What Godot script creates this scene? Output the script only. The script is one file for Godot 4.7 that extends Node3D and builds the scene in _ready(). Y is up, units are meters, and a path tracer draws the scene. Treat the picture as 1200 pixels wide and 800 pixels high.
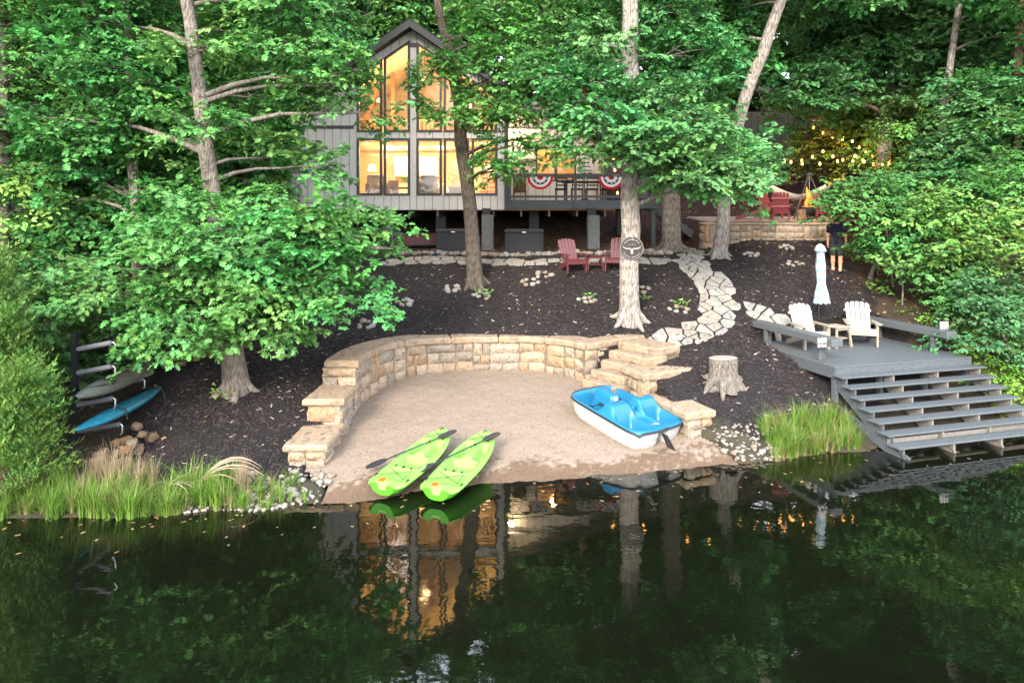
extends Node3D
# A lakeside house in the woods: beach with stone wall, kayaks, pedal boat, dock, mulch slope, lit house. y up, metres; the lake surface is y = 0.

class MB:
	var v := PackedVector3Array()
	var n := PackedVector3Array()
	var c := PackedColorArray()
	var col := Color.WHITE
	func tri(a: Vector3, b: Vector3, d: Vector3, out := Vector3.ZERO) -> void:
		var m := (d - a).cross(b - a)
		if m.length_squared() < 1e-16: return
		m = m.normalized()
		if out != Vector3.ZERO and m.dot(out) < 0.0:
			var t := b
			b = d
			d = t
			m = -m
		v.append(a); v.append(b); v.append(d)
		n.append(m); n.append(m); n.append(m)
		c.append(col); c.append(col); c.append(col)
	func tris(a: Vector3, b: Vector3, d: Vector3, na: Vector3, nb: Vector3, nd: Vector3) -> void:
		if (d - a).cross(b - a).dot(na + nb + nd) < 0.0:
			var t := b
			b = d
			d = t
			t = nb
			nb = nd
			nd = t
		v.append(a); v.append(b); v.append(d)
		n.append(na); n.append(nb); n.append(nd)
		c.append(col); c.append(col); c.append(col)
	func quad(a: Vector3, b: Vector3, d: Vector3, e: Vector3, out := Vector3.ZERO) -> void:
		tri(a, b, d, out)
		tri(a, d, e, out)
	func box(ce: Vector3, s: Vector3, bs := Basis()) -> void:
		var h := s * 0.5
		for ax in 3:
			for sg in [-1.0, 1.0]:
				var o := Vector3.ZERO
				o[ax] = sg
				var u := Vector3.ZERO
				u[(ax + 1) % 3] = 1.0
				var w := Vector3.ZERO
				w[(ax + 2) % 3] = 1.0
				var p := o * h
				quad(ce + bs * (p - u * h - w * h), ce + bs * (p + u * h - w * h), ce + bs * (p + u * h + w * h), ce + bs * (p - u * h + w * h), bs * o)
	func cbox(ce: Vector3, s: Vector3, ch: float, bs := Basis()) -> void:
		var h := s * 0.5
		ch = minf(ch, minf(h.x, minf(h.y, h.z)) * 0.9)
		for ax in 3:
			var a1 := (ax + 1) % 3
			var a2 := (ax + 2) % 3
			for sg in [-1.0, 1.0]:
				var q := []
				for k in [[-1, -1], [1, -1], [1, 1], [-1, 1]]:
					var p := Vector3.ZERO
					p[ax] = sg * h[ax]
					p[a1] = k[0] * (h[a1] - ch)
					p[a2] = k[1] * (h[a2] - ch)
					q.append(ce + bs * p)
				var o := Vector3.ZERO
				o[ax] = sg
				quad(q[0], q[1], q[2], q[3], bs * o)
			for s1 in [-1.0, 1.0]:
				for s2 in [-1.0, 1.0]:
					var o := Vector3.ZERO
					o[a1] = s1
					o[a2] = s2
					var q := []
					for e in [-1.0, 1.0]:
						var p := Vector3.ZERO
						p[ax] = e * (h[ax] - ch)
						p[a1] = s1 * h[a1]
						p[a2] = s2 * (h[a2] - ch)
						q.append(ce + bs * p)
						p[a1] = s1 * (h[a1] - ch)
						p[a2] = s2 * h[a2]
						q.append(ce + bs * p)
					quad(q[0], q[1], q[3], q[2], bs * o)
		for sx in [-1.0, 1.0]:
			for sy in [-1.0, 1.0]:
				for sz in [-1.0, 1.0]:
					tri(ce + bs * Vector3(sx * h.x, sy * (h.y - ch), sz * (h.z - ch)), ce + bs * Vector3(sx * (h.x - ch), sy * h.y, sz * (h.z - ch)), ce + bs * Vector3(sx * (h.x - ch), sy * (h.y - ch), sz * h.z), bs * Vector3(sx, sy, sz))
	func beam(a: Vector3, b: Vector3, w: float, t: float, ch := 0.0, up := Vector3.UP) -> void:
		var z := (b - a).normalized()
		if absf(z.dot(up)) > 0.98: up = Vector3.RIGHT
		var x := up.cross(z).normalized()
		var y := z.cross(x)
		if ch > 0.0: cbox((a + b) * 0.5, Vector3(w, t, a.distance_to(b)), ch, Basis(x, y, z))
		else: box((a + b) * 0.5, Vector3(w, t, a.distance_to(b)), Basis(x, y, z))
	func tube(p: Array, r: Array, sides := 8, caps := true) -> void:
		var rings := []
		var norms := []
		var prev := Vector3.ZERO
		for i in p.size():
			var t: Vector3 = (p[mini(i + 1, p.size() - 1)] - p[maxi(i - 1, 0)]).normalized()
			var x := prev - t * prev.dot(t)
			if x.length() < 0.01:
				x = (Vector3.RIGHT if absf(t.x) < 0.8 else Vector3.FORWARD).cross(t)
			x = x.normalized()
			prev = x
			var y := t.cross(x)
			var ring := []
			var nn := []
			var rr: float = r[i] if i < r.size() else r[r.size() - 1]
			for k in sides:
				var a := TAU * k / sides
				var d := x * cos(a) + y * sin(a)
				ring.append(p[i] + d * rr)
				nn.append(d)
			rings.append(ring)
			norms.append(nn)
		for i in p.size() - 1:
			for k in sides:
				var j := (k + 1) % sides
				tris(rings[i][k], rings[i][j], rings[i + 1][j], norms[i][k], norms[i][j], norms[i + 1][j])
				tris(rings[i][k], rings[i + 1][j], rings[i + 1][k], norms[i][k], norms[i + 1][j], norms[i + 1][k])
		if caps:
			for e in [0, p.size() - 1]:
				var o: Vector3 = (p[0] - p[1]) if e == 0 else (p[e] - p[e - 1])
				for k in range(1, sides - 1):
					tri(rings[e][0], rings[e][k], rings[e][k + 1], o)
	func grid(rows: Array, wrap := false, flip := 0) -> void:   # rows of points, smooth normals; flip: 0 = outward from the centroid, 1 / -1 = towards / away from the y-up side
		var R := rows.size()
		var C: int = rows[0].size()
		var ce := Vector3.ZERO
		for r in rows:
			for q in r: ce += q
		ce /= R * C
		var nn := []
		var total := 0.0
		for i in R:
			var line := []
			for j in C:
				var a: Vector3 = rows[mini(i + 1, R - 1)][j] - rows[maxi(i - 1, 0)][j]
				var jn := (j + 1) % C if wrap else mini(j + 1, C - 1)
				var jp := (j + C - 1) % C if wrap else maxi(j - 1, 0)
				var b: Vector3 = rows[i][jn] - rows[i][jp]
				var m := a.cross(b)
				if m.length_squared() < 1e-14:
					m = rows[i][j] - ce
				m = m.normalized()
				line.append(m)
				total += m.y * flip if flip != 0 else m.dot((rows[i][j] - ce).normalized())
			nn.append(line)
		var sg := -1.0 if total < 0.0 else 1.0
		for i in R - 1:
			for j in (C if wrap else C - 1):
				var k := (j + 1) % C
				tris(rows[i][j], rows[i][k], rows[i + 1][k], nn[i][j] * sg, nn[i][k] * sg, nn[i + 1][k] * sg)
				tris(rows[i][j], rows[i + 1][k], rows[i + 1][j], nn[i][j] * sg, nn[i + 1][k] * sg, nn[i + 1][j] * sg)
	func lathe(prof: Array, sides := 16, at := Vector3.ZERO, bs := Basis()) -> void:   # prof: Vector2(radius, height)
		var rows := []
		for q in prof:
			var ring := []
			for k in sides:
				var a := TAU * k / sides
				ring.append(at + bs * Vector3(cos(a) * q.x, q.y, sin(a) * q.x))
			rows.append(ring)
		grid(rows, true)
	func prism(top: Array, down: Vector3) -> void:   # a flat polygon and its depth
		var m := Vector3.ZERO
		for i in range(1, top.size() - 1): m += (top[i] - top[0]).cross(top[i + 1] - top[0])
		m = m.normalized()
		var x: Vector3 = (top[1] - top[0]).normalized()
		var y := m.cross(x)
		var flat := PackedVector2Array()
		for q in top: flat.append(Vector2((q - top[0]).dot(x), (q - top[0]).dot(y)))
		var f := Geometry2D.triangulate_polygon(flat)
		var o := -down
		for i in range(0, f.size(), 3):
			tri(top[f[i]], top[f[i + 1]], top[f[i + 2]], o)
			tri(top[f[i]] + down, top[f[i + 1]] + down, top[f[i + 2]] + down, down)
		var sg := 1.0 if m.dot(o) > 0.0 else -1.0
		for i in top.size():
			var a: Vector3 = top[i]
			var b: Vector3 = top[(i + 1) % top.size()]
			quad(a, b, b + down, a + down, (b - a).cross(m) * 1.0)
	func mesh() -> ArrayMesh:
		var arr := []
		arr.resize(Mesh.ARRAY_MAX)
		arr[Mesh.ARRAY_VERTEX] = v
		arr[Mesh.ARRAY_NORMAL] = n
		arr[Mesh.ARRAY_COLOR] = c
		var m := ArrayMesh.new()
		m.add_surface_from_arrays(Mesh.PRIMITIVE_TRIANGLES, arr)
		return m

const DO := Vector2(7.0, 14.0)   # the dock: front left corner, along its front, back from it
const DE := Vector2(0.965, 0.262)
const DN := Vector2(-0.262, 0.965)
var rng := RandomNumberGenerator.new()
var noise := FastNoiseLite.new()
var mats := {}
var taken := {}

func rnd(a := 0.0, b := 1.0) -> float: return rng.randf_range(a, b)
func lin(r: float, g: float, b: float, a := 1.0) -> Color:
	var q := Color(r, g, b).linear_to_srgb()
	q.a = a
	return q
func numbered(called: String) -> String:
	taken[called] = taken.get(called, -1) + 1
	return called if taken[called] == 0 else "%s_%03d" % [called, taken[called]]
func tag(o: Node, label: String, category: String, group := "") -> Node:
	o.set_meta("label", label)
	o.set_meta("category", category)
	if group: o.set_meta("group", group)
	return o
func thing(called: String, label: String, category: String, at := Vector3.ZERO, turn := 0.0, group := "") -> Node3D:
	var o := Node3D.new()
	o.name = numbered(called)
	add_child(o)
	o.position = at
	o.rotation.y = turn
	tag(o, label, category, group)
	return o
func part(mb, called: String, m: Material, parent: Node = self) -> MeshInstance3D:
	var o := MeshInstance3D.new()
	o.mesh = mb.mesh() if mb is MB else mb
	o.material_override = m
	if parent == self: called = numbered(called)
	o.name = called
	parent.add_child(o, true)
	return o
func structure(mb, called: String, m: Material) -> MeshInstance3D:
	var o := part(mb, called, m)
	o.set_meta("kind", "structure")
	return o
func copy_of(o: Node3D, at: Vector3, turn: float, label: String, group := "") -> Node3D:
	var r: Node3D = o.duplicate()
	r.name = numbered(String(o.name).rstrip("0123456789").trim_suffix("_"))
	add_child(r)
	r.position = at
	r.rotation.y = turn
	r.set_meta("label", label)
	if group: r.set_meta("group", group)
	return r

# --- materials -------------------------------------------------------------
func noise_tex(freq: float, cols: Array, kind := FastNoiseLite.TYPE_SIMPLEX, oct := 4, sd := 1, size := 512, normal := 0.0) -> NoiseTexture2D:
	var f := FastNoiseLite.new()
	f.noise_type = kind
	f.frequency = freq
	f.fractal_octaves = oct
	f.seed = sd
	var t := NoiseTexture2D.new()
	t.width = size
	t.height = size
	t.seamless = true
	t.noise = f
	if normal > 0.0:
		t.as_normal_map = true
		t.bump_strength = normal
	else:
		var g := Gradient.new()
		g.offsets = PackedFloat32Array(range(cols.size()).map(func(i): return float(i) / (cols.size() - 1)))
		g.colors = PackedColorArray(cols)
		t.color_ramp = g
	return t
func mat(called: String, color: Color, rough := 0.8, tex: Texture2D = null, scale := Vector3.ONE, bump: Texture2D = null, depth := 0.5, world := false) -> StandardMaterial3D:
	var m := StandardMaterial3D.new()
	m.resource_name = called
	m.albedo_color = color
	m.roughness = rough
	m.metallic_specular = 0.4
	if tex or bump:
		m.uv1_triplanar = true
		m.uv1_world_triplanar = world
		m.uv1_scale = scale
		m.albedo_texture = tex
	if bump:
		m.heightmap_enabled = true
		m.heightmap_texture = bump
		m.heightmap_scale = depth
	mats[called] = m
	return m
func g1(x: float) -> Color: return Color(x, x, x)

func make_materials() -> void:
	var fine := noise_tex(0.06, [g1(0.62), g1(0.85), g1(1.0)], FastNoiseLite.TYPE_SIMPLEX, 5, 3)
	var blotch := noise_tex(0.012, [g1(0.7), g1(0.9), g1(1.0)], FastNoiseLite.TYPE_SIMPLEX, 5, 4)
	var rough_b := noise_tex(0.03, [g1(0.0), g1(1.0)], FastNoiseLite.TYPE_SIMPLEX, 6, 5)
	var soft := noise_tex(0.03, [g1(0.86), g1(0.95), g1(1.0)], FastNoiseLite.TYPE_SIMPLEX, 5, 14)
	var grain := noise_tex(0.03, [g1(0.7), g1(0.92), g1(1.0)], FastNoiseLite.TYPE_SIMPLEX, 5, 6)
	var stone_t := noise_tex(0.014, [Color(0.62, 0.60, 0.59), Color(0.84, 0.79, 0.73), Color(0.97, 0.93, 0.88), Color(0.92, 0.82, 0.70), Color(0.86, 0.85, 0.84)], FastNoiseLite.TYPE_SIMPLEX, 4, 7)
	var mulch_t := noise_tex(0.05, [g1(0.35), g1(0.7), g1(1.0)], FastNoiseLite.TYPE_SIMPLEX, 6, 8, 1024)
	var bark_t := noise_tex(0.02, [Color(0.42, 0.39, 0.37), Color(0.70, 0.67, 0.64), Color(0.95, 0.94, 0.93)], FastNoiseLite.TYPE_SIMPLEX, 5, 9)
	var bark_b := noise_tex(0.045, [g1(0.0), g1(0.7), g1(1.0)], FastNoiseLite.TYPE_SIMPLEX, 3, 10)
	var sand_t := noise_tex(0.02, [Color(0.80, 0.76, 0.73), Color(0.92, 0.88, 0.85), Color(1, 0.98, 0.96)], FastNoiseLite.TYPE_SIMPLEX, 6, 11, 1024)
	var m := mat("mulch", Color.WHITE, 0.95, mulch_t, Vector3.ONE * 1.4, rough_b, 3.0, true)
	m.vertex_color_use_as_albedo = true
	m = mat("sand", lin(0.222, 0.182, 0.148), 0.95, sand_t, Vector3.ONE * 0.6, rough_b, 0.45, true)
	m.vertex_color_use_as_albedo = true
	mat("gravel", lin(0.50, 0.38, 0.33), 0.95, noise_tex(0.09, [g1(0.45), g1(0.8), g1(1.0)], FastNoiseLite.TYPE_CELLULAR, 3, 12), Vector3.ONE * 1.0, rough_b, 3.0, true)
	var tones := [lin(0.29, 0.24, 0.19), lin(0.32, 0.29, 0.26), lin(0.285, 0.215, 0.155), lin(0.25, 0.24, 0.225), lin(0.33, 0.285, 0.235), lin(0.22, 0.205, 0.19)]
	for i in 6:
		m = mat("stone%d" % i, tones[i], 0.9, stone_t, Vector3.ONE * (0.55 + 0.1 * i), rough_b, 1.6, true)
	mat("cap", lin(0.285, 0.24, 0.197), 0.9, stone_t, Vector3.ONE * 0.4, rough_b, 1.2, true)
	mat("mortar", lin(0.17, 0.13, 0.095), 0.95, fine, Vector3.ONE * 2)
	tones = [lin(0.30, 0.284, 0.258), lin(0.26, 0.252, 0.236), lin(0.31, 0.284, 0.245), lin(0.265, 0.236, 0.20)]
	for i in 4: mat("flag%d" % i, tones[i], 0.9, blotch, Vector3.ONE * (0.7 + 0.2 * i), rough_b, 0.2, true)
	tones = [lin(0.36, 0.33, 0.285), lin(0.31, 0.25, 0.19), lin(0.38, 0.355, 0.33)]
	for i in 3: mat("rock%d" % i, tones[i], 0.9, blotch, Vector3.ONE * 2.0, rough_b, 1.0)
	tones = [lin(0.27, 0.205, 0.145), lin(0.25, 0.22, 0.185), lin(0.28, 0.18, 0.11)]
	for i in 3: mat("boulder%d" % i, tones[i], 0.9, stone_t, Vector3.ONE * 1.5, rough_b, 2.0)
	m = mat("bark_pale", lin(0.58, 0.555, 0.53), 0.95, bark_t, Vector3(1.6, 0.35, 1.6), bark_b, 4.0)
	m = mat("bark", lin(0.43, 0.395, 0.36), 0.95, bark_t, Vector3(1.8, 0.4, 1.8), bark_b, 4.0)
	m = mat("bark_dark", lin(0.22, 0.19, 0.165), 0.95, bark_t, Vector3(1.8, 0.4, 1.8), bark_b, 4.0)
	mat("bark_red", lin(0.30, 0.19, 0.13), 0.95, bark_t, Vector3(1.8, 0.4, 1.8), bark_b, 4.0)
	for q in [["leaf", 0.9, 0.35], ["leaf_light", 0.9, 0.4], ["needle", 0.85, 0.3], ["grass", 0.7, 0.35], ["dry_grass", 0.9, 0.3]]:
		m = mat(q[0], Color.WHITE, q[1] * 0.62)
		m.vertex_color_use_as_albedo = true
		m.metallic_specular = 0.24
		m.backlight_enabled = true
		m.backlight = g1(q[2] + 0.3)
	mat("siding", lin(0.55, 0.52, 0.47), 0.85, soft, Vector3(2.0, 0.2, 2.0))
	mat("siding_grey", lin(0.64, 0.59, 0.55), 0.85, soft, Vector3(2.0, 0.2, 2.0))
	mat("trim", lin(0.085, 0.083, 0.085), 0.6, fine, Vector3.ONE)
	mat("deck_paint", lin(0.088, 0.098, 0.105), 0.55, grain, Vector3(0.4, 3.0, 3.0), grain, 0.25)
	mat("deck_paint_dark", lin(0.078, 0.088, 0.096), 0.6, grain, Vector3(0.5, 1.0, 1.0), grain, 0.3)
	mat("roof", lin(0.055, 0.055, 0.06), 0.9, fine, Vector3.ONE * 2)
	mat("pine", lin(0.62, 0.47, 0.27), 0.5, grain, Vector3(4.0, 0.3, 4.0))
	mat("pine_dark", lin(0.30, 0.13, 0.045), 0.5, grain, Vector3(4.0, 0.3, 4.0))
	mat("cabinet", lin(0.75, 0.66, 0.48), 0.5)
	mat("fabric_tan", lin(0.42, 0.34, 0.26), 0.95, fine, Vector3.ONE * 4)
	mat("fabric_grey", lin(0.27, 0.23, 0.2), 0.95, fine, Vector3.ONE * 4)
	mat("fabric_white", lin(0.75, 0.72, 0.68), 0.95)
	mat("dark_wood", lin(0.07, 0.035, 0.02), 0.5)
	mat("concrete", lin(0.15, 0.155, 0.155), 0.9, blotch, Vector3.ONE * 1.5, rough_b, 0.8)
	mat("charcoal", lin(0.035, 0.036, 0.04), 0.8, fine, Vector3.ONE * 2)
	mat("black", lin(0.012, 0.012, 0.013), 0.5)
	mat("rubber", lin(0.016, 0.018, 0.022), 0.45)
	mat("steel", lin(0.35, 0.35, 0.37), 0.4).metallic = 0.8
	mat("maroon", lin(0.095, 0.020, 0.024), 0.55, grain, Vector3(3, 0.4, 3))
	mat("maroon_faded", lin(0.16, 0.07, 0.082), 0.6, grain, Vector3(3, 0.4, 3))
	mat("maroon_dark", lin(0.14, 0.026, 0.030), 0.55, grain, Vector3(3, 0.4, 3))
	mat("beige", lin(0.31, 0.265, 0.21), 0.6, grain, Vector3(3, 0.4, 3))
	mat("beige_white", lin(0.31, 0.287, 0.262), 0.6, grain, Vector3(3, 0.4, 3))
	m = mat("kayak_green", lin(0.14, 0.365, 0.055), 0.55)
	m = mat("kayak_bright", lin(0.06, 0.31, 0.015), 0.38)
	mat("orange", lin(0.38, 0.075, 0.006), 0.6)
	m = mat("boat_blue", lin(0.011, 0.115, 0.22), 0.33)
	m = mat("boat_white", lin(0.44, 0.44, 0.43), 0.42, blotch, Vector3.ONE * 1.1)
	mat("pale_stripe", lin(0.16, 0.27, 0.36), 0.9)
	mat("dry_stem", lin(0.27, 0.21, 0.145), 0.9)
	mat("teal", lin(0.02, 0.19, 0.27), 0.38, blotch, Vector3.ONE)
	mat("kayak_grey", lin(0.135, 0.145, 0.115), 0.5, blotch, Vector3.ONE * 1.5)
	mat("pad_grey", lin(0.10, 0.10, 0.115), 0.85)
	mat("red_kayak", lin(0.07, 0.012, 0.012), 0.5)
	mat("cream", lin(0.50, 0.47, 0.41), 0.9)
	mat("rope", lin(0.50, 0.44, 0.32), 0.95, fine, Vector3.ONE * 6)
	mat("skin", lin(0.50, 0.27, 0.17), 0.6)
	mat("hair", lin(0.035, 0.022, 0.015), 0.8)
	mat("navy", lin(0.012, 0.016, 0.035), 0.9, fine, Vector3.ONE * 6)
	mat("shorts", lin(0.035, 0.036, 0.042), 0.9, fine, Vector3.ONE * 6)
	mat("awning", lin(0.36, 0.24, 0.14), 0.85, fine, Vector3.ONE)
	mat("wood_cut", lin(0.34, 0.30, 0.25), 0.95, grain, Vector3(3, 3, 3), rough_b, 1.0)
	mat("stump_bark", lin(0.36, 0.335, 0.305), 0.95, bark_t, Vector3(2.5, 0.6, 2.5), bark_b, 4.0)
	mat("log", lin(0.33, 0.22, 0.13), 0.95, bark_t, Vector3(3, 0.6, 3), bark_b, 2.0)
	mat("sign_brown", lin(0.04, 0.031, 0.03), 0.6, fine, Vector3.ONE * 3)
	mat("sign_metal", lin(0.26, 0.245, 0.23), 0.5)
	mat("weathered", lin(0.17, 0.155, 0.14), 0.9, grain, Vector3(3, 0.4, 3))
	m = mat("plain", Color.WHITE, 0.85)
	m.vertex_color_use_as_albedo = true
	m = mat("glass", Color(1, 1, 1, 0.04), 0.02)
	m.transparency = BaseMaterial3D.TRANSPARENCY_ALPHA
	m.metallic_specular = 0.6
	m = mat("water", lin(0.0026, 0.0036, 0.0016, 0.88), 0.025)
	m.transparency = BaseMaterial3D.TRANSPARENCY_ALPHA
	m.metallic_specular = 0.6
	m.uv1_triplanar = true
	m.uv1_world_triplanar = true
	m.uv1_scale = Vector3(0.22, 0.22, 0.5)
	m.normal_enabled = true
	m.normal_texture = noise_tex(0.012, [], FastNoiseLite.TYPE_SIMPLEX, 3, 21, 512, 2.0)
	m.normal_scale = 0.075
	for q in [["bulb_glow", Color(1.0, 0.68, 0.32), 1.8], ["lamp_glow", Color(1.0, 0.78, 0.5), 1.2], ["flame_glow", Color(1.0, 0.50, 0.12), 0.14], ["flame_core_glow", Color(1.0, 0.72, 0.30), 0.22]]:
		m = mat(q[0], Color(0.12, 0.06, 0.02), 0.9)
		m.emission_enabled = true
		m.emission = q[1]
		m.emission_energy_multiplier = q[2]

# --- terrain ---------------------------------------------------------------
const SHORE := [[-80, 9.0], [-20, 9.2], [-8, 9.8], [-4, 10.2], [-2.8, 10.47], [-0.6, 11.2], [1.5, 11.6], [4.1, 12.1], [6.7, 12.8], [11.3, 14.2], [16, 15.2], [80, 22]]
const SLOPE := [[-60, -2], [9.0, 0.02], [10.5, 0.2], [11.5, 0.38], [12.5, 0.6], [13.3, 0.84], [14.0, 1.02], [15, 1.24], [16, 1.42], [16.8, 1.58], [17.4, 1.86], [18.5, 2.36], [19.4, 2.74], [20, 2.96], [20.7, 3.18], [21.7, 3.38], [23, 3.5], [24.5, 3.58], [27, 4.1], [32, 6.0], [40, 9.0], [60, 15.0], [130, 30]]
var beach := PackedVector2Array([Vector2(-3.65, 11.4), Vector2(-3.65, 14), Vector2(-3.6, 15.2), Vector2(-3.2, 16.0), Vector2(-2.2, 16.65), Vector2(-0.3, 16.68), Vector2(0.9, 16.58), Vector2(1.75, 15.9), Vector2(2.3, 15.75), Vector2(2.75, 15.3), Vector2(2.9, 14.7), Vector2(3.25, 14), Vector2(3.5, 13.3), Vector2(4.0, 12.75), Vector2(4.3, 12.0), Vector2(4.2, 11.2), Vector2(0, 9.6), Vector2(-3.1, 9.4), Vector2(-3.1, 10.9)])
func along(table: Array, x: float) -> float:
	for i in range(1, table.size()):
		if x <= table[i][0]:
			var a = table[i - 1]
			var b = table[i]
			return lerpf(a[1], b[1], clampf((x - a[0]) / (b[0] - a[0]), 0, 1))
	return table[table.size() - 1][1]
func shore(x: float) -> float: return along(SHORE, x) + 0.12 * noise.get_noise_2d(x * 30.0, 7.0)
func slope_at(d: float) -> float: return (along(SLOPE, d - 0.35) + along(SLOPE, d) + along(SLOPE, d + 0.35)) / 3.0
func land(x: float, d: float) -> float:   # the mulch slope, without the beach cut into it
	var t := d - shore(x)
	if t < 0.0: return maxf(-2.5, 0.36 * t - 0.03)
	var h := slope_at(d) * pow(clampf(t / 2.5, 0, 1), 0.7)
	var side := clampf((x - 11.0) / 10.0, 0, 1) * clampf(t / 6.0, 0, 1) * 2.5 + clampf((-x - 9.0) / 10.0, 0, 1) * clampf(t / 6.0, 0, 1) * 1.5
	h += 0.28 * smoothstep(7.0, 8.5, x) * smoothstep(20.5, 22.8, d) * (1.0 - smoothstep(26.0, 30.0, d))
	h += side + 0.07 * noise.get_noise_2d(x * 9.0, d * 9.0) * clampf(t, 0, 1)
	# the gravel terrace of the fire pit is cut level into the slope
	var k := smoothstep(6.85, 7.15, x) * (1.0 - smoothstep(13.0, 15.0, x)) * smoothstep(22.95, 23.25, d) * (1.0 - smoothstep(26.5, 29.0, d))
	h = lerpf(h, 4.42 + (d - 23.0) * 0.06, k)
	# dug out under the dock platform
	var dq := Vector2(x, d) - DO
	if dq.dot(DE) > -0.02 and dq.dot(DE) < 3.8 and dq.dot(DN) > -0.2 and dq.dot(DN) < 2.86: h = minf(h, 1.12)
	return h
func sand(x: float, d: float) -> float:
	var t := d - shore(x)
	var h := 0.72 * t / (16.3 - shore(x))
	if t < 0.0: h = 0.2 * t
	else: h += 0.07 * smoothstep(0.0, 0.5, t) * (1.0 - smoothstep(1.0, 5.0, t))
	return h + 0.02 * noise.get_noise_2d(x * 25.0, d * 25.0) + 0.011 * noise.get_noise_2d(x * 110.0, d * 110.0) + 0.006 * noise.get_noise_2d(x * 230.0, d * 230.0)
func in_beach(x: float, d: float) -> bool: return Geometry2D.is_point_in_polygon(Vector2(x, d), beach)
func ground(x: float, d: float) -> float: return sand(x, d) if in_beach(x, d) else land(x, d)
func at(x: float, d: float, up := 0.0) -> Vector3: return Vector3(x, ground(x, d) + up, -d)

func make_terrain() -> void:
	var xs := []
	var ds := []
	var x := -80.0
	while x < 80.0:
		xs.append(x)
		x += 0.13 if x > -10.0 and x < 13.5 else (1.0 if x > -20.0 and x < 25.0 else 6.0)
	xs.append(80.0)
	var d := -60.0
	while d < 120.0:
		ds.append(d)
		d += 0.13 if d > 8.8 and d < 24.5 else (0.6 if d > 7.0 and d < 40.0 else 5.0)
	ds.append(120.0)
	var C := xs.size()
	var P := PackedVector3Array()
	var K := PackedColorArray()
	for dd in ds:
		for xx in xs:
			var h := land(xx, dd)
			if in_beach(xx, dd): h = sand(xx, dd) - 0.3
			P.append(Vector3(xx, h, -dd))
			var e: float = noise.get_noise_2d(xx * 20.0, dd * 20.0)
			var t: float = dd - shore(xx)
			var q := Color(0.15, 0.095, 0.058) if dd > 21.0 and xx > -9.0 and xx < 6.5 else Color(0.09, 0.06, 0.04)                                  # leaf litter of the wood
			if t < 0.05: q = Color(0.10, 0.072, 0.040) if t > -1.2 + e else Color(0.035, 0.034, 0.02)   # sandy mud, then silt
			elif t < 0.9 + e * 0.8: q = Color(0.085, 0.075, 0.045)
			elif xx > -7.6 - 0.5 * (dd - 14.0) * 0.1 + e * 0.5 and xx < 9.8 + e * 0.6 + clampf((dd - 16.0) * 0.18, -0.5, 1.2) and dd < (21.9 if xx < 5.0 else 23.3) + e * 0.4: q = Color(0.026, 0.0195, 0.0205)
			elif xx > 4.0 and dd > 23.2: q = Color(0.085, 0.034, 0.022)
			K.append(q * (1.0 + 0.35 * noise.get_noise_2d(xx * 60.0 + 50.0, dd * 60.0)))
	var nn := PackedVector3Array()
	nn.resize(P.size())
	for i in ds.size():
		for j in C:
			var a := P[mini(i + 1, ds.size() - 1) * C + j] - P[maxi(i - 1, 0) * C + j]
			var b := P[i * C + mini(j + 1, C - 1)] - P[i * C + maxi(j - 1, 0)]
			nn[i * C + j] = b.cross(a).normalized()
			if nn[i * C + j].y < 0.0: nn[i * C + j] *= -1.0
	var ix := PackedInt32Array()
	for i in ds.size() - 1:
		for j in C - 1:
			var o := i * C + j
			ix.append_array([o, o + C, o + 1, o + 1, o + C, o + C + 1])
	var arr := []
	arr.resize(Mesh.ARRAY_MAX)
	arr[Mesh.ARRAY_VERTEX] = P
	arr[Mesh.ARRAY_NORMAL] = nn
	arr[Mesh.ARRAY_COLOR] = K
	arr[Mesh.ARRAY_INDEX] = ix
	var m := ArrayMesh.new()
	m.add_surface_from_arrays(Mesh.PRIMITIVE_TRIANGLES, arr)
	structure(m, "ground", mats.mulch)
	# the beach: a sheet of its own inside the wall
	var st := 0.055
	var hs := {}
	var sp := PackedVector3Array()
	var sn := PackedVector3Array()
	var sc := PackedColorArray()
	var si := PackedInt32Array()
	for i in range(int(-4.0 / st), int(4.8 / st)):
		for j in range(int(9.2 / st), int(17.0 / st)):
			if not Geometry2D.is_point_in_polygon(Vector2((i + 0.5) * st, (j + 0.5) * st), beach): continue
			var q := []
			for k in [[0, 0], [0, 1], [1, 1], [1, 0]]:
				var key := Vector2i(i + k[0], j + k[1])
				if not hs.has(key):
					var u := key.x * st
					var w := key.y * st
					var e := 0.04
					hs[key] = sp.size()
					sp.append(Vector3(u, sand(u, w), -w))
					sn.append(Vector3(sand(u - e, w) - sand(u + e, w), 2 * e, sand(u, w + e) - sand(u, w - e)).normalized())
					# wet where the lake has just been: a ragged band with flecks
					var t: float = w - shore(u) + 0.5 * noise.get_noise_2d(u * 35.0, w * 60.0) + 0.45 * noise.get_noise_2d(u * 260.0, w * 260.0)
					sc.append(Color.WHITE.lerp(Color(0.50, 0.42, 0.35), 1.0 - smoothstep(0.34, 0.62, t)))
				q.append(hs[key])
			si.append_array([q[0], q[1], q[2], q[0], q[2], q[3]])
	arr = []
	arr.resize(Mesh.ARRAY_MAX)
	arr[Mesh.ARRAY_VERTEX] = sp
	arr[Mesh.ARRAY_NORMAL] = sn
	arr[Mesh.ARRAY_COLOR] = sc
	arr[Mesh.ARRAY_INDEX] = si
	var mb := ArrayMesh.new()
	mb.add_surface_from_arrays(Mesh.PRIMITIVE_TRIANGLES, arr)
	structure(mb, "beach", mats.sand)
	var w := PlaneMesh.new()
	w.size = Vector2(160, 90)
	var o := structure(w, "lake_water", mats.water)
	o.position = Vector3(0, 0, 21)

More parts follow.
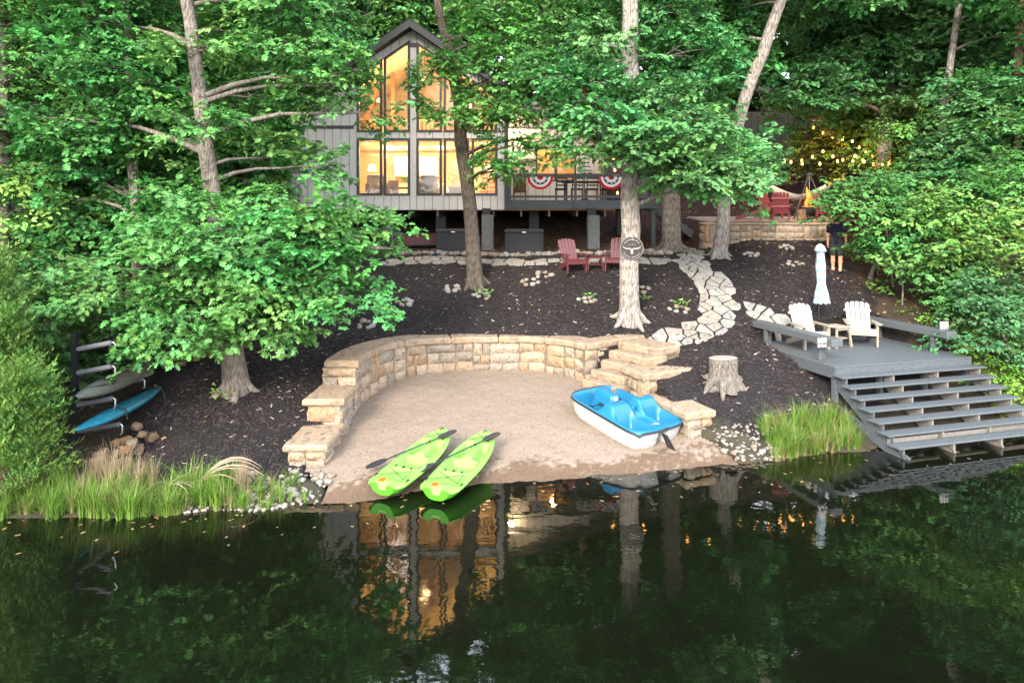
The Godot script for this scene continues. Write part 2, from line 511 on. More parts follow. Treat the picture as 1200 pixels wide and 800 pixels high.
# --- stonework -------------------------------------------------------------
var blocks: Array[ArrayMesh] = []
var pebbles: Array[ArrayMesh] = []
var paved: Array[PackedVector2Array] = []   # outlines of the flagstone paths
func make_stone_meshes() -> void:
	for k in 10:
		var mb := MB.new()
		var W := 5
		var H := 4
		var rows := []
		for j in H + 1:
			var line := []
			for i in W + 1:
				var u := float(i) / W - 0.5
				var w := float(j) / H - 0.5
				var edge := minf(0.5 - absf(u), (0.5 - absf(w)))
				var z := 0.5 if edge > 0.01 else 0.22
				if edge > 0.01: z += rnd(-0.14, 0.2)
				line.append(Vector3(u + (rnd(-0.03, 0.03)), w + rnd(-0.045, 0.045), z))
			rows.append(line)
		mb.grid(rows)
		var n: int = rows.size() - 1
		for i in W:
			mb.quad(rows[0][i], rows[0][i + 1], Vector3(rows[0][i + 1].x, -0.5, -0.5), Vector3(rows[0][i].x, -0.5, -0.5), Vector3.DOWN)
			mb.quad(rows[n][i], rows[n][i + 1], Vector3(rows[n][i + 1].x, 0.5, -0.5), Vector3(rows[n][i].x, 0.5, -0.5), Vector3.UP)
		for j in H:
			mb.quad(rows[j][0], rows[j + 1][0], Vector3(-0.5, rows[j + 1][0].y, -0.5), Vector3(-0.5, rows[j][0].y, -0.5), Vector3.LEFT)
			mb.quad(rows[j][W], rows[j + 1][W], Vector3(0.5, rows[j + 1][W].y, -0.5), Vector3(0.5, rows[j][W].y, -0.5), Vector3.RIGHT)
		blocks.append(mb.mesh())
	for k in 8:   # rounded field stones
		var mb := MB.new()
		var rows := []
		var f := FastNoiseLite.new()
		f.seed = 40 + k
		f.frequency = 0.9
		for j in 6:
			var line := []
			var b := PI * (j / 5.0 - 0.5)
			for i in 9:
				var a := TAU * i / 9.0
				var p := Vector3(cos(a) * cos(b), sin(b), sin(a) * cos(b))
				var q := Vector3(signf(p.x) * pow(absf(p.x), 0.7), signf(p.y) * pow(absf(p.y), 0.7), signf(p.z) * pow(absf(p.z), 0.7))
				line.append(q * 0.5 * (1.0 + 0.55 * f.get_noise_3dv(p)))
			rows.append(line)
		mb.grid(rows, true)
		pebbles.append(mb.mesh())
func stone_block(parent: Node, at_: Vector3, out: Vector3, size: Vector3) -> void:   # out: the way its rough face points, level
	var o := MeshInstance3D.new()
	o.mesh = blocks[rng.randi() % blocks.size()]
	o.material_override = mats["stone%d" % (rng.randi() % 6)]
	o.name = "stone"
	parent.add_child(o, true)
	var z := out.normalized()
	var x := Vector3.UP.cross(z)
	o.transform = Transform3D(Basis(x * size.x * (1.0 if rnd() < 0.5 else -1.0), Vector3.UP * size.y, z * size.z), at_ - parent.position)
func rough_slab(poly: PackedVector2Array, top, thick: float, rough := 0.015, bevel := 0.03, step := 0.2) -> MB:   # poly in (x, d); top: a height or a Callable of (x, d)
	var ring := []
	var ce := Vector2.ZERO
	for i in poly.size():
		var a := poly[i]
		var b := poly[(i + 1) % poly.size()]
		var n := maxi(1, int(a.distance_to(b) / step))
		for k in n: ring.append(a.lerp(b, float(k) / n) + Vector2(rnd(-rough, rough), rnd(-rough, rough)))
	for q in ring: ce += q
	ce /= ring.size()
	var hh := func(q: Vector2) -> float: return top if top is float else top.call(q.x, q.y)
	var rows := [[], [], [], []]
	for q in ring:
		var inw: Vector2 = (ce - q).normalized() * bevel
		var y: float = hh.call(q)
		rows[0].append(Vector3(q.x + inw.x * 0.6, y - thick, -q.y - inw.y * 0.6))
		rows[1].append(Vector3(q.x - inw.x * rnd(-0.3, 0.3), y - thick * rnd(0.65, 0.8), -q.y + inw.y * rnd(-0.3, 0.3)))
		rows[2].append(Vector3(q.x - inw.x * rnd(-0.2, 0.3), y - bevel * rnd(0.6, 1.4), -q.y + inw.y * rnd(-0.2, 0.3)))
		rows[3].append(Vector3(q.x + inw.x, y + rnd(-0.3, 0.2) * rough, -q.y - inw.y))
	var mb := MB.new()
	for r in 3:
		for i in ring.size():
			var j := (i + 1) % ring.size()
			var o := Vector3(ring[i].x - ce.x, 0.3 if r == 2 else 0.0, -(ring[i].y - ce.y))
			mb.quad(rows[r][i], rows[r][j], rows[r + 1][j], rows[r + 1][i], o)
	var m := Vector3(ce.x, hh.call(ce), -ce.y)
	for i in ring.size():
		mb.tri(rows[3][i], rows[3][(i + 1) % ring.size()], m, Vector3.UP)
	return mb
func smooth_path(p: Array, step: float) -> PackedVector2Array:
	var c := Curve2D.new()
	for i in p.size():
		var t: Vector2 = (p[mini(i + 1, p.size() - 1)] - p[maxi(i - 1, 0)]) / 6.0
		c.add_point(p[i], -t, t)
	c.bake_interval = 0.02
	var out := PackedVector2Array()
	var L := c.get_baked_length()
	var n := int(L / step)
	for i in n + 1: out.append(c.sample_baked(L * i / n, true))
	return out
func v3(q: Vector2, h: float) -> Vector3: return Vector3(q.x, h, -q.y)
func face_stones(parent: Node, line: PackedVector2Array, side: float, low: Callable, high: float, courses: int) -> void:
	# courses of rough stones along a line; side +1: the face looks to the right of the direction of travel (in x, d)
	var L := 0.0
	var cum := [0.0]
	for i in line.size() - 1:
		L += line[i].distance_to(line[i + 1])
		cum.append(L)
	var spot := func(s: float) -> Array:
		for i in line.size() - 1:
			if s <= cum[i + 1] or i == line.size() - 2:
				var t: Vector2 = (line[i + 1] - line[i]).normalized()
				return [line[i] + t * (s - cum[i]), Vector2(t.y, -t.x) * side]
		return []
	var put := func(s0: float, s1: float, y0: float, y1: float) -> void:
		var a: Array = spot.call((s0 + s1) * 0.5)
		var dep := rnd(0.15, 0.2)
		stone_block(parent, v3(a[0] - a[1] * (dep * 0.5 - rnd(0.0, 0.025)), (y0 + y1) * 0.5), v3(a[1], 0.0), Vector3(s1 - s0 - 0.014, y1 - y0 - 0.014, dep))
	var s := 0.0
	while s < L - 0.02:
		var w := minf(rnd(0.3, 0.75), L - s)
		if L - s - w < 0.2: w = L - s
		var y0: float = low.call(spot.call(s + w * 0.5)[0])
		var ch := (high - y0) / courses
		if courses >= 3 and rnd() < 0.25 and w < 0.5:
			put.call(s, s + w * 0.5, y0 + ch, high)
			put.call(s + w * 0.5, s + w, y0 + ch, high)
			put.call(s, s + w, y0, y0 + ch)
		else:
			var y := y0
			for k in courses:
				var y1: float = high if k == courses - 1 else y + ch * rnd(0.85, 1.15)
				if w > 0.42 and rnd() < 0.6:
					var m := w * rnd(0.35, 0.65)
					put.call(s, s + m, y, y1)
					put.call(s + m, s + w, y, y1)
				else: put.call(s, s + w, y, y1)
				y = y1
		s += w
func offset_line(line: PackedVector2Array, by: float) -> PackedVector2Array:   # to the right of travel when by > 0
	var out := PackedVector2Array()
	for i in line.size():
		var t := (line[mini(i + 1, line.size() - 1)] - line[maxi(i - 1, 0)]).normalized()
		out.append(line[i] + Vector2(t.y, -t.x) * by)
	return out
func wall_run(w: Node3D, line: PackedVector2Array, side: float, width: float, top: float, thick: float, low: Callable, courses: int, seg: int, over := 0.05) -> void:
	# core, facing stones and cap stones along a line that is the stone face
	var inner := offset_line(line, -0.05 * side)
	var back := offset_line(line, -width * side)
	var mb := MB.new()
	for i in line.size() - 1:
		var b: float = low.call(line[i]) - 0.25
		var t := top - thick + 0.004
		mb.quad(v3(inner[i], b), v3(inner[i + 1], b), v3(inner[i + 1], t), v3(inner[i], t), v3((inner[i] - back[i]), 0))
		mb.quad(v3(back[i], b), v3(back[i + 1], b), v3(back[i + 1], t), v3(back[i], t), v3((back[i] - inner[i]), 0))
		mb.quad(v3(back[i], t), v3(back[i + 1], t), v3(inner[i + 1], t), v3(inner[i], t), Vector3.UP)
	for e in [0, line.size() - 1]:
		var b: float = low.call(line[e]) - 0.25
		var t := top - thick + 0.004
		mb.quad(v3(inner[e], b), v3(back[e], b), v3(back[e], t), v3(inner[e], t), v3((line[0] - line[1]) if e == 0 else (line[e] - line[e - 1]), 0))
	part(mb, "core", mats.mortar, w)
	face_stones(w, line, side, low, top - thick, courses)
	var front := offset_line(line, over * side)
	var i := 0
	while i < line.size() - 1:
		var j := mini(i + seg, line.size() - 1)
		if line.size() - 1 - j < seg / 2: j = line.size() - 1
		var poly := PackedVector2Array()
		for k in range(i, j + 1): poly.append(front[k])
		for k in range(j, i - 1, -1): poly.append(back[k])
		if i > 0:
			poly[0] = poly[0].lerp(poly[1], 0.04)
			poly[poly.size() - 1] = poly[poly.size() - 1].lerp(poly[poly.size() - 2], 0.04)
		part(rough_slab(poly, top, thick, 0.012, 0.035, 0.14), "cap_stone", mats.cap, w)
		i = j
func make_beach_walls() -> void:
	var sl := func(q: Vector2) -> float: return sand(q.x, q.y) - 0.06
	var w := thing("retaining_wall", "curved tan stone retaining wall round the sand beach, stepping down to the lake", "wall")
	var arc := smooth_path([Vector2(-3.3, 13.7), Vector2(-3.26, 14.6), Vector2(-2.93, 15.6), Vector2(-2.4, 16.13), Vector2(-1.5, 16.4), Vector2(-0.43, 16.5), Vector2(0.64, 16.42), Vector2(1.25, 16.08), Vector2(1.78, 15.6)], 0.2)
	wall_run(w, arc, 1.0, 0.68, 1.6, 0.15, sl, 3, 6)
	var fl := smooth_path([Vector2(1.78, 15.55), Vector2(2.6, 16.12), Vector2(3.4, 16.7)], 0.2)
	wall_run(w, fl, 1.0, 0.5, 1.606, 0.15, sl, 3, 6)
	# the two lower steps of the left arm
	for q in [[12.62, 13.74, 1.1, 0.13], [11.5, 12.7, 0.6, 0.12]]:
		var side := smooth_path([Vector2(-3.32, q[0]), Vector2(-3.32, q[1] + 0.6)], 0.2)
		var mb := MB.new()
		var b: float = sand(-3.3, q[0]) - 0.3
		mb.box(Vector3(-3.66, (q[2] - q[3] + b) * 0.5, -(q[0] + q[1]) * 0.5 - 0.05), Vector3(0.56, q[2] - q[3] - b, q[1] - q[0]))
		part(mb, "core", mats.mortar, w)
		face_stones(w, side, 1.0, sl, q[2] - q[3], 2)
		var fr := PackedVector2Array([Vector2(-4.0, q[0]), Vector2(-3.32, q[0])])
		face_stones(w, fr, 1.0, func(_q): return sand(-3.3, q[0]) - 0.08, q[2] - q[3], 2)
		part(rough_slab(PackedVector2Array([Vector2(-4.06, q[0] - 0.06), Vector2(-3.26, q[0] - 0.06), Vector2(-3.27, q[1] + 0.02), Vector2(-4.05, q[1] + 0.02)]), q[2], q[3], 0.014, 0.035, 0.14), "cap_stone", mats.cap, w)
	var fr := PackedVector2Array([Vector2(-4.0, 13.62), Vector2(-3.3, 13.62)])
	face_stones(w, fr, 1.0, func(_q): return 1.02, 1.45, 2)
	# steps between the wall and the short wall beside the pedal boat
	var st := thing("stone_steps", "five broad tan stone steps climbing from the sand to the flagstone path", "steps")
	var u := Vector2(0.80, 0.60)
	var vv := Vector2(0.62, -0.785)
	var o := Vector2(1.66, 15.2)
	for k in 5:
		var a := o + u * 0.29 * k
		var wd := 1.0 + (0.22 if k > 2 else 0.0)
		var dep := 0.62 if k < 4 else 0.85
		var top: float = 0.84 + 0.19 * k
		part(rough_slab(PackedVector2Array([a, a + vv * wd, a + vv * wd + u * dep, a + u * dep]), top, 0.2, 0.016, 0.035, 0.14), "tread", mats.cap, st)
		var mb := MB.new()
		mb.prism([v3(a + u * 0.06 + vv * 0.05, top - 0.19), v3(a + vv * (wd - 0.05) + u * 0.06, top - 0.19), v3(a + vv * (wd - 0.05) + u * dep, top - 0.19), v3(a + u * dep + vv * 0.05, top - 0.19)], Vector3.DOWN * (top - 0.35))
		part(mb, "core", mats.mortar, st)
	# short walls on the right of the steps
	var lo := func(q: Vector2) -> float: return minf(sand(q.x, q.y), 0.8) - 0.06
	var w2 := thing("garden_wall", "low tan stone wall block beside the stone steps, behind the blue pedal boat", "wall")
	var p := [Vector2(2.58, 14.95), Vector2(2.86, 14.1), Vector2(4.05, 14.75), Vector2(3.85, 15.55)]
	for q in [[p[0], p[1]], [p[1], p[2]]]:
		face_stones(w2, PackedVector2Array([q[0], q[0].lerp(q[1], 0.5), q[1]]), 1.0, lo, 1.06, 2)
	var mb2 := MB.new()
	var pc: Vector2 = (p[0] + p[1] + p[2] + p[3]) / 4.0
	mb2.prism(p.map(func(q): return v3(q.lerp(pc, 0.08), 1.066)), Vector3.DOWN * 0.9)
	part(mb2, "core", mats.mortar, w2)
	part(rough_slab(PackedVector2Array([p[0] + Vector2(-0.1, 0.0), p[1] + Vector2(-0.04, -0.08), p[2] + Vector2(0.08, -0.05), p[3] + Vector2(-0.15, 0.05), Vector2(3.2, 15.3)]), 1.22, 0.16, 0.02, 0.04, 0.14), "cap_stone", mats.cap, w2)
	var w3 := thing("garden_wall", "lowest tan stone wall block at the waterside, right of the blue pedal boat", "wall")
	p = [Vector2(2.94, 14.2), Vector2(3.5, 12.85), Vector2(4.06, 13.1), Vector2(3.55, 14.45)]
	for q in [[p[0], p[1]], [p[1], p[2]]]:
		face_stones(w3, PackedVector2Array([q[0], q[0].lerp(q[1], 0.5), q[1]]), 1.0, lo, 0.6, 2)
	var mb3 := MB.new()
	pc = (p[0] + p[1] + p[2] + p[3]) / 4.0
	mb3.prism(p.map(func(q): return v3(q.lerp(pc, 0.08), 0.606)), Vector3.DOWN * 0.6)
	part(mb3, "core", mats.mortar, w3)
	var m1: Vector2 = p[0].lerp(p[1], 0.45) + Vector2(-0.05, -0.02)
	var m2: Vector2 = p[3].lerp(p[2], 0.45) + Vector2(0.05, 0.02)
	part(rough_slab(PackedVector2Array([p[0] + Vector2(-0.05, 0), m1, m2, p[3]]), 0.745, 0.145, 0.014, 0.035, 0.14), "cap_stone", mats.cap, w3)
	part(rough_slab(PackedVector2Array([m1 + Vector2(0.005, -0.014), p[1] + Vector2(-0.06, -0.06), p[2] + Vector2(0.05, -0.04), m2 + Vector2(0.005, -0.014)]), 0.75, 0.15, 0.014, 0.035, 0.14), "cap_stone", mats.cap, w3)

func flagstones(called: String, left: Array, right: Array, cell: float) -> void:
	# a crazy-paved strip between two edges: each stone a Voronoi cell with its own outline
	var root := Node3D.new()
	root.name = numbered(called)
	root.set_meta("kind", "structure")
	add_child(root)
	var L := smooth_path(left, 0.1)
	var R := smooth_path(right, 0.1)
	var strip := PackedVector2Array(L)
	for i in range(R.size() - 1, -1, -1): strip.append(R[i])
	var lo := strip[0]
	var hi := strip[0]
	paved.append(strip)
	for q in strip:
		lo = lo.min(q)
		hi = hi.max(q)
	var seeds := []
	var y := lo.y
	var row := 0
	while y < hi.y + cell:
		var x := lo.x + (cell * 0.5 if row % 2 else 0.0)
		while x < hi.x + cell:
			seeds.append(Vector2(x + rnd(-0.42, 0.42) * cell, y + rnd(-0.4, 0.4) * cell))
			x += cell * rnd(0.8, 1.3)
		y += cell * 0.8
		row += 1
	for s in seeds:
		if not Geometry2D.is_point_in_polygon(s, strip): continue
		var c := PackedVector2Array([s + Vector2(-1, -1) * cell * 1.2, s + Vector2(1, -1) * cell * 1.2, s + Vector2(1, 1) * cell * 1.2, s + Vector2(-1, 1) * cell * 1.2])
		for t in seeds:
			if t == s or s.distance_to(t) > cell * 3.0: continue
			var m: Vector2 = (s + t) * 0.5 + (s - t).normalized() * 0.022
			var nrm: Vector2 = (t - s).normalized()
			var out := PackedVector2Array()
			for i in c.size():
				var a := c[i]
				var b := c[(i + 1) % c.size()]
				var da := (a - m).dot(nrm)
				var db := (b - m).dot(nrm)
				if da <= 0: out.append(a)
				if da * db < 0: out.append(a.lerp(b, da / (da - db)))
			c = out
			if c.size() < 3: break
		if c.size() < 3: continue
		var parts := Geometry2D.intersect_polygons(c, strip)
		if parts.is_empty(): continue
		c = parts[0]
		var area := 0.0
		for i in c.size(): area += c[i].cross(c[(i + 1) % c.size()])
		if absf(area) * 0.5 < 0.03: continue
		var lift := rnd(0.008, 0.03)
		var q := part(rough_slab(c, func(px, pd): return land(px, pd) + lift, 0.07, 0.01, 0.014, 0.3), "flagstone", mats["flag%d" % (rng.randi() % 4)], root)
func make_paths() -> void:
	flagstones("path", [Vector2(3.3, 16.35), Vector2(3.87, 16.98), Vector2(4.75, 17.5), Vector2(5.2, 18.06), Vector2(5.42, 18.78), Vector2(5.42, 19.46), Vector2(5.3, 20.1), Vector2(5.1, 20.9), Vector2(5.6, 21.9), Vector2(6.0, 22.8), Vector2(5.9, 23.6), Vector2(5.6, 24.5)],
		[Vector2(4.3, 15.95), Vector2(5.6, 16.9), Vector2(6.1, 17.52), Vector2(6.37, 18.06), Vector2(6.6, 18.78), Vector2(6.6, 19.46), Vector2(6.43, 20.1), Vector2(6.34, 21.0), Vector2(6.6, 21.9), Vector2(6.7, 22.7), Vector2(6.5, 23.8), Vector2(6.2, 24.6)], 0.4)
	flagstones("path", [Vector2(6.55, 18.35), Vector2(7.1, 18.0), Vector2(7.87, 17.2)], [Vector2(6.42, 17.75), Vector2(6.65, 17.2), Vector2(7.1, 16.75)], 0.4)
	flagstones("path", [Vector2(-4.3, 21.1), Vector2(-2.5, 21.35), Vector2(0, 21.35), Vector2(3.9, 21.3), Vector2(5.2, 21.25)], [Vector2(-4.1, 20.4), Vector2(-2.5, 20.55), Vector2(0, 20.6), Vector2(3.8, 20.6), Vector2(5.0, 20.5)], 0.42)
func rock(parent: Node, at_: Vector3, size: Vector3, m: String) -> MeshInstance3D:
	var o := part(pebbles[rng.randi() % pebbles.size()], "rock", mats[m], parent)
	o.transform = Transform3D(Basis.from_euler(Vector3(rnd(-0.3, 0.3), rnd(0, TAU), rnd(-0.3, 0.3))).scaled_local(size), at_)
	return o
func make_rocks() -> void:
	# white border stones under the house: each one lies loose
	for i in 74:
		var x := -4.3 + i * 0.132 + rnd(-0.04, 0.04)
		var d := 21.75 + 0.12 * sin(x * 0.9) + rnd(-0.1, 0.1) + (0.25 if x > 3.6 else 0.0)
		var s := rnd(0.13, 0.24) * (1.5 if x > 3.4 else 1.0)
		var o := rock(self, at(x, d, s * 0.25), Vector3(s, s * 0.75, s * 0.9), "rock%d" % (rng.randi() % 3))
		tag(o, "pale rounded stone in the border row between flagstone path and house", "stone", "white border stones under the house")
	for q in [[-0.86, 18.6, "below the dark-trunked oak by the house"], [2.14, 18.4, "in the mulch between the maroon chairs and the stone wall"], [4.62, 17.9, "in the mulch left of the curving path"], [-3.0, 18.15, "in the mulch at the edge of the big left oak"], [-1.75, 18.95, "left of the dark-trunked oak trunk"], [0.55, 19.3, "in the mulch left of the maroon chairs"], [0.95, 19.75, "just left of the left maroon chair"], [7.9, 21.4, "in the mulch right of the leaning oak"], [9.0, 20.6, "in the mulch left of the standing person"], [9.3, 21.9, "in the mulch under the fire pit wall"], [3.75, 18.9, "right of the trunk with the round sign"], [-3.9, 17.2, "under the right edge of the big left oak"]]:
		var t := thing("rock_ring", "small ring of white stones " + q[2], "stones", at(q[0], q[1]), 0, "stone rings round young plants")
		for k in 6:
			var a := TAU * k / 6.0 + rnd(-0.3, 0.3)
			var r := rnd(0.1, 0.2)
			var s := rnd(0.1, 0.17)
			var p := at(q[0] + cos(a) * r * 1.3, q[1] + sin(a) * r, s * 0.2) - t.position
			rock(t, p, Vector3(s * 1.2, s * 0.75, s), "rock%d" % (rng.randi() % 3))
	for q in [[-7.9, 14.75, -6.75, 16.0, 44, 0.25, "orange and tan rock heap behind the left oak trunk, beside the kayak rack"], [-7.15, 11.2, -6.9, 12.0, 26, 0.2, "tan rock heap under the teal kayak on the rack"]]:
		var t := thing("rock_pile", q[6], "rocks", at(q[0], q[1]))
		for k in q[4]:
			var f := rnd()
			var x := lerpf(q[0], q[2], f) + rnd(-0.2, 0.2)
			var d := lerpf(q[1], q[3], f) + rnd(-0.25, 0.25)
			var s: float = rnd(0.6, 1.1) * q[5]
			rock(t, at(x, d, s * 0.3 + (0.22 if k % 3 == 0 else 0.0)) - t.position, Vector3(s * 1.2, s * 0.85, s), "boulder%d" % (rng.randi() % 3))
	for i in 46:   # shore stones at the foot of the wall's left arm and right of the beach
		var right := i > 34
		var x := rnd(-4.9, -3.1) if not right else rnd(3.95, 5.0)
		var d := shore(x) + rnd(0.25, 1.2) if not right else shore(x) + rnd(0.0, 0.7)
		if not right and x > -3.4 and d > 11.4: continue
		var s := rnd(0.05, 0.13)
		tag(rock(self, at(x, d, s * 0.25), Vector3(s * 1.2, s * 0.7, s), "rock%d" % (rng.randi() % 3)), "pale stone on the shore at the foot of the wall's stepped end" if not right else "pale stone on the shore right of the beach", "stone", "shore stones left of the beach" if not right else "shore stones right of the beach")
func make_fire_wall() -> void:
	var w := thing("fire_pit_wall", "low tan stone wall holding the gravel terrace of the fire pit", "wall")
	var gl := func(q: Vector2) -> float: return land(q.x, q.y - 0.35) - 0.08
	wall_run(w, smooth_path([Vector2(6.85, 23.7), Vector2(7.0, 23.02), Vector2(8.5, 22.98), Vector2(11.6, 22.95)], 0.2), 1.0, 0.4, 4.46, 0.09, gl, 3, 4, 0.03)
	var mb := MB.new()
	var rows := []
	for j in 14:
		var line := []
		for i in 26:
			var x := 7.0 + i * 0.26
			var d := 23.25 + j * 0.3
			line.append(Vector3(x, land(x, d) + 0.05 - (0.14 if i == 0 or i == 25 or j == 13 else 0.0), -d))
		rows.append(line)
	mb.grid(rows, false, 1)
	structure(mb, "gravel_terrace", mats.gravel)

# --- trees and plants ------------------------------------------------------
var sprays := {}
const LEAF_GAIN := 1.75
func leaf(mb: MB, at_: Vector3, bs: Basis, L: float, kind: String) -> void:   # along +x of bs, face +y
	var q := [[0.16, 0.06], [0.28, 0.30], [0.42, 0.11], [0.60, 0.38], [0.70, 0.12], [0.88, 0.22]]
	if kind == "oval": q = [[0.18, 0.14], [0.42, 0.24], [0.72, 0.17]]
	if kind == "coarse": q = [[0.3, 0.30], [0.45, 0.16], [0.7, 0.30]]
	if kind == "lance": q = [[0.25, 0.12], [0.6, 0.14]]
	var mid := at_ + bs * Vector3(L * 0.45, L * 0.02, 0)
	for s in [-1.0, 1.0]:
		var prev := at_
		for k in q:
			var p := at_ + bs * Vector3(L * k[0], L * (k[1] * 0.30 - 0.16 * k[0] * k[0]), s * L * k[1])
			mb.tri(prev, p, mid, bs.y)
			prev = p
		mb.tri(prev, at_ + bs * Vector3(L, -0.16 * L, 0), mid, bs.y)
func make_sprays() -> void:
	for kind in ["oak", "coarse", "oval", "lance"]:
		sprays[kind] = []
		for va in (4 if kind == "oak" else 3):
			var mb := MB.new()
			var twigs := [[Vector3.ZERO, Vector3(0.62, 0.05, 0)]]
			for k in 4:
				var b := Vector3(0.10 + 0.14 * k, 0.01 * k, 0)
				var sd := 1.0 if k % 2 else -1.0
				twigs.append([b, b + Vector3(rnd(0.16, 0.26), rnd(-0.05, 0.08), sd * rnd(0.16, 0.30))])
			mb.col = Color(0.10, 0.075, 0.05)
			for t in twigs: mb.tube([t[0], t[1]], [0.006, 0.003], 3, false)
			for t in twigs:
				var main: bool = t[0] == Vector3.ZERO
				var n := 7 if main else 5
				if kind == "lance": n += 3
				for k in n:
					var f := 1.0 if k < 4 else rnd(0.35, 0.9)
					var p: Vector3 = t[0].lerp(t[1], f)
					var yaw := rnd(-2.6, 2.6) if k < 4 else rnd(-1.6, 1.6)
					var dir: Vector3 = t[1] - t[0]
					var bs := Basis(Vector3.UP, atan2(-dir.z, dir.x) + yaw) * Basis(Vector3.RIGHT, rnd(-0.7, 0.7)) * Basis(Vector3.BACK, rnd(-0.55, 0.35))
					var v := rnd(0.72, 1.28)
					mb.col = Color(v * rnd(0.88, 1.14), v, v * rnd(0.85, 1.15))
					var L := rnd(0.08, 0.19)
					if kind == "oval": L = rnd(0.09, 0.13)
					if kind == "lance": L = rnd(0.12, 0.17)
					if kind == "coarse": L = rnd(0.17, 0.26)
					leaf(mb, p, bs, L, kind)
			sprays[kind].append(mb.mesh())
	sprays["cedar"] = []
	for va in 3:   # scaly twigs of a red cedar
		var mb := MB.new()
		for t in 9:
			var b := Vector3(0.03 + t * 0.05, 0.0, 0)
			var e := b + Vector3(rnd(0.10, 0.2), rnd(-0.02, 0.1), rnd(-0.16, 0.16))
			var v := rnd(0.7, 1.3)
			mb.col = Color(v * rnd(0.9, 1.2), v, v * 0.9)
			for k in 9:
				var p := b.lerp(e, k / 8.0)
				var dd := Vector3(rnd(0.2, 1), rnd(-0.3, 1), rnd(-1, 1)).normalized() * rnd(0.03, 0.06)
				var w := dd.cross(Vector3.UP).normalized() * 0.011
				mb.tri(p - w, p + w, p + dd, Vector3.UP)
		sprays["cedar"].append(mb.mesh())
func foliage(parent: Node, places: Array, kind: String, m: Material, tint: Color, called := "crown") -> void:
	tint *= LEAF_GAIN
	# places: [position, outward yaw, pitch, scale]; spread over the variants of the spray
	var V: int = sprays[kind].size()
	for va in V:
		var mine := []
		for i in range(va, places.size(), V): mine.append(places[i])
		if mine.is_empty(): continue
		var mm := MultiMesh.new()
		mm.transform_format = MultiMesh.TRANSFORM_3D
		mm.use_colors = true
		mm.mesh = sprays[kind][va]
		mm.instance_count = mine.size()
		for i in mine.size():
			var q = mine[i]
			var bs := Basis(Vector3.UP, q[1]) * Basis(Vector3.BACK, q[2]) * Basis(Vector3.RIGHT, rnd(-0.5, 0.5))
			mm.set_instance_transform(i, Transform3D(bs.scaled_local(Vector3.ONE * q[3]), q[0]))
			var v := rnd(0.8, 1.22)
			var w: Color = q[4] if q.size() > 4 else Color.WHITE
			mm.set_instance_color(i, Color(tint.r * v * w.r * rnd(0.85, 1.2), tint.g * v * w.g, tint.b * v * w.b * rnd(0.85, 1.15)))
		var o := MultiMeshInstance3D.new()
		o.multimesh = mm
		o.material_override = m
		o.name = called
		o.set_meta("kind", "stuff")
		parent.add_child(o, true)
func clump_places(c: Vector3, r: Vector3, dens: float, sc: float) -> Array:
	# tufts of sprays in loose tiers, so that gaps stay open between them
	var out := []
	var n := int(dens * (r.x * r.y + r.y * r.z + r.x * r.z) / (sc * sc) / 8.0) + 1
	var tiers := maxi(2, int(r.y / 0.3))
	var tone := Color.WHITE * rnd(0.78, 1.22)
	tone.r *= rnd(0.85, 1.3)
	for i in n:
		var a := rnd(0, TAU)
		var y := rnd(-1, 1)
		y = clampf((roundf((y * 0.5 + 0.5) * tiers) / tiers) * 2.0 - 1.0 + rnd(-0.3, 0.3), -1, 1)
		var rad := sqrt(1.0 - minf(y * y, 0.95)) * pow(rnd(), 0.38)
		rad *= 1.0 + 0.35 * noise.get_noise_3d(c.x * 50 + cos(a) * 60, y * 60, c.z * 50 + sin(a) * 60)
		var p := c + Vector3(cos(a) * rad * r.x, y * r.y - rad * rad * 0.12 * r.x, sin(a) * rad * r.z)
		var m := rng.randi_range(6, 10)
		var ts := sc * rnd(0.85, 1.2)
		for k in m:
			var b := -a + rnd(-1.9, 1.9)
			var off := Vector3(cos(b), 0, -sin(b)) * ts * rnd(0.0, 0.24) + Vector3(0, rnd(-0.14, 0.14) * ts, 0)
			out.append([p + off, b, rnd(-0.6, 0.4), ts * rnd(0.75, 1.15), tone])
	return out
func spread(c: Vector3, h0: float, h1: float, R: float, n: int) -> Array:   # clumps for an upper crown of its own accord
	var out := []
	for i in n:
		var f := (i + 0.5) / n
		var a := i * 2.4 + rnd(-0.5, 0.5)
		var w := R * (0.35 + 0.65 * sin(PI * clampf(f * 0.85 + 0.12, 0, 1)))
		var rr := w * rnd(0.42, 0.62)
		out.append([c + Vector3(cos(a) * w * 0.6, lerpf(h0, h1, f) - c.y, sin(a) * w * 0.6), Vector3(rr, rr * rnd(0.4, 0.6), rr), 0.62])
	return out
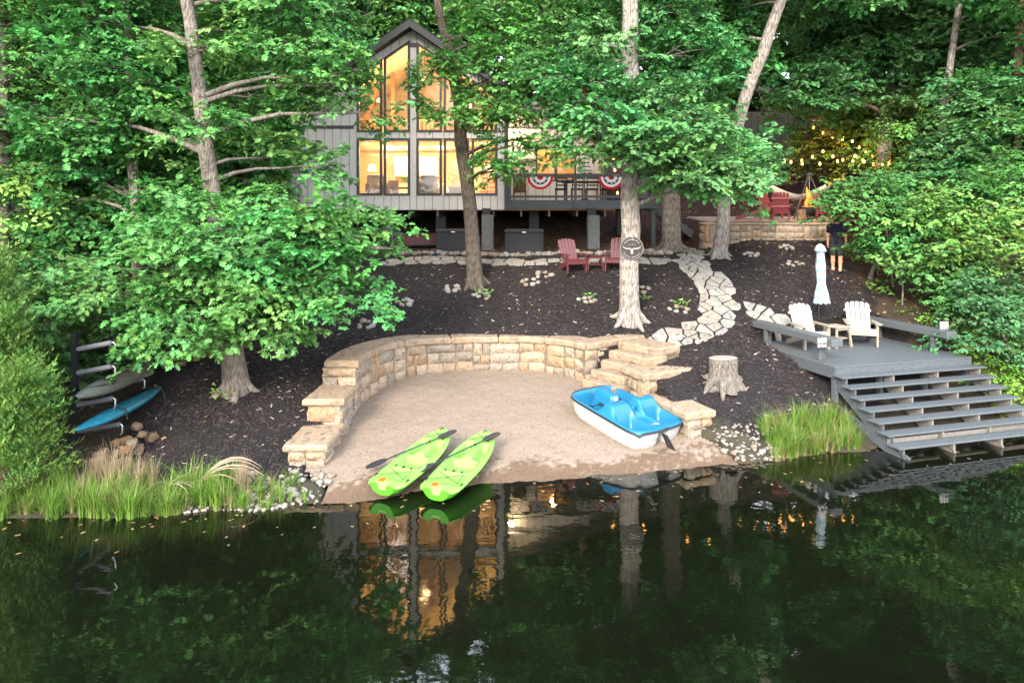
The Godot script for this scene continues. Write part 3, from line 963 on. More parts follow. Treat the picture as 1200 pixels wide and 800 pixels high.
func tree(called: String, label: String, group: String, pts: Array, rad: Array, clumps: Array, bark: String, kind := "oak", leaf_m := "leaf", tint := Color(0.05, 0.125, 0.045), dens := 46.0, sc := 1.0, sides := 10) -> Node3D:
	var base: Vector3 = pts[0]
	var t := thing(called, label, "tree", base, 0, group)
	var tr := MB.new()
	var P := []
	var Rr := []
	# root flare, then the trunk with small bends
	P.append(Vector3(0, -0.35, 0)); Rr.append(rad[0] * 1.55)
	P.append(Vector3(0, 0.02, 0)); Rr.append(rad[0] * 1.32)
	P.append((pts[1] - base).normalized() * 0.2); Rr.append(rad[0] * 1.1)
	P.append((pts[1] - base).normalized() * 0.5); Rr.append(rad[0])
	for i in range(1, pts.size()):
		if i > 1 or pts[1].distance_to(base) > 2.0:
			var m: Vector3 = (pts[i] + pts[i - 1]) * 0.5 - base + Vector3(rnd(-1, 1), 0, rnd(-1, 1)) * 0.25 * rad[i]
			P.append(m); Rr.append((rad[i] + rad[i - 1]) * 0.5 * rnd(0.97, 1.05))
		P.append(pts[i] - base); Rr.append(rad[i])
	tr.tube(P, Rr, sides + 2)
	var tp := part(tr, "trunk", mats[bark], t)
	for k in (5 if rad[0] > 0.15 else 0):   # buttress roots
		var a := TAU * k / 5.0 + rnd(-0.3, 0.3)
		var rt := MB.new()
		var e := Vector3(cos(a), 0, sin(a)) * 0.82
		var gx: Vector3 = base + e * rad[0] * 2.6
		var drop: float = land(gx.x, -gx.z) - base.y
		rt.tube([e * rad[0] * 0.5 + Vector3(0, 0.3, 0), e * rad[0] * 1.1 + Vector3(0, 0.13, 0), e * rad[0] * 1.8 + Vector3(0, 0.02 + drop * 0.5, 0), e * rad[0] * 2.8 + Vector3(0, drop - 0.08, 0)], [rad[0] * 0.5, rad[0] * 0.42, rad[0] * 0.3, rad[0] * 0.12], 7)
		part(rt, "root", mats[bark], t)
	var places := []
	for c in clumps:
		for q in clump_places(c[0] - base, c[1], dens * (c[2] if c.size() > 2 else 1.0), sc): places.append(q)
		# a limb from the trunk, lower than the clump, and twigs fanning into it
		var ce: Vector3 = c[0] - base
		var best := P.size() - 1
		var a0: Vector3 = P[best]
		var from_h: float = ce.y - 0.22 * Vector2(ce.x - P[mini(4, best)].x, ce.z - P[mini(4, best)].z).length()
		for i in range(3, P.size()):
			if P[i].y > from_h:
				best = i
				a0 = P[i - 1].lerp(P[i], clampf((from_h - P[i - 1].y) / (P[i].y - P[i - 1].y), 0, 1))
				break
		var lr: float = minf(Rr[best] * 0.5, 0.025 + 0.016 * ce.distance_to(a0))
		var lm := MB.new()
		var mid: Vector3 = a0.lerp(ce, 0.5) + Vector3(rnd(-0.15, 0.15), 0.12 * ce.distance_to(a0) * 0.5, rnd(-0.15, 0.15))
		lm.tube([a0, a0.lerp(mid, 0.5) + Vector3(0, 0.05, 0), mid, ce], [lr, lr * 0.8, lr * 0.6, lr * 0.35], 6)
		for k in 5:
			var a := rnd(0, TAU)
			var e: Vector3 = ce + Vector3(cos(a) * c[1].x, rnd(-0.3, 0.5) * c[1].y, sin(a) * c[1].z) * 0.75
			var b: Vector3 = mid.lerp(ce, rnd(0.2, 1.0))
			lm.tube([b, b.lerp(e, 0.5) + Vector3(0, rnd(0, 0.15), 0), e], [lr * 0.35, lr * 0.22, 0.006], 5, false)
		part(lm, "limb", mats[bark], t)
	foliage(t, places, kind, mats[leaf_m], tint)
	return t
func make_tree_at(called: String, label: String, group: String, x: float, d: float, lean: Vector2, height: float, r: float, h0: float, R: float, n: int, bark: String, kind: String, leaf_m: String, tint: Color, dens: float, sc: float) -> void:
	var b := Vector3(x, land(x, d), -d)
	var pts := [b]
	var rad := [r]
	for k in range(1, 6):
		var f := k / 5.0
		pts.append(b + Vector3(lean.x * f * f + rnd(-0.12, 0.12), height * f * 0.93, lean.y * f * f + rnd(-0.12, 0.12)))
		rad.append(lerpf(r * 0.92, 0.03, pow(f, 1.4)))
	var c := spread(pts[2] * 0.4 + pts[4] * 0.6, b.y + h0, b.y + height, R, n)
	tree(called, label, group, pts, rad, c, bark, kind, leaf_m, tint, dens, sc, 8)

func make_front_trees() -> void:
	var c := []
	c = [[Vector3(-6.87, 3.48, -12.90), Vector3(0.88, 0.58, 0.79)], [Vector3(-7.46, 3.07, -12.60), Vector3(0.63, 0.36, 0.57)], [Vector3(-6.28, 2.71, -12.40), Vector3(0.78, 0.36, 0.70)], [Vector3(-5.78, 4.39, -13.00), Vector3(1.27, 0.58, 1.14)], [Vector3(-4.69, 3.97, -13.20), Vector3(1.15, 0.66, 1.03)], [Vector3(-4.68, 3.01, -12.60), Vector3(0.96, 0.43, 0.87)], [Vector3(-3.56, 4.14, -13.40), Vector3(0.88, 0.42, 0.79)], [Vector3(-3.34, 2.96, -13.00), Vector3(0.58, 0.31, 0.52)], [Vector3(-2.72, 3.99, -13.60), Vector3(0.57, 0.25, 0.52)], [Vector3(-7.10, 4.38, -14.20), Vector3(1.08, 0.56, 0.98)], [Vector3(-5.11, 2.49, -12.60), Vector3(0.50, 0.23, 0.45)], [Vector3(-4.21, 3.37, -13.60), Vector3(0.89, 0.43, 0.81)], [Vector3(-6.96, 2.46, -12.60), Vector3(0.36, 0.23, 0.33)], [Vector3(-4.02, 7.51, -14.20), Vector3(0.75, 0.41, 0.67)], [Vector3(-3.41, 6.95, -14.40), Vector3(0.38, 0.27, 0.34)], [Vector3(-4.71, 8.46, -14.60), Vector3(0.81, 0.35, 0.73)], [Vector3(-5.42, 5.96, -14.60), Vector3(0.58, 0.38, 0.52)], [Vector3(-4.57, 5.75, -14.60), Vector3(0.31, 0.23, 0.28)], [Vector3(-5.78, 7.36, -14.90), Vector3(0.86, 0.47, 0.78)], [Vector3(-6.33, 8.81, -14.80), Vector3(0.97, 0.43, 0.88)], [Vector3(-8.34, 7.65, -14.40), Vector3(1.14, 0.57, 1.02)], [Vector3(-8.84, 8.94, -14.60), Vector3(1.15, 0.50, 1.04)], [Vector3(-8.14, 6.58, -14.90), Vector3(0.98, 0.51, 0.88)], [Vector3(-9.53, 6.77, -14.20), Vector3(1.12, 0.49, 1.01)], [Vector3(-5.33, 9.46, -15.00), Vector3(0.99, 0.43, 0.89)], [Vector3(-7.69, 5.20, -14.80), Vector3(1.17, 0.43, 1.05)], [Vector3(-6.62, 6.63, -13.30), Vector3(0.60, 0.23, 0.54)], [Vector3(-6.30, 8.17, -13.30), Vector3(0.63, 0.25, 0.57)], [Vector3(-3.78, 7.66, -14.00), Vector3(0.63, 0.33, 0.56)]]
	c.append_array(spread(Vector3(-6.80, 0, -14.40), 10.5, 14.5, 3.0, 6))
	tree("oak_tree", "big oak with a low spreading skirt of leaves, left of the beach", "oaks on the slope below the house", [Vector3(-5.82, 0.94, -13.70), Vector3(-6.08, 3.08, -13.75), Vector3(-6.39, 5.22, -13.80), Vector3(-6.61, 6.89, -13.80), Vector3(-6.77, 8.16, -13.80), Vector3(-6.99, 9.52, -13.80), Vector3(-7.17, 11.61, -13.80), Vector3(-7.32, 14.77, -13.90)], [0.25, 0.195, 0.165, 0.15, 0.135, 0.12, 0.09, 0.04], c, "bark", "oak", "leaf", Color(0.052, 0.152, 0.040), 42, 1.00)
	c = [[Vector3(-10.26, 5.11, -15.00), Vector3(1.18, 0.67, 1.07)], [Vector3(-9.28, 4.13, -15.00), Vector3(0.99, 0.59, 0.89)], [Vector3(-10.37, 3.75, -14.60), Vector3(0.96, 0.54, 0.86)], [Vector3(-10.32, 5.57, -16.00), Vector3(1.26, 0.72, 1.14)], [Vector3(-11.35, 5.73, -15.40), Vector3(1.01, 0.61, 0.91)], [Vector3(-9.24, 7.19, -15.60), Vector3(1.23, 0.62, 1.11)]]
	c.append_array(spread(Vector3(-8.90, 0, -15.00), 9.0, 15.0, 2.6, 6))
	tree("oak_tree", "slender oak with a bare straight lower trunk right behind the kayak rack", "oaks on the slope below the house", [Vector3(-8.20, 1.13, -14.50), Vector3(-8.28, 2.23, -14.50), Vector3(-8.45, 3.75, -14.60), Vector3(-8.61, 5.88, -14.70), Vector3(-8.72, 8.42, -14.80), Vector3(-8.82, 10.80, -14.90), Vector3(-8.88, 13.60, -15.00)], [0.13, 0.125, 0.12, 0.11, 0.1, 0.08, 0.03], c, "bark", "oak", "leaf", Color(0.043, 0.130, 0.036), 40, 1.00)
	c = [[Vector3(-2.06, 8.67, -18.40), Vector3(0.53, 0.22, 0.48)], [Vector3(-1.32, 9.01, -18.20), Vector3(0.67, 0.24, 0.60)], [Vector3(0.00, 9.76, -18.60), Vector3(1.08, 0.44, 0.97)], [Vector3(0.97, 8.74, -18.40), Vector3(0.92, 0.39, 0.83)], [Vector3(-0.72, 8.46, -18.20), Vector3(0.96, 0.29, 0.86)], [Vector3(-1.25, 7.43, -18.20), Vector3(0.81, 0.24, 0.73)], [Vector3(-2.17, 7.68, -18.30), Vector3(0.43, 0.19, 0.39)], [Vector3(-0.19, 7.52, -18.20), Vector3(0.62, 0.22, 0.56)], [Vector3(0.67, 6.90, -18.20), Vector3(0.48, 0.17, 0.43)], [Vector3(-0.09, 6.59, -18.00), Vector3(0.57, 0.17, 0.51)], [Vector3(-0.47, 5.92, -17.90), Vector3(0.52, 0.14, 0.47)], [Vector3(0.38, 6.15, -17.90), Vector3(0.38, 0.12, 0.34)], [Vector3(-0.61, 10.72, -18.60), Vector3(0.98, 0.39, 0.88)], [Vector3(1.28, 10.37, -19.40), Vector3(1.12, 0.56, 1.01)]]
	c.append_array(spread(Vector3(-1.20, 0, -19.00), 13.0, 16.5, 3.2, 6))
	tree("oak_tree", "dark-trunked oak rising in front of the lit windows", "oaks on the slope below the house", [Vector3(-1.09, 2.68, -19.26), Vector3(-1.19, 4.25, -19.20), Vector3(-1.36, 5.89, -19.20), Vector3(-1.52, 6.90, -19.20), Vector3(-1.57, 8.04, -19.20), Vector3(-1.76, 9.27, -19.10), Vector3(-2.12, 10.50, -19.00), Vector3(-2.38, 12.50, -19.00), Vector3(-2.50, 16.00, -19.00)], [0.235, 0.21, 0.2, 0.19, 0.17, 0.15, 0.12, 0.1, 0.04], c, "bark_dark", "oak", "leaf", Color(0.050, 0.148, 0.034), 40, 0.95)
	c = [[Vector3(2.03, 8.16, -16.80), Vector3(0.97, 0.40, 0.88)], [Vector3(2.39, 7.12, -16.20), Vector3(0.98, 0.38, 0.88)], [Vector3(3.58, 7.04, -16.00), Vector3(1.52, 0.72, 1.36)], [Vector3(4.96, 6.67, -16.40), Vector3(1.29, 0.65, 1.17)], [Vector3(3.22, 6.49, -15.80), Vector3(1.12, 0.27, 1.01)], [Vector3(1.81, 7.72, -17.20), Vector3(0.63, 0.20, 0.57)], [Vector3(5.29, 5.98, -16.40), Vector3(0.99, 0.39, 0.89)], [Vector3(4.18, 5.67, -15.90), Vector3(0.75, 0.38, 0.68)], [Vector3(5.64, 5.44, -16.80), Vector3(0.66, 0.24, 0.60)], [Vector3(2.05, 6.48, -16.20), Vector3(0.38, 0.17, 0.35)], [Vector3(0.92, 8.35, -17.40), Vector3(0.78, 0.25, 0.70)], [Vector3(1.85, 9.37, -17.60), Vector3(1.20, 0.51, 1.08)], [Vector3(4.84, 9.20, -18.40), Vector3(1.36, 0.58, 1.22)], [Vector3(4.16, 10.47, -18.60), Vector3(1.47, 0.49, 1.32)], [Vector3(1.08, 9.20, -18.20), Vector3(0.81, 0.43, 0.73)], [Vector3(5.21, 8.26, -18.40), Vector3(0.97, 0.48, 0.87)], [Vector3(6.44, 6.43, -17.80), Vector3(0.52, 0.33, 0.46)], [Vector3(2.39, 8.34, -18.20), Vector3(0.96, 0.34, 0.86)]]
	c.append_array(spread(Vector3(3.10, 0, -18.00), 12.0, 16.0, 3.3, 6))
	tree("oak_tree", "tall pale-barked oak with a round sign on its straight trunk", "oaks on the slope below the house", [Vector3(3.17, 1.88, -17.45), Vector3(3.14, 3.36, -17.40), Vector3(3.16, 5.20, -17.40), Vector3(3.16, 7.03, -17.40), Vector3(3.16, 9.09, -17.40), Vector3(3.14, 11.15, -17.40), Vector3(3.09, 13.67, -17.40), Vector3(3.09, 17.79, -17.40)], [0.27, 0.255, 0.25, 0.24, 0.22, 0.19, 0.14, 0.05], c, "bark_pale", "oak", "leaf", Color(0.056, 0.158, 0.050), 38, 1.00)
	c = [[Vector3(5.50, 11.14, -22.00), Vector3(1.74, 0.98, 1.44)], [Vector3(3.03, 11.14, -23.00), Vector3(1.82, 0.91, 1.44)], [Vector3(7.40, 10.11, -22.50), Vector3(1.78, 1.07, 1.44)], [Vector3(5.26, 9.11, -23.50), Vector3(1.86, 0.80, 1.44)]]
	c.append_array(spread(Vector3(5.70, 0, -22.80), 12.0, 18.0, 4.2, 8))
	tree("oak_tree", "stout grey trunk with mossy foot at the end of the house deck", "oaks on the slope below the house", [Vector3(5.61, 3.48, -22.80), Vector3(5.61, 5.38, -22.80), Vector3(5.64, 7.78, -22.80), Vector3(5.70, 10.48, -22.80), Vector3(5.76, 13.48, -22.80), Vector3(5.85, 16.78, -22.80)], [0.34, 0.31, 0.3, 0.28, 0.24, 0.1], c, "bark", "oak", "leaf", Color(0.043, 0.130, 0.036), 40, 1.10)
	c = [[Vector3(7.72, 6.44, -20.60), Vector3(0.54, 0.24, 0.49)], [Vector3(7.28, 5.97, -20.80), Vector3(0.60, 0.25, 0.54)], [Vector3(9.73, 12.15, -22.40), Vector3(1.30, 0.47, 1.17)], [Vector3(7.24, 11.58, -22.00), Vector3(1.33, 0.58, 1.20)], [Vector3(6.93, 10.52, -22.40), Vector3(1.06, 0.59, 0.95)]]
	c.append_array(spread(Vector3(9.80, 0, -20.10), 12.0, 17.0, 3.6, 7))
	tree("oak_tree", "oak with a pale trunk leaning to the right beside the fire pit wall", "oaks on the slope below the house", [Vector3(6.84, 3.32, -21.40), Vector3(6.95, 4.63, -21.30), Vector3(7.11, 6.16, -21.20), Vector3(7.35, 7.81, -21.00), Vector3(7.72, 9.14, -20.80), Vector3(8.21, 10.59, -20.60), Vector3(8.72, 12.14, -20.40), Vector3(9.30, 14.33, -20.20), Vector3(9.61, 17.13, -20.00)], [0.24, 0.21, 0.2, 0.2, 0.19, 0.18, 0.16, 0.11, 0.04], c, "bark_pale", "oak", "leaf", Color(0.056, 0.158, 0.050), 44, 1.00)
	c = [[Vector3(13.26, 10.79, -24.00), Vector3(1.45, 0.69, 1.31)], [Vector3(11.96, 9.75, -23.60), Vector3(1.37, 0.56, 1.23)], [Vector3(11.18, 9.13, -23.60), Vector3(1.12, 0.43, 1.01)], [Vector3(14.91, 10.69, -23.60), Vector3(1.55, 0.81, 1.40)], [Vector3(15.70, 9.10, -23.40), Vector3(1.66, 0.80, 1.44)], [Vector3(14.21, 12.05, -24.00), Vector3(1.89, 0.69, 1.44)], [Vector3(12.62, 12.24, -24.60), Vector3(1.94, 0.84, 1.44)], [Vector3(16.32, 11.56, -23.40), Vector3(1.85, 0.92, 1.44)]]
	c.append_array(spread(Vector3(14.20, 0, -24.50), 12.5, 17.5, 4.2, 9))
	tree("woodland_tree", "tall tree with broken pale trunk above the string lights", "trees on the wooded right bank", [Vector3(13.86, 4.40, -24.50), Vector3(14.02, 6.79, -24.50), Vector3(14.25, 8.34, -24.50), Vector3(14.44, 9.79, -24.50), Vector3(14.57, 11.56, -24.50), Vector3(14.76, 13.50, -24.50), Vector3(14.83, 17.69, -24.50)], [0.25, 0.24, 0.23, 0.21, 0.2, 0.17, 0.06], c, "bark_pale", "oak", "leaf", Color(0.048, 0.130, 0.045), 44, 1.10)
	c = [[Vector3(13.68, 9.25, -26.00), Vector3(1.37, 0.55, 1.23)], [Vector3(11.97, 8.57, -26.00), Vector3(1.23, 0.48, 1.11)], [Vector3(15.05, 8.23, -26.00), Vector3(1.37, 0.62, 1.23)], [Vector3(12.90, 11.43, -26.50), Vector3(1.53, 0.77, 1.38)]]
	c.append_array(spread(Vector3(14.90, 0, -27.00), 13.0, 18.0, 3.4, 7))
	tree("woodland_tree", "thin pale tree left of the broken trunk above the lights", "trees on the wooded right bank", [Vector3(14.67, 5.01, -27.00), Vector3(14.71, 7.30, -27.00), Vector3(14.74, 9.43, -27.00), Vector3(14.78, 11.56, -27.00), Vector3(14.85, 13.69, -27.00), Vector3(14.85, 17.96, -27.00)], [0.17, 0.16, 0.15, 0.14, 0.13, 0.04], c, "bark_pale", "oak", "leaf", Color(0.043, 0.130, 0.036), 40, 1.15)
	c = [[Vector3(14.30, 7.46, -20.50), Vector3(1.62, 0.76, 1.44)], [Vector3(15.45, 8.83, -20.60), Vector3(1.36, 0.81, 1.22)], [Vector3(14.88, 6.62, -20.20), Vector3(1.33, 0.64, 1.20)], [Vector3(14.23, 6.44, -20.60), Vector3(1.08, 0.54, 0.98)], [Vector3(16.30, 10.57, -21.00), Vector3(1.38, 0.83, 1.24)]]
	c.append_array(spread(Vector3(14.50, 0, -21.00), 11.0, 18.0, 3.2, 8))
	tree("woodland_tree", "leaning thin tree in the right-hand wood, high above the dock", "trees on the wooded right bank", [Vector3(13.76, 3.93, -21.00), Vector3(13.87, 6.42, -21.00), Vector3(14.04, 8.63, -21.00), Vector3(14.26, 10.02, -21.00), Vector3(14.51, 11.67, -21.00), Vector3(14.64, 14.99, -21.00)], [0.12, 0.115, 0.11, 0.1, 0.09, 0.03], c, "bark_pale", "oak", "leaf", Color(0.055, 0.140, 0.050), 46, 1.05)
	c = [[Vector3(15.22, 7.33, -19.60), Vector3(1.03, 0.67, 0.93)], [Vector3(15.06, 5.52, -19.40), Vector3(1.02, 0.66, 0.92)], [Vector3(16.02, 8.92, -19.80), Vector3(1.30, 1.04, 1.17)]]
	c.append_array(spread(Vector3(15.80, 0, -20.00), 10.0, 18.0, 3.4, 8))
	tree("woodland_tree", "tree at the right picture edge with a thin reddish trunk", "trees on the wooded right bank", [Vector3(15.68, 3.90, -20.00), Vector3(15.63, 5.02, -20.00), Vector3(15.61, 8.18, -20.00), Vector3(15.66, 11.34, -20.00), Vector3(15.68, 14.49, -20.00)], [0.15, 0.14, 0.13, 0.11, 0.04], c, "bark_red", "oak", "leaf", Color(0.052, 0.152, 0.040), 46, 1.05)
	c = [[Vector3(10.41, 5.21, -19.20), Vector3(0.96, 0.30, 0.86)], [Vector3(11.38, 5.05, -19.00), Vector3(1.20, 0.45, 1.08)], [Vector3(9.80, 4.88, -19.00), Vector3(0.45, 0.23, 0.41)], [Vector3(10.69, 4.55, -18.80), Vector3(0.84, 0.32, 0.76)], [Vector3(11.38, 4.16, -18.60), Vector3(1.08, 0.37, 0.97)], [Vector3(11.19, 3.75, -18.90), Vector3(0.55, 0.17, 0.49)], [Vector3(12.38, 5.14, -19.40), Vector3(1.12, 0.51, 1.01)]]
	tree("sapling", "young tree with layered bright leaves hiding the right end of the fire pit wall", "leafy undergrowth on the right bank", [Vector3(10.83, 2.81, -19.60), Vector3(11.04, 3.41, -19.60), Vector3(10.70, 4.26, -19.60), Vector3(10.93, 5.22, -19.60)], [0.05, 0.045, 0.035, 0.012], c, "bark", "oval", "leaf_light", Color(0.052, 0.152, 0.040), 40, 1.25)
	c = [[Vector3(13.01, 5.98, -20.60), Vector3(1.19, 0.41, 1.07)], [Vector3(13.42, 5.81, -20.00), Vector3(1.58, 0.68, 1.42)], [Vector3(11.77, 5.53, -20.80), Vector3(0.88, 0.27, 0.79)]]
	tree("sapling", "bluish-green young oak leaning over the hammock end", "leafy undergrowth on the right bank", [Vector3(12.47, 3.51, -20.60), Vector3(12.69, 4.13, -20.60), Vector3(12.33, 4.99, -20.60), Vector3(12.58, 5.98, -20.60)], [0.05, 0.045, 0.035, 0.012], c, "bark", "oak", "leaf", Color(0.056, 0.158, 0.050), 40, 1.00)
	c = [[Vector3(12.79, 7.83, -27.00), Vector3(1.21, 0.32, 1.09)], [Vector3(13.75, 7.35, -26.80), Vector3(1.41, 0.32, 1.27)], [Vector3(12.78, 6.91, -26.60), Vector3(1.05, 0.28, 0.95)], [Vector3(14.65, 8.07, -27.50), Vector3(0.87, 0.29, 0.78)]]
	tree("sapling", "yellow-green sapling lit by the string lights behind the fire pit", "leafy undergrowth on the right bank", [Vector3(13.93, 4.86, -27.50), Vector3(14.22, 5.66, -27.50), Vector3(13.75, 6.79, -27.50), Vector3(14.08, 8.07, -27.50)], [0.05, 0.045, 0.035, 0.012], c, "bark", "oval", "leaf_light", Color(0.10, 0.16, 0.03), 40, 1.20)
	c = [[Vector3(12.36, 4.85, -17.40), Vector3(1.19, 0.55, 1.07)], [Vector3(12.86, 3.95, -17.00), Vector3(1.03, 0.67, 0.93)], [Vector3(11.86, 3.95, -17.00), Vector3(0.89, 0.40, 0.81)], [Vector3(12.34, 2.98, -16.60), Vector3(1.00, 0.52, 0.90)], [Vector3(13.35, 4.96, -17.20), Vector3(0.91, 0.68, 0.81)]]
	tree("sapling", "light green sapling at the right edge, halfway up the bank", "leafy undergrowth on the right bank", [Vector3(12.30, 1.83, -17.00), Vector3(12.48, 2.61, -17.00), Vector3(12.19, 3.71, -17.00), Vector3(12.39, 4.96, -17.00)], [0.05, 0.045, 0.035, 0.012], c, "bark", "oval", "leaf_light", Color(0.070, 0.155, 0.034), 40, 1.15)
	c = [[Vector3(11.56, 3.64, -17.40), Vector3(0.82, 0.34, 0.74)], [Vector3(11.81, 2.81, -17.00), Vector3(0.72, 0.31, 0.64)], [Vector3(11.23, 3.40, -17.60), Vector3(0.56, 0.21, 0.50)], [Vector3(12.20, 2.39, -16.80), Vector3(0.66, 0.33, 0.60)]]
	tree("sapling", "bright leafy sapling just behind the dock's right bench", "leafy undergrowth on the right bank", [Vector3(11.91, 1.97, -17.40), Vector3(12.09, 2.39, -17.40), Vector3(11.79, 2.97, -17.40), Vector3(12.00, 3.64, -17.40)], [0.05, 0.045, 0.035, 0.012], c, "bark", "oval", "leaf_light", Color(0.065, 0.165, 0.045), 40, 1.10)
	c = [[Vector3(11.60, 1.95, -15.60), Vector3(0.86, 0.49, 0.78)], [Vector3(12.11, 2.47, -15.60), Vector3(0.82, 0.53, 0.74)], [Vector3(11.14, 1.58, -15.40), Vector3(0.57, 0.32, 0.51)], [Vector3(12.06, 1.38, -15.40), Vector3(0.69, 0.45, 0.62)], [Vector3(12.11, 2.83, -16.00), Vector3(0.84, 0.46, 0.76)]]
	tree("sapling", "dark green bush right of the dock, hanging over the stairs", "leafy undergrowth on the right bank", [Vector3(11.80, 0.89, -15.60), Vector3(11.97, 1.39, -15.60), Vector3(11.70, 2.08, -15.60), Vector3(11.88, 2.88, -15.60)], [0.05, 0.045, 0.035, 0.012], c, "bark", "oval", "leaf_light", Color(0.045, 0.13, 0.05), 40, 1.05)
	c = [[Vector3(-11.25, 6.30, -15.00), Vector3(1.18, 0.51, 1.07)], [Vector3(-11.45, 7.88, -15.00), Vector3(1.18, 0.59, 1.07)], [Vector3(-10.91, 4.91, -14.80), Vector3(1.17, 0.51, 1.05)], [Vector3(-11.49, 3.55, -14.80), Vector3(0.78, 0.47, 0.70)], [Vector3(-10.94, 8.98, -15.40), Vector3(1.22, 0.53, 1.09)], [Vector3(-10.95, 2.99, -14.60), Vector3(0.96, 0.42, 0.86)]]
	c.append_array(spread(Vector3(-12.20, 0, -15.50), 9.0, 15.0, 3.0, 7))
	tree("woodland_tree", "tree with thin grey trunk at the far left of the picture", "trees on the wooded left bank", [Vector3(-12.13, 1.79, -15.50), Vector3(-12.11, 3.70, -15.50), Vector3(-12.13, 6.15, -15.50), Vector3(-12.18, 8.60, -15.50), Vector3(-12.24, 11.04, -15.50), Vector3(-12.34, 13.90, -15.50)], [0.12, 0.115, 0.11, 0.1, 0.09, 0.03], c, "bark", "oval", "leaf", Color(0.070, 0.160, 0.035), 54, 1.20)
	c = [[Vector3(-10.88, 5.90, -17.60), Vector3(1.39, 0.65, 1.25)], [Vector3(-12.27, 7.05, -17.60), Vector3(1.39, 0.69, 1.25)], [Vector3(-11.35, 8.44, -17.60), Vector3(1.39, 0.69, 1.25)], [Vector3(-10.30, 4.51, -17.40), Vector3(1.14, 0.64, 1.03)], [Vector3(-12.22, 4.51, -17.20), Vector3(1.36, 0.68, 1.22)], [Vector3(-11.18, 2.94, -17.00), Vector3(1.34, 0.54, 1.21)], [Vector3(-10.18, 9.72, -18.00), Vector3(1.42, 0.71, 1.28)]]
	c.append_array(spread(Vector3(-11.80, 0, -18.00), 11.0, 18.0, 3.4, 8))
	tree("woodland_tree", "thin tree behind the slender oak, among the left-hand foliage", "trees on the wooded left bank", [Vector3(-11.72, 2.54, -18.00), Vector3(-11.65, 4.03, -18.00), Vector3(-11.75, 6.40, -18.00), Vector3(-11.84, 9.24, -18.00), Vector3(-11.89, 12.08, -18.00), Vector3(-11.96, 14.45, -18.00)], [0.14, 0.13, 0.12, 0.11, 0.1, 0.03], c, "bark", "oak", "leaf", Color(0.043, 0.130, 0.036), 46, 1.10)
	c = [[Vector3(-8.00, 6.00, -19.00), Vector3(1.10, 0.65, 0.99)], [Vector3(-7.38, 7.00, -19.00), Vector3(0.90, 0.55, 0.81)], [Vector3(-8.75, 8.25, -19.00), Vector3(1.40, 0.70, 1.26)], [Vector3(-7.40, 8.84, -19.40), Vector3(1.17, 0.66, 1.06)], [Vector3(-6.58, 10.69, -19.60), Vector3(1.03, 0.41, 0.93)], [Vector3(-9.06, 6.46, -18.60), Vector3(1.22, 0.69, 1.10)], [Vector3(-7.34, 4.75, -18.60), Vector3(1.08, 0.54, 0.97)], [Vector3(-6.68, 4.87, -18.80), Vector3(0.35, 0.45, 0.31)], [Vector3(-6.66, 4.26, -18.40), Vector3(0.63, 0.44, 0.57)]]
	c.append_array(spread(Vector3(-7.70, 0, -19.40), 12.0, 20.0, 3.6, 9))
	tree("woodland_tree", "tree between the big left oak and the house corner", "trees on the wooded left bank", [Vector3(-7.70, 2.77, -19.50), Vector3(-7.95, 5.01, -19.50), Vector3(-8.34, 8.09, -19.50), Vector3(-7.91, 9.35, -19.40), Vector3(-7.66, 10.62, -19.40), Vector3(-7.53, 13.18, -19.40)], [0.17, 0.16, 0.15, 0.13, 0.11, 0.04], c, "bark_pale", "oak", "leaf", Color(0.043, 0.130, 0.036), 46, 1.10)

func ordinal(n: int) -> String:
	var ones := ["", "first", "second", "third", "fourth", "fifth", "sixth", "seventh", "eighth", "ninth", "tenth", "eleventh", "twelfth", "thirteenth", "fourteenth", "fifteenth", "sixteenth", "seventeenth", "eighteenth", "nineteenth"]
	if n < 20: return ones[n]
	var tens := ["", "", "twent", "thirt", "fort", "fift", "sixt"]
	return tens[n / 10] + ("ieth" if n % 10 == 0 else "y-" + ones[n % 10])

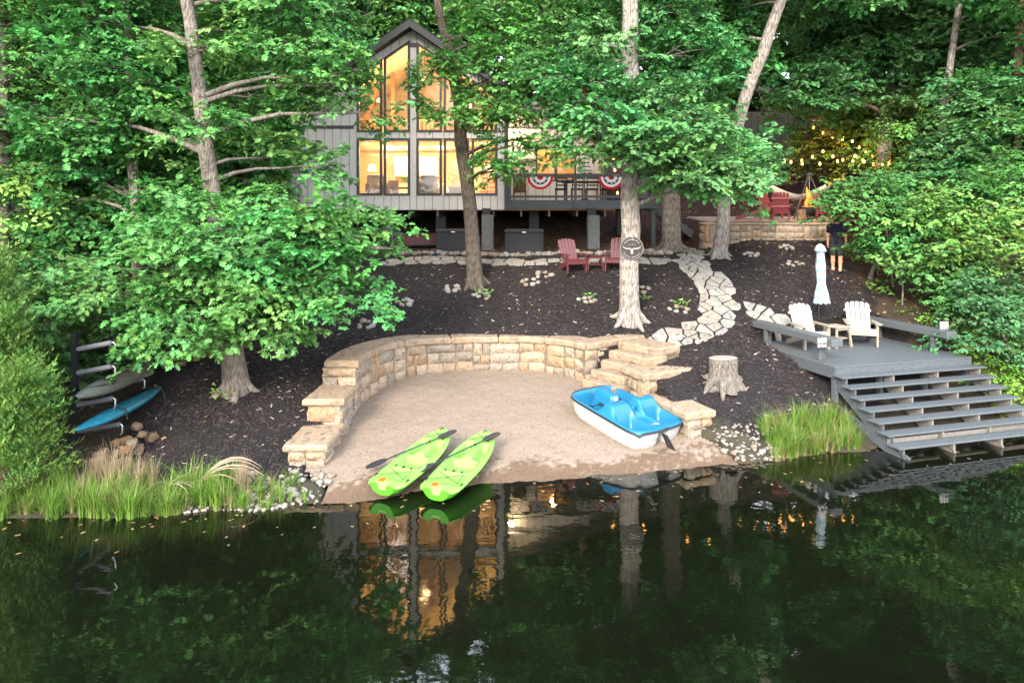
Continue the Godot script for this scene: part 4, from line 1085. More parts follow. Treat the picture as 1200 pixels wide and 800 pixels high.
func make_woods() -> void:
	# the wood behind: each tree a thing; placed clear of the house and the fire pit
	var kinds := [["straight grey trunk", "bark"], ["pale trunk", "bark_pale"], ["dark trunk", "bark_dark"], ["reddish trunk", "bark_red"]]
	var placed := [Vector2(-6.0, 36.0), Vector2(-2.6, 37.5), Vector2(0.8, 36.5), Vector2(3.8, 35.0), Vector2(-9.4, 36.5), Vector2(-4.4, 41.0), Vector2(2.0, 41.5), Vector2(-8.0, 35.2), Vector2(-11.2, 38.5), Vector2(-9.0, 42.0), Vector2(16.6, 29.0), Vector2(12.4, 34.5), Vector2(18.6, 32.5), Vector2(8.6, 34.0), Vector2(20.5, 27.5), Vector2(15.2, 36.0)]
	var tries := 0
	while placed.size() < 58 and tries < 4000:
		tries += 1
		var d := rnd(25.0, 58.0)
		var x := rnd(-0.95, 0.95) * d * 0.95
		if x > -9.8 and x < 5.4 and d < 36.0: continue
		if x > 5.0 and x < 15.5 and d < 30.5: continue
		var ok := true
		for q in placed: ok = ok and Vector2(x, d).distance_to(q) > 3.2
		if not ok: continue
		placed.append(Vector2(x, d))
	placed.sort_custom(func(a, b): return a.x / a.y < b.x / b.y)
	for i in placed.size():
		var x: float = placed[i].x
		var d: float = placed[i].y
		var k = kinds[rng.randi() % 4]
		var side := "left of the house" if x < -9.0 else ("behind the house" if x < 5.0 else "behind the fire pit")
		make_tree_at("forest_tree", "woodland tree with %s %s, %s from the left" % [k[0], side, ordinal(i + 1)], "trees of the wood behind", x, d, Vector2(rnd(-1.2, 1.2), rnd(-0.5, 0.5)), clampf(0.337 * d + 4.6 + rnd(0.5, 5.0) - land(x, d), 7.0, 20.0), rnd(0.13, 0.27), rnd(2.0, 6.0), rnd(2.6, 3.8), 10, k[1], "coarse", "leaf", Color(0.050, 0.132, 0.036) * rnd(0.85, 1.25), 30.0, 1.45)
	for q in [[-9.3, 14.0], [-10.3, 12.6], [-9.4, 16.5]]:
		make_tree_at("understorey_tree", "leafy bush behind the kayak rack, %s from the lake" % ("first" if q[1] < 13.0 else ("second" if q[1] < 15.0 else "third")), "bushes behind the kayak rack", q[0], q[1], Vector2(0.1, 0), 2.6, 0.05, 0.3, 1.5, 7, "bark", "oak", "leaf_light", Color(0.05, 0.12, 0.035), 44.0, 1.0)
	for i in 30:   # low growth between the trunks
		var left := i % 2 == 0
		var d := rnd(15.0, 30.0) if left else rnd(17.5, 34.0)
		var x := -rnd(9.6, 20.0) if left else rnd(12.5, 24.0)
		if not left: x = maxf(x, 0.54 * d + 2.6)
		make_tree_at("understorey_tree", "small leafy tree low in the %s wood, %s of its fifteen" % ["left-hand" if left else "right-hand", ordinal(i / 2 + 1)], "low trees among the %s wood" % ("left-hand" if left else "right-hand"), x, d, Vector2(rnd(-0.3, 0.3), 0), rnd(3.0, 6.0), 0.05, 0.6, rnd(1.6, 2.6), 7, "bark", "oval" if i % 3 else "oak", "leaf_light", Color(0.062, 0.145, 0.034) * rnd(0.7, 1.2), 44.0, 1.25)

# --- the house -------------------------------------------------------------
func lamp(parent: Node3D, at_: Vector3, color: Color, energy: float, size := 0.06) -> void:
	var l := OmniLight3D.new()
	l.name = "lamp_light"
	l.light_color = color
	l.light_energy = energy
	l.light_size = size
	l.omni_range = 12.0
	l.omni_attenuation = 2.0
	l.shadow_enabled = true
	parent.add_child(l, true)
	l.position = at_
func main_roof(x: float) -> float: return 11.5 - 0.67 * absf(x + 3.66)
func wing_roof(x: float) -> float: return 9.2 - 0.38 * x
func boards(parent: Node3D, x0: float, x1: float, z: float, y0: float, top: Callable, holes: Array, m: Material) -> void:
	# vertical siding boards with real grooves, cut round the openings; behind them a backing wall
	var cuts := []
	var x := x0
	while x < x1 - 0.05:
		cuts.append(x)
		x += 0.305
	cuts.append(x1)
	for h in holes:
		for e in [h[0], h[1]]:
			cuts = cuts.filter(func(q): return absf(q - e) > 0.12 or absf(q - x0) < 0.01 or absf(q - x1) < 0.01)
			cuts.append(e)
	cuts.sort()
	var back := MB.new()
	for i in cuts.size() - 1:
		var a: float = cuts[i]
		var b: float = cuts[i + 1]
		if b - a < 0.02: continue
		var mid := (a + b) * 0.5
		var spans := [[[y0, y0], [top.call(a), top.call(b)]]]
		for h in holes:
			if mid > h[0] and mid < h[1]:
				var next := []
				for s in spans:
					var la: float = h[3].call(a) if h[3] is Callable else h[3]
					var lb: float = h[3].call(b) if h[3] is Callable else h[3]
					if h[2] > s[0][0] and h[2] < s[1][0]:
						next.append([s[0], [h[2], h[2]]])
						next.append([[la, lb], s[1]])
					else: next.append(s)
				spans = next
		for s in spans:
			if minf(s[1][0] - s[0][0], s[1][1] - s[0][1]) < 0.01: continue
			var g := 0.011
			var mb := MB.new()
			mb.prism([Vector3(a + g, s[0][0], z), Vector3(b - g, s[0][1], z), Vector3(b - g, s[1][1], z), Vector3(a + g, s[1][0], z)], Vector3(0, 0, -0.022))
			part(mb, "siding_board", m, parent)
			back.prism([Vector3(a, s[0][0], z - 0.024), Vector3(b, s[0][1], z - 0.024), Vector3(b, s[1][1], z - 0.024), Vector3(a, s[1][0], z - 0.024)], Vector3(0, 0, -0.12))
	part(back, "wall", mats.weathered, parent)
func window(parent: Node3D, q: Array, z: float, fw := 0.085) -> void:   # q: four corners (x, h), counterclockwise from the lower left
	var ce := Vector2.ZERO
	for p in q: ce += p / 4.0
	var mb := MB.new()
	var inn := [q[0] + Vector2(fw, fw), q[1] + Vector2(-fw, fw), q[2] + Vector2(-fw, -fw), q[3] + Vector2(fw, -fw)]
	if q[2].y != q[3].y:
		var sl: float = (q[2].y - q[3].y) / (q[2].x - q[3].x)
		inn[2].y = q[2].y - fw * sl - fw * 1.15
		inn[3].y = q[3].y + fw * sl - fw * 1.15
	for i in 4:
		var j := (i + 1) % 4
		mb.prism([Vector3(q[i].x, q[i].y, z + 0.03), Vector3(q[j].x, q[j].y, z + 0.03), Vector3(inn[j].x, inn[j].y, z + 0.03), Vector3(inn[i].x, inn[i].y, z + 0.03)], Vector3(0, 0, -0.13))
	var w := part(mb, "window", mats.trim, parent)
	var pn := MB.new()
	pn.quad(Vector3(inn[0].x - 0.01, inn[0].y - 0.01, z - 0.05), Vector3(inn[1].x + 0.01, inn[1].y - 0.01, z - 0.05), Vector3(inn[2].x + 0.01, inn[2].y + 0.01, z - 0.05), Vector3(inn[3].x - 0.01, inn[3].y + 0.01, z - 0.05), Vector3.BACK)
	part(pn, "pane", mats.glass, w)
func make_house() -> void:
	var t := thing("house", "grey board-sided gabled house on piers with tall lit windows", "house")
	var z := -23.75
	var cols := [[-5.69, -4.76], [-4.70, -3.74], [-3.5, -2.57], [-2.5, -1.57], [-1.475, -0.54]]
	var up_top := func(x): return main_roof(x) - 0.32
	var holes := []
	for c in cols:
		holes.append([c[0], c[1], 5.44, 7.54])
		holes.append([c[0], c[1], 7.76, up_top])
	boards(t, -8.1, -0.25, z, 4.92, main_roof, holes, mats.siding_grey)
	for c in cols:
		window(t, [Vector2(c[0], 5.44), Vector2(c[1], 5.44), Vector2(c[1], 7.54), Vector2(c[0], 7.54)], z)
		window(t, [Vector2(c[0], 7.76), Vector2(c[1], 7.76), Vector2(c[1], up_top.call(c[1])), Vector2(c[0], up_top.call(c[0]))], z)
	var mb := MB.new()
	mb.box(Vector3(-6.95, 7.95, z + 0.03), Vector3(2.3, 0.1, 0.05))
	part(mb, "trim_board", mats.trim, t)
	mb = MB.new()
	mb.box(Vector3(-0.2, 7.1, z - 0.02), Vector3(0.16, 4.4, 0.16))
	part(mb, "corner_board", mats.trim, t)
	mb = MB.new()
	mb.box(Vector3(-3.62, 10.95, z + 0.02), Vector3(0.24, 0.14, 0.05))
	part(mb, "trim_board", mats.trim, t)
	# roof slabs with fascia, and the lower wing's roof
	for q in [[-3.66, -8.75, -1.0], [-3.66, 0.12, 1.0]]:
		mb = MB.new()
		var a := Vector3(q[0], main_roof(q[0]), z + 0.6)
		var b := Vector3(q[1], main_roof(q[1]), z + 0.6)
		mb.prism([a, b, b + Vector3(0, 0.24, 0), a + Vector3(0, 0.24, 0)], Vector3(0, 0, -10.5))
		var rf := part(mb, "roof", mats.roof, t)
		mb = MB.new()
		mb.prism([a + Vector3(0, -0.06, 0.03), b + Vector3(0, -0.06, 0.03), b + Vector3(0, 0.2, 0.03), a + Vector3(0, 0.2, 0.03)], Vector3(0, 0, -0.025))
		part(mb, "fascia", mats.trim, rf)
		for r in 7:   # shingle courses
			var f := (r + 0.5) / 7.0
			mb = MB.new()
			var p: Vector3 = (a + Vector3(0, 0.25, 0)).lerp(b + Vector3(0, 0.25, 0), f)
			mb.beam(p, p + Vector3(0, 0, -10.5), a.distance_to(b) / 7.0 - 0.02, 0.014, 0.0, Vector3(-0.55 * q[2] * -1.0, 0.83, 0))
			part(mb, "shingle_course", mats.roof, rf)
	mb = MB.new()
	var wa := Vector3(-0.1, wing_roof(-0.1), -26.3)
	var wb := Vector3(4.5, wing_roof(4.5), -26.3)
	mb.prism([wa, wb, wb + Vector3(0, 0.2, 0), wa + Vector3(0, 0.2, 0)], Vector3(0, 0, -7.5))
	part(mb, "roof", mats.roof, t)
	# a side roof sloping to the lake left of the gable
	mb = MB.new()
	mb.prism([Vector3(-9.6, 8.7, -25.2), Vector3(-6.2, 8.7, -25.2), Vector3(-6.2, 10.9, -29.5), Vector3(-9.6, 10.9, -29.5)], Vector3(0, -0.2, 0))
	part(mb, "roof", mats.roof, t)
	# the wing behind the deck
	var zw := -26.9
	boards(t, -0.25, 3.84, zw, 5.28, wing_roof, [[0.99, 2.65, 6.15, 7.57]], mats.siding)
	window(t, [Vector2(0.99, 6.15), Vector2(1.82, 6.15), Vector2(1.82, 7.57), Vector2(0.99, 7.57)], zw, 0.06)
	window(t, [Vector2(1.82, 6.15), Vector2(2.65, 6.15), Vector2(2.65, 7.57), Vector2(1.82, 7.57)], zw, 0.06)
	mb = MB.new()
	mb.box(Vector3(1.8, 8.35, zw + 0.02), Vector3(4.0, 0.07, 0.05))
	part(mb, "trim_board", mats.trim, t)
	mb = MB.new()
	mb.box(Vector3(3.88, 6.6, zw - 0.02), Vector3(0.12, 2.7, 0.12))
	part(mb, "corner_board", mats.trim, t)
	# side and back walls, floor, interior
	for q in [[-8.1, -23.9, -33.0, 4.92, 8.45], [-0.33, -23.9, -27.0, 4.92, 9.2], [3.84, -27.1, -33.0, 4.92, 7.7]]:
		mb = MB.new()
		mb.box(Vector3(q[0], (q[3] + q[4]) * 0.5, (q[1] + q[2]) * 0.5), Vector3(0.14, q[4] - q[3], q[1] - q[2]))
		part(mb, "side_wall", mats.siding_grey, t)
	mb = MB.new()
	mb.box(Vector3(-2.1, 5.0, -28.45), Vector3(11.8, 0.2, 9.1))
	part(mb, "floor", mats.pine_dark, t)
	mb = MB.new()
	mb.prism([Vector3(-8.0, 5.1, -29.6), Vector3(-0.4, 5.1, -29.6), Vector3(-0.4, 9.2, -29.6), Vector3(-3.66, 11.5, -29.6), Vector3(-8.0, 8.55, -29.6)], Vector3(0, 0, -0.1))
	part(mb, "inner_wall", mats.pine, t)
	mb = MB.new()
	mb.box(Vector3(1.8, 6.9, -29.6), Vector3(4.0, 3.6, 0.1))
	part(mb, "inner_wall", mats.pine, t)
	for q in [[-3.66, -8.0], [-3.66, -0.35]]:
		for k in 9:   # ceiling planks
			mb = MB.new()
			var f0 := k / 9.0
			var f1 := (k + 1) / 9.0 - 0.004
			var xa := lerpf(q[0], q[1], f0)
			var xb := lerpf(q[0], q[1], f1)
			mb.prism([Vector3(xa, main_roof(xa) - 0.012, -23.95), Vector3(xb, main_roof(xb) - 0.012, -23.95), Vector3(xb, main_roof(xb) - 0.03, -23.95), Vector3(xa, main_roof(xa) - 0.03, -23.95)], Vector3(0, 0, -5.6))
			part(mb, "ceiling_plank", mats.pine, t)
	mb = MB.new()
	mb.box(Vector3(-4.2, 7.68, -28.2), Vector3(7.6, 0.16, 2.7))
	var loft := part(mb, "loft", mats.pine, t)
	mb = MB.new()
	mb.box(Vector3(-4.2, 8.68, -26.9), Vector3(7.6, 0.07, 0.09))
	part(mb, "handrail", mats.pine, loft)
	for k in 44:
		mb = MB.new()
		mb.box(Vector3(-7.9 + k * 0.17, 8.2, -26.9), Vector3(0.04, 0.9, 0.04))
		part(mb, "baluster", mats.pine, loft)
	for q in [[-6.3, 0.4, 0.3], [-2.2, -0.6, 0.4], [-4.9, 0.0, 0.2]]:   # timber braces seen through the upper windows
		mb = MB.new()
		mb.beam(Vector3(q[0], 7.76, -26.7), Vector3(q[0] + q[1] * 2.0, main_roof(q[0] + q[1] * 2.0) - 0.1, -26.7), 0.16, 0.16)
		part(mb, "timber", mats.pine_dark, t)
	# foundation piers and the dark crawl space wall
	for q in [[-0.87, -23.3, 0.42, 4.74], [2.93, -23.4, 0.42, 4.72], [-4.6, -24.2, 0.4, 4.9], [-7.8, -24.0, 0.4, 4.9], [-2.9, -26.5, 0.4, 4.9], [0.9, -26.6, 0.4, 4.9], [4.4, -26.3, 0.3, 4.9]]:
		var gy := land(q[0], -q[1]) - 0.2
		mb = MB.new()
		mb.cbox(Vector3(q[0], (gy + q[3]) * 0.5, q[1]), Vector3(q[2], q[3] - gy, q[2]), 0.015)
		var pr := part(mb, "pier", mats.concrete, t)
		mb = MB.new()
		mb.box(Vector3(q[0] - 0.05, (q[3] + 4.97) * 0.5, q[1] - 0.1), Vector3(q[2] * 0.7, 4.97 - q[3], q[2] * 0.8))
		part(mb, "bearing", mats.black, pr)
	mb = MB.new()
	mb.box(Vector3(-2.1, 4.2, -30.2), Vector3(11.8, 1.6, 0.15))
	part(mb, "crawl_wall", mats.charcoal, t)
	for k in 12:   # joists under the floor
		mb = MB.new()
		mb.box(Vector3(-7.9 + k * 1.03, 4.79, -27.0), Vector3(0.06, 0.22, 6.2))
		part(mb, "joist", mats.weathered, t)
	# deck
	var dk := thing("house_deck", "raised grey timber deck with railing beside the lit house wing", "deck")
	for k in 22:
		mb = MB.new()
		mb.box(Vector3(2.62, 5.26, -23.84 - k * 0.14), Vector3(5.7, 0.035, 0.132))
		part(mb, "deck_board", mats.deck_paint, dk)
	for q in [[Vector3(2.62, 5.1, -23.74), Vector3(5.76, 0.28, 0.05)], [Vector3(5.5, 5.1, -25.3), Vector3(0.05, 0.28, 3.08)], [Vector3(2.62, 5.1, -25.6), Vector3(5.7, 0.24, 0.08)]]:
		mb = MB.new()
		mb.box(q[0], q[1])
		part(mb, "rim_joist", mats.deck_paint_dark, dk)
	for q in [[-0.08, -23.7], [2.32, -23.7], [4.92, -23.7], [5.48, -23.7], [5.48, -26.8]]:
		mb = MB.new()
		mb.cbox(Vector3(q[0], 5.58, q[1]), Vector3(0.1, 1.24, 0.1), 0.008)
		part(mb, "post", mats.deck_paint_dark, dk)
	for q in [[Vector3(2.7, 6.21, -23.7), Vector3(5.66, 0.05, 0.15)], [Vector3(2.7, 6.13, -23.7), Vector3(5.5, 0.09, 0.04)], [Vector3(2.7, 5.4, -23.7), Vector3(5.5, 0.09, 0.04)], [Vector3(5.48, 6.21, -25.3), Vector3(0.14, 0.05, 3.0)], [Vector3(5.48, 5.4, -25.3), Vector3(0.04, 0.09, 3.0)]]:
		mb = MB.new()
		mb.box(q[0], q[1])
		part(mb, "rail", mats.deck_paint_dark, dk)
	for q in [[4.75, -24.4], [5.2, -23.9], [5.2, -26.4]]:
		var gy := land(q[0], -q[1]) - 0.2
		mb = MB.new()
		mb.box(Vector3(q[0], (gy + 4.97) * 0.5, q[1]), Vector3(0.14, 4.97 - gy, 0.14))
		part(mb, "support_post", mats.deck_paint_dark, dk)
	var ds := thing("deck_stair", "open grey timber stair going down from the right end of the house deck", "stairs")
	for e in [-25.0, -26.0]:
		mb = MB.new()
		mb.beam(Vector3(5.4, 5.1, e), Vector3(7.0, 3.95, e), 0.05, 0.26)
		part(mb, "stringer", mats.deck_paint_dark, ds)
	for k in 6:
		mb = MB.new()
		mb.box(Vector3(5.62 + k * 0.25, 5.06 - k * 0.18, -25.5), Vector3(0.27, 0.04, 1.1))
		part(mb, "tread", mats.deck_paint_dark, ds)
	make_indoors()
	make_deck_things()
func seat_chair(called: String, label: String, at_: Vector3, turn: float, m: String) -> void:   # a wing chair
	var t := thing(called, label, "armchair", at_, turn)
	var mb := MB.new()
	mb.cbox(Vector3(0, 0.28, 0), Vector3(0.72, 0.3, 0.68), 0.06)
	part(mb, "seat", mats[m], t)
	mb = MB.new()
	mb.cbox(Vector3(0, 0.72, -0.32), Vector3(0.7, 0.9, 0.14), 0.06, Basis(Vector3.RIGHT, -0.12))
	part(mb, "backrest", mats[m], t)
	for s in [-1.0, 1.0]:
		mb = MB.new()
		mb.cbox(Vector3(s * 0.36, 0.6, -0.16), Vector3(0.12, 0.55, 0.42), 0.05)
		part(mb, "wing", mats[m], t)
		for e in [-0.25, 0.25]:
			mb = MB.new()
			mb.box(Vector3(s * 0.3, 0.07, e), Vector3(0.05, 0.14, 0.05))
			part(mb, "leg", mats.dark_wood, t)
	mb = MB.new()
	mb.cbox(Vector3(0, 1.17, -0.36), Vector3(0.62, 0.05, 0.2), 0.02)
	part(mb, "headrest_cover", mats.fabric_white, t)
func make_indoors() -> void:
	seat_chair("wing_chair", "tan wing chair with white headrest cover behind the leftmost lower window", Vector3(-5.1, 5.1, -24.75), 0.5, "fabric_tan")
	seat_chair("wing_chair", "grey-brown high-backed armchair behind the middle lower window", Vector3(-3.35, 5.1, -24.85), -0.3, "fabric_grey")
	var t := thing("sofa", "brown sofa behind the middle lower window", "sofa", Vector3(-2.55, 5.1, -25.6))
	for q in [["seat", Vector3(0, 0.25, 0), Vector3(1.1, 0.35, 0.8)], ["backrest", Vector3(0, 0.55, -0.36), Vector3(1.1, 0.5, 0.2)], ["armrest", Vector3(-0.6, 0.38, 0), Vector3(0.16, 0.5, 0.8)], ["armrest", Vector3(0.6, 0.38, 0), Vector3(0.16, 0.5, 0.8)]]:
		var mb := MB.new()
		mb.cbox(q[1], q[2], 0.05)
		part(mb, q[0], mats.fabric_grey, t)
	var p := MB.new()
	p.cbox(Vector3.ZERO, Vector3(0.42, 0.42, 0.14), 0.06, Basis(Vector3.BACK, 0.5))
	tag(part(p, "pillow", mats.fabric_white), "white throw pillow on the brown sofa behind the window", "pillow").position = Vector3(-2.75, 5.75, -25.75)
	t = thing("dining_table", "dark dining table behind the second lower window from the left", "table", Vector3(-4.2, 5.1, -26.3))
	var mb := MB.new()
	mb.cbox(Vector3(0, 0.74, 0), Vector3(1.3, 0.05, 0.9), 0.015)
	part(mb, "table_top", mats.dark_wood, t)
	for q in [[-0.55, -0.35], [0.55, -0.35], [-0.55, 0.35], [0.55, 0.35]]:
		mb = MB.new()
		mb.box(Vector3(q[0], 0.36, q[1]), Vector3(0.07, 0.72, 0.07))
		part(mb, "leg", mats.dark_wood, t)
	for s in [-1.0, 1.0]:
		t = thing("dining_chair", "tan dining chair %s the indoor dining table" % ("left of" if s < 0 else "right of"), "chair", Vector3(-4.2 + s * 0.45, 5.1, -25.6), PI, "indoor dining chairs")
		mb = MB.new()
		mb.cbox(Vector3(0, 0.45, 0), Vector3(0.44, 0.07, 0.44), 0.02)
		part(mb, "seat", mats.fabric_tan, t)
		mb = MB.new()
		mb.cbox(Vector3(0, 0.75, -0.2), Vector3(0.42, 0.5, 0.06), 0.02)
		part(mb, "backrest", mats.fabric_tan, t)
		for q in [[-0.18, -0.18], [0.18, -0.18], [-0.18, 0.18], [0.18, 0.18]]:
			mb = MB.new()
			mb.box(Vector3(q[0], 0.21, q[1]), Vector3(0.04, 0.42, 0.04))
			part(mb, "leg", mats.dark_wood, t)
	t = thing("potted_plant", "small green plant in a glass pot on the indoor dining table", "plant", Vector3(-4.15, 5.865, -26.2))
	mb = MB.new()
	mb.lathe([Vector2(0.0, 0.0), Vector2(0.06, 0.0), Vector2(0.08, 0.14), Vector2(0.07, 0.14), Vector2(0.0, 0.12)], 10)
	part(mb, "pot", mats.steel, t)
	var pl := []
	for k in 8: pl.append([Vector3(0, 0.12, 0), k * 0.8, rnd(0.6, 1.1), 0.6])
	foliage(t, pl, "lance", mats.leaf_light, Color(0.06, 0.16, 0.05), "leaves")
	t = thing("kitchen_cabinet", "pale upper kitchen cabinets on the back wall behind the second window", "cabinet", Vector3(-4.3, 6.5, -29.3))
	mb = MB.new()
	mb.box(Vector3(0, 0.45, 0), Vector3(2.0, 0.9, 0.36))
	part(mb, "carcass", mats.cabinet, t)
	for k in 4:
		mb = MB.new()
		mb.cbox(Vector3(-0.75 + k * 0.5, 0.45, 0.2), Vector3(0.47, 0.84, 0.03), 0.01)
		part(mb, "door", mats.cabinet, t)
	t = thing("kitchen_counter", "wooden kitchen counter under the cabinets along the back wall", "counter", Vector3(-4.3, 5.1, -29.1))
	mb = MB.new()
	mb.box(Vector3(0, 0.44, 0), Vector3(2.4, 0.88, 0.55))
	part(mb, "base_cabinet", mats.pine, t)
	mb = MB.new()
	mb.box(Vector3(0, 0.9, 0.02), Vector3(2.44, 0.04, 0.62))
	part(mb, "worktop", mats.fabric_white, t)
	t = thing("indoor_stair", "pine stair panel rising behind the fourth lower window", "stairs", Vector3(-1.9, 5.1, -26.6))
	for k in 9:   # diagonal boards
		mb = MB.new()
		mb.beam(Vector3(-0.6, 0.1 + k * 0.2, 0), Vector3(0.6, 0.8 + k * 0.2, 0), 0.04, 0.185)
		part(mb, "panel_board", mats.pine, t)
	for k in 7:
		mb = MB.new()
		mb.box(Vector3(1.0, 0.2 + k * 0.2, 0.3 - k * 0.2), Vector3(0.8, 0.05, 0.3))
		part(mb, "tread", mats.pine_dark, t)
	for q in [[-5.2, -27.6, "first"], [-4.25, -27.4, "second"], [-3.0, -27.4, "third"]]:
		t = thing("ceiling_lamp", "round ceiling lamp under the loft, seen through the %s lower window" % q[2], "lamp", Vector3(q[0], 7.6, q[1]), 0, "ceiling lamps under the loft")
		mb = MB.new()
		mb.lathe([Vector2(0.0, -0.12), Vector2(0.1, -0.1), Vector2(0.15, -0.03), Vector2(0.15, 0.0)], 12)
		part(mb, "lamp_shade", mats.lamp_glow, t)
		lamp(t, Vector3(0, -0.2, 0), Color(1.0, 0.86, 0.63), 1.0, 0.12)
	for q in [[-5.6, -25.9, "leftmost lower window"], [-1.0, -26.0, "rightmost lower window"]]:
		t = thing("floor_lamp", "standing lamp with a glowing shade behind the " + q[2], "lamp", Vector3(q[0], 5.1, q[1]))
		mb = MB.new()
		mb.tube([Vector3(0, 0, 0), Vector3(0, 1.45, 0)], [0.015], 6)
		part(mb, "pole", mats.dark_wood, t)
		mb = MB.new()
		mb.lathe([Vector2(0.0, 0.0), Vector2(0.14, 0.0), Vector2(0.14, 0.03), Vector2(0.0, 0.035)], 12)
		part(mb, "base", mats.dark_wood, t)
		mb = MB.new()
		mb.lathe([Vector2(0.17, 1.4), Vector2(0.11, 1.66)], 12)
		part(mb, "lamp_shade", mats.lamp_glow, t)
		lamp(t, Vector3(0, 1.5, 0), Color(1.0, 0.86, 0.63), 0.7, 0.1)
	for q in [[-5.2, -25.4, 9.2, "left"], [-3.4, -25.2, 10.0, "middle"], [-1.6, -25.4, 9.0, "right"]]:
		t = thing("pendant_lamp", "small hanging lamp under the pine ceiling, %s of three behind the upper windows" % q[3], "lamp", Vector3(q[0], q[2], q[1]), 0, "pendant lamps under the pine ceiling")
		mb = MB.new()
		mb.tube([Vector3(0, 0.1, 0), Vector3(0, main_roof(q[0]) - q[2], 0)], [0.008], 5)
		part(mb, "cord", mats.black, t)
		mb = MB.new()
		mb.lathe([Vector2(0.0, -0.08), Vector2(0.09, -0.06), Vector2(0.12, 0.0), Vector2(0.06, 0.08), Vector2(0.0, 0.1)], 12)
		part(mb, "lamp_globe", mats.lamp_glow, t)
		lamp(t, Vector3.ZERO, Color(1.0, 0.82, 0.56), 1.1, 0.08)
	t = thing("wall_lamp", "lit wall lamp on the house wing beside the deck", "lamp", Vector3(-0.02, 7.9, -26.78))
	mb = MB.new()
	mb.cbox(Vector3(0, 0, -0.06), Vector3(0.14, 0.3, 0.06), 0.01)
	part(mb, "back_plate", mats.black, t)
	mb = MB.new()
	mb.lathe([Vector2(0.0, -0.14), Vector2(0.07, -0.13), Vector2(0.07, 0.13), Vector2(0.0, 0.14)], 10, Vector3(0, 0, 0.05))
	part(mb, "lamp_glass", mats.lamp_glow, t)
	lamp(t, Vector3(0, 0, 0.2), Color(1.0, 0.88, 0.70), 0.9, 0.08)
	t = thing("ceiling_lamp", "ceiling lamp inside the house wing behind the deck window", "lamp", Vector3(1.8, 8.0, -28.4))
	mb = MB.new()
	mb.lathe([Vector2(0.0, -0.12), Vector2(0.1, -0.1), Vector2(0.15, -0.03), Vector2(0.15, 0.0)], 12)
	part(mb, "lamp_shade", mats.lamp_glow, t)
	mb = MB.new()
	mb.tube([Vector3.ZERO, Vector3(0, 0.55, 0)], [0.01], 5)
	part(mb, "cord", mats.black, t)
	lamp(t, Vector3(0, -0.2, 0), Color(1.0, 0.74, 0.44), 0.7, 0.12)
func fan_bunting(label: String, x: float) -> void:
	var t := thing("fan_bunting", label, "bunting", Vector3(x, 6.12, -23.62), 0, "patriotic fan buntings on the deck rail")
	var bands := [["red_trim", 0.38, 0.47, Color(0.55, 0.02, 0.03)], ["white_band", 0.29, 0.38, Color(0.75, 0.74, 0.72)], ["navy_band", 0.22, 0.29, Color(0.02, 0.03, 0.11)], ["white_band", 0.11, 0.22, Color(0.75, 0.74, 0.72)], ["red_centre", 0.0, 0.11, Color(0.55, 0.03, 0.03)]]
	for b in bands:
		var mb := MB.new()
		mb.col = b[3]
		var n := 28
		for k in n:
			var p := []
			for e in [[k, b[1]], [k + 1, b[1]], [k + 1, b[2]], [k, b[2]]]:
				var a: float = PI + PI * e[0] / n
				var fold: float = 0.02 * (1.0 if int(e[0]) % 2 else -1.0) * (0.3 + e[1] / 0.47)
				p.append(Vector3(cos(a) * e[1], sin(a) * e[1] * 0.98, fold))
			mb.tri(p[0], p[1], p[2], Vector3.BACK)
			mb.tri(p[0], p[2], p[3], Vector3.BACK)
		part(mb, b[0], mats.plain, t)
	for k in 5:   # white stars on the navy band
		var a := PI + PI * (k + 0.5) / 5.0
		var mb := MB.new()
		mb.col = Color(0.75, 0.74, 0.72)
		var pts := []
		for j in 10:
			var r := 0.034 if j % 2 == 0 else 0.015
			pts.append(Vector3(cos(a) * 0.255 + cos(TAU * j / 10.0 + PI / 2) * r, sin(a) * 0.25 + sin(TAU * j / 10.0 + PI / 2) * r, 0.036))
		mb.prism(pts, Vector3(0, 0, -0.006))
		part(mb, "star", mats.plain, t)
func closed_umbrella(t: Node3D, h: float, r: float, low: float, m_cloth: Array, pole_m: Material, bend := 0.0) -> void:
	var mb := MB.new()
	mb.tube([Vector3.ZERO, Vector3(0, h, 0)], [0.02], 8)
	part(mb, "pole", pole_m, t)
	mb = MB.new()
	mb.lathe([Vector2(0.0, 0.0), Vector2(0.24, 0.0), Vector2(0.24, 0.05), Vector2(0.06, 0.09), Vector2(0.0, 0.1)], 16)
	part(mb, "base", pole_m, t)
	# a folded canopy: pleats, drawn in at the tie, flaring at the hem; bands of print
	var prof := [[h + 0.04, 0.03], [h - 0.02, 0.10], [h - 0.16, 0.145], [h - 0.18, 0.085], [lerpf(h, low, 0.4), 0.125], [lerpf(h, low, 0.58), 0.115], [lerpf(h, low, 0.66), 0.105], [lerpf(h, low, 0.82), 0.16], [low, 0.2]]
	var n := 19
	var S := 24
	var rows := []
	for i in n * 3 + 1:
		var y := lerpf(h + 0.04, low, i / (n * 3.0))
		var rad := 0.1
		for k in prof.size() - 1:
			if y <= prof[k][0] and y >= prof[k + 1][0]: rad = lerpf(prof[k][1], prof[k + 1][1], (prof[k][0] - y) / maxf(prof[k][0] - prof[k + 1][0], 1e-5))
		var line := []
		for k in S:
			var a := TAU * k / S
			var w := 1.0 + 0.22 * sin(a * 8.0 + y * 1.5) + 0.06 * noise.get_noise_2d(a * 40, y * 90)
			line.append(Vector3(cos(a) * rad * r * w + bend * (1.0 - (y - low) / (h - low)) * 0.06, y + 0.03 * sin(a * 8.0) * float(i == n * 3), sin(a) * rad * r * w))
		rows.append(line)
	for i in n:
		mb = MB.new()
		mb.grid(rows.slice(i * 3, i * 3 + 4), true)
		part(mb, "canopy_band", m_cloth[i % m_cloth.size()], t)
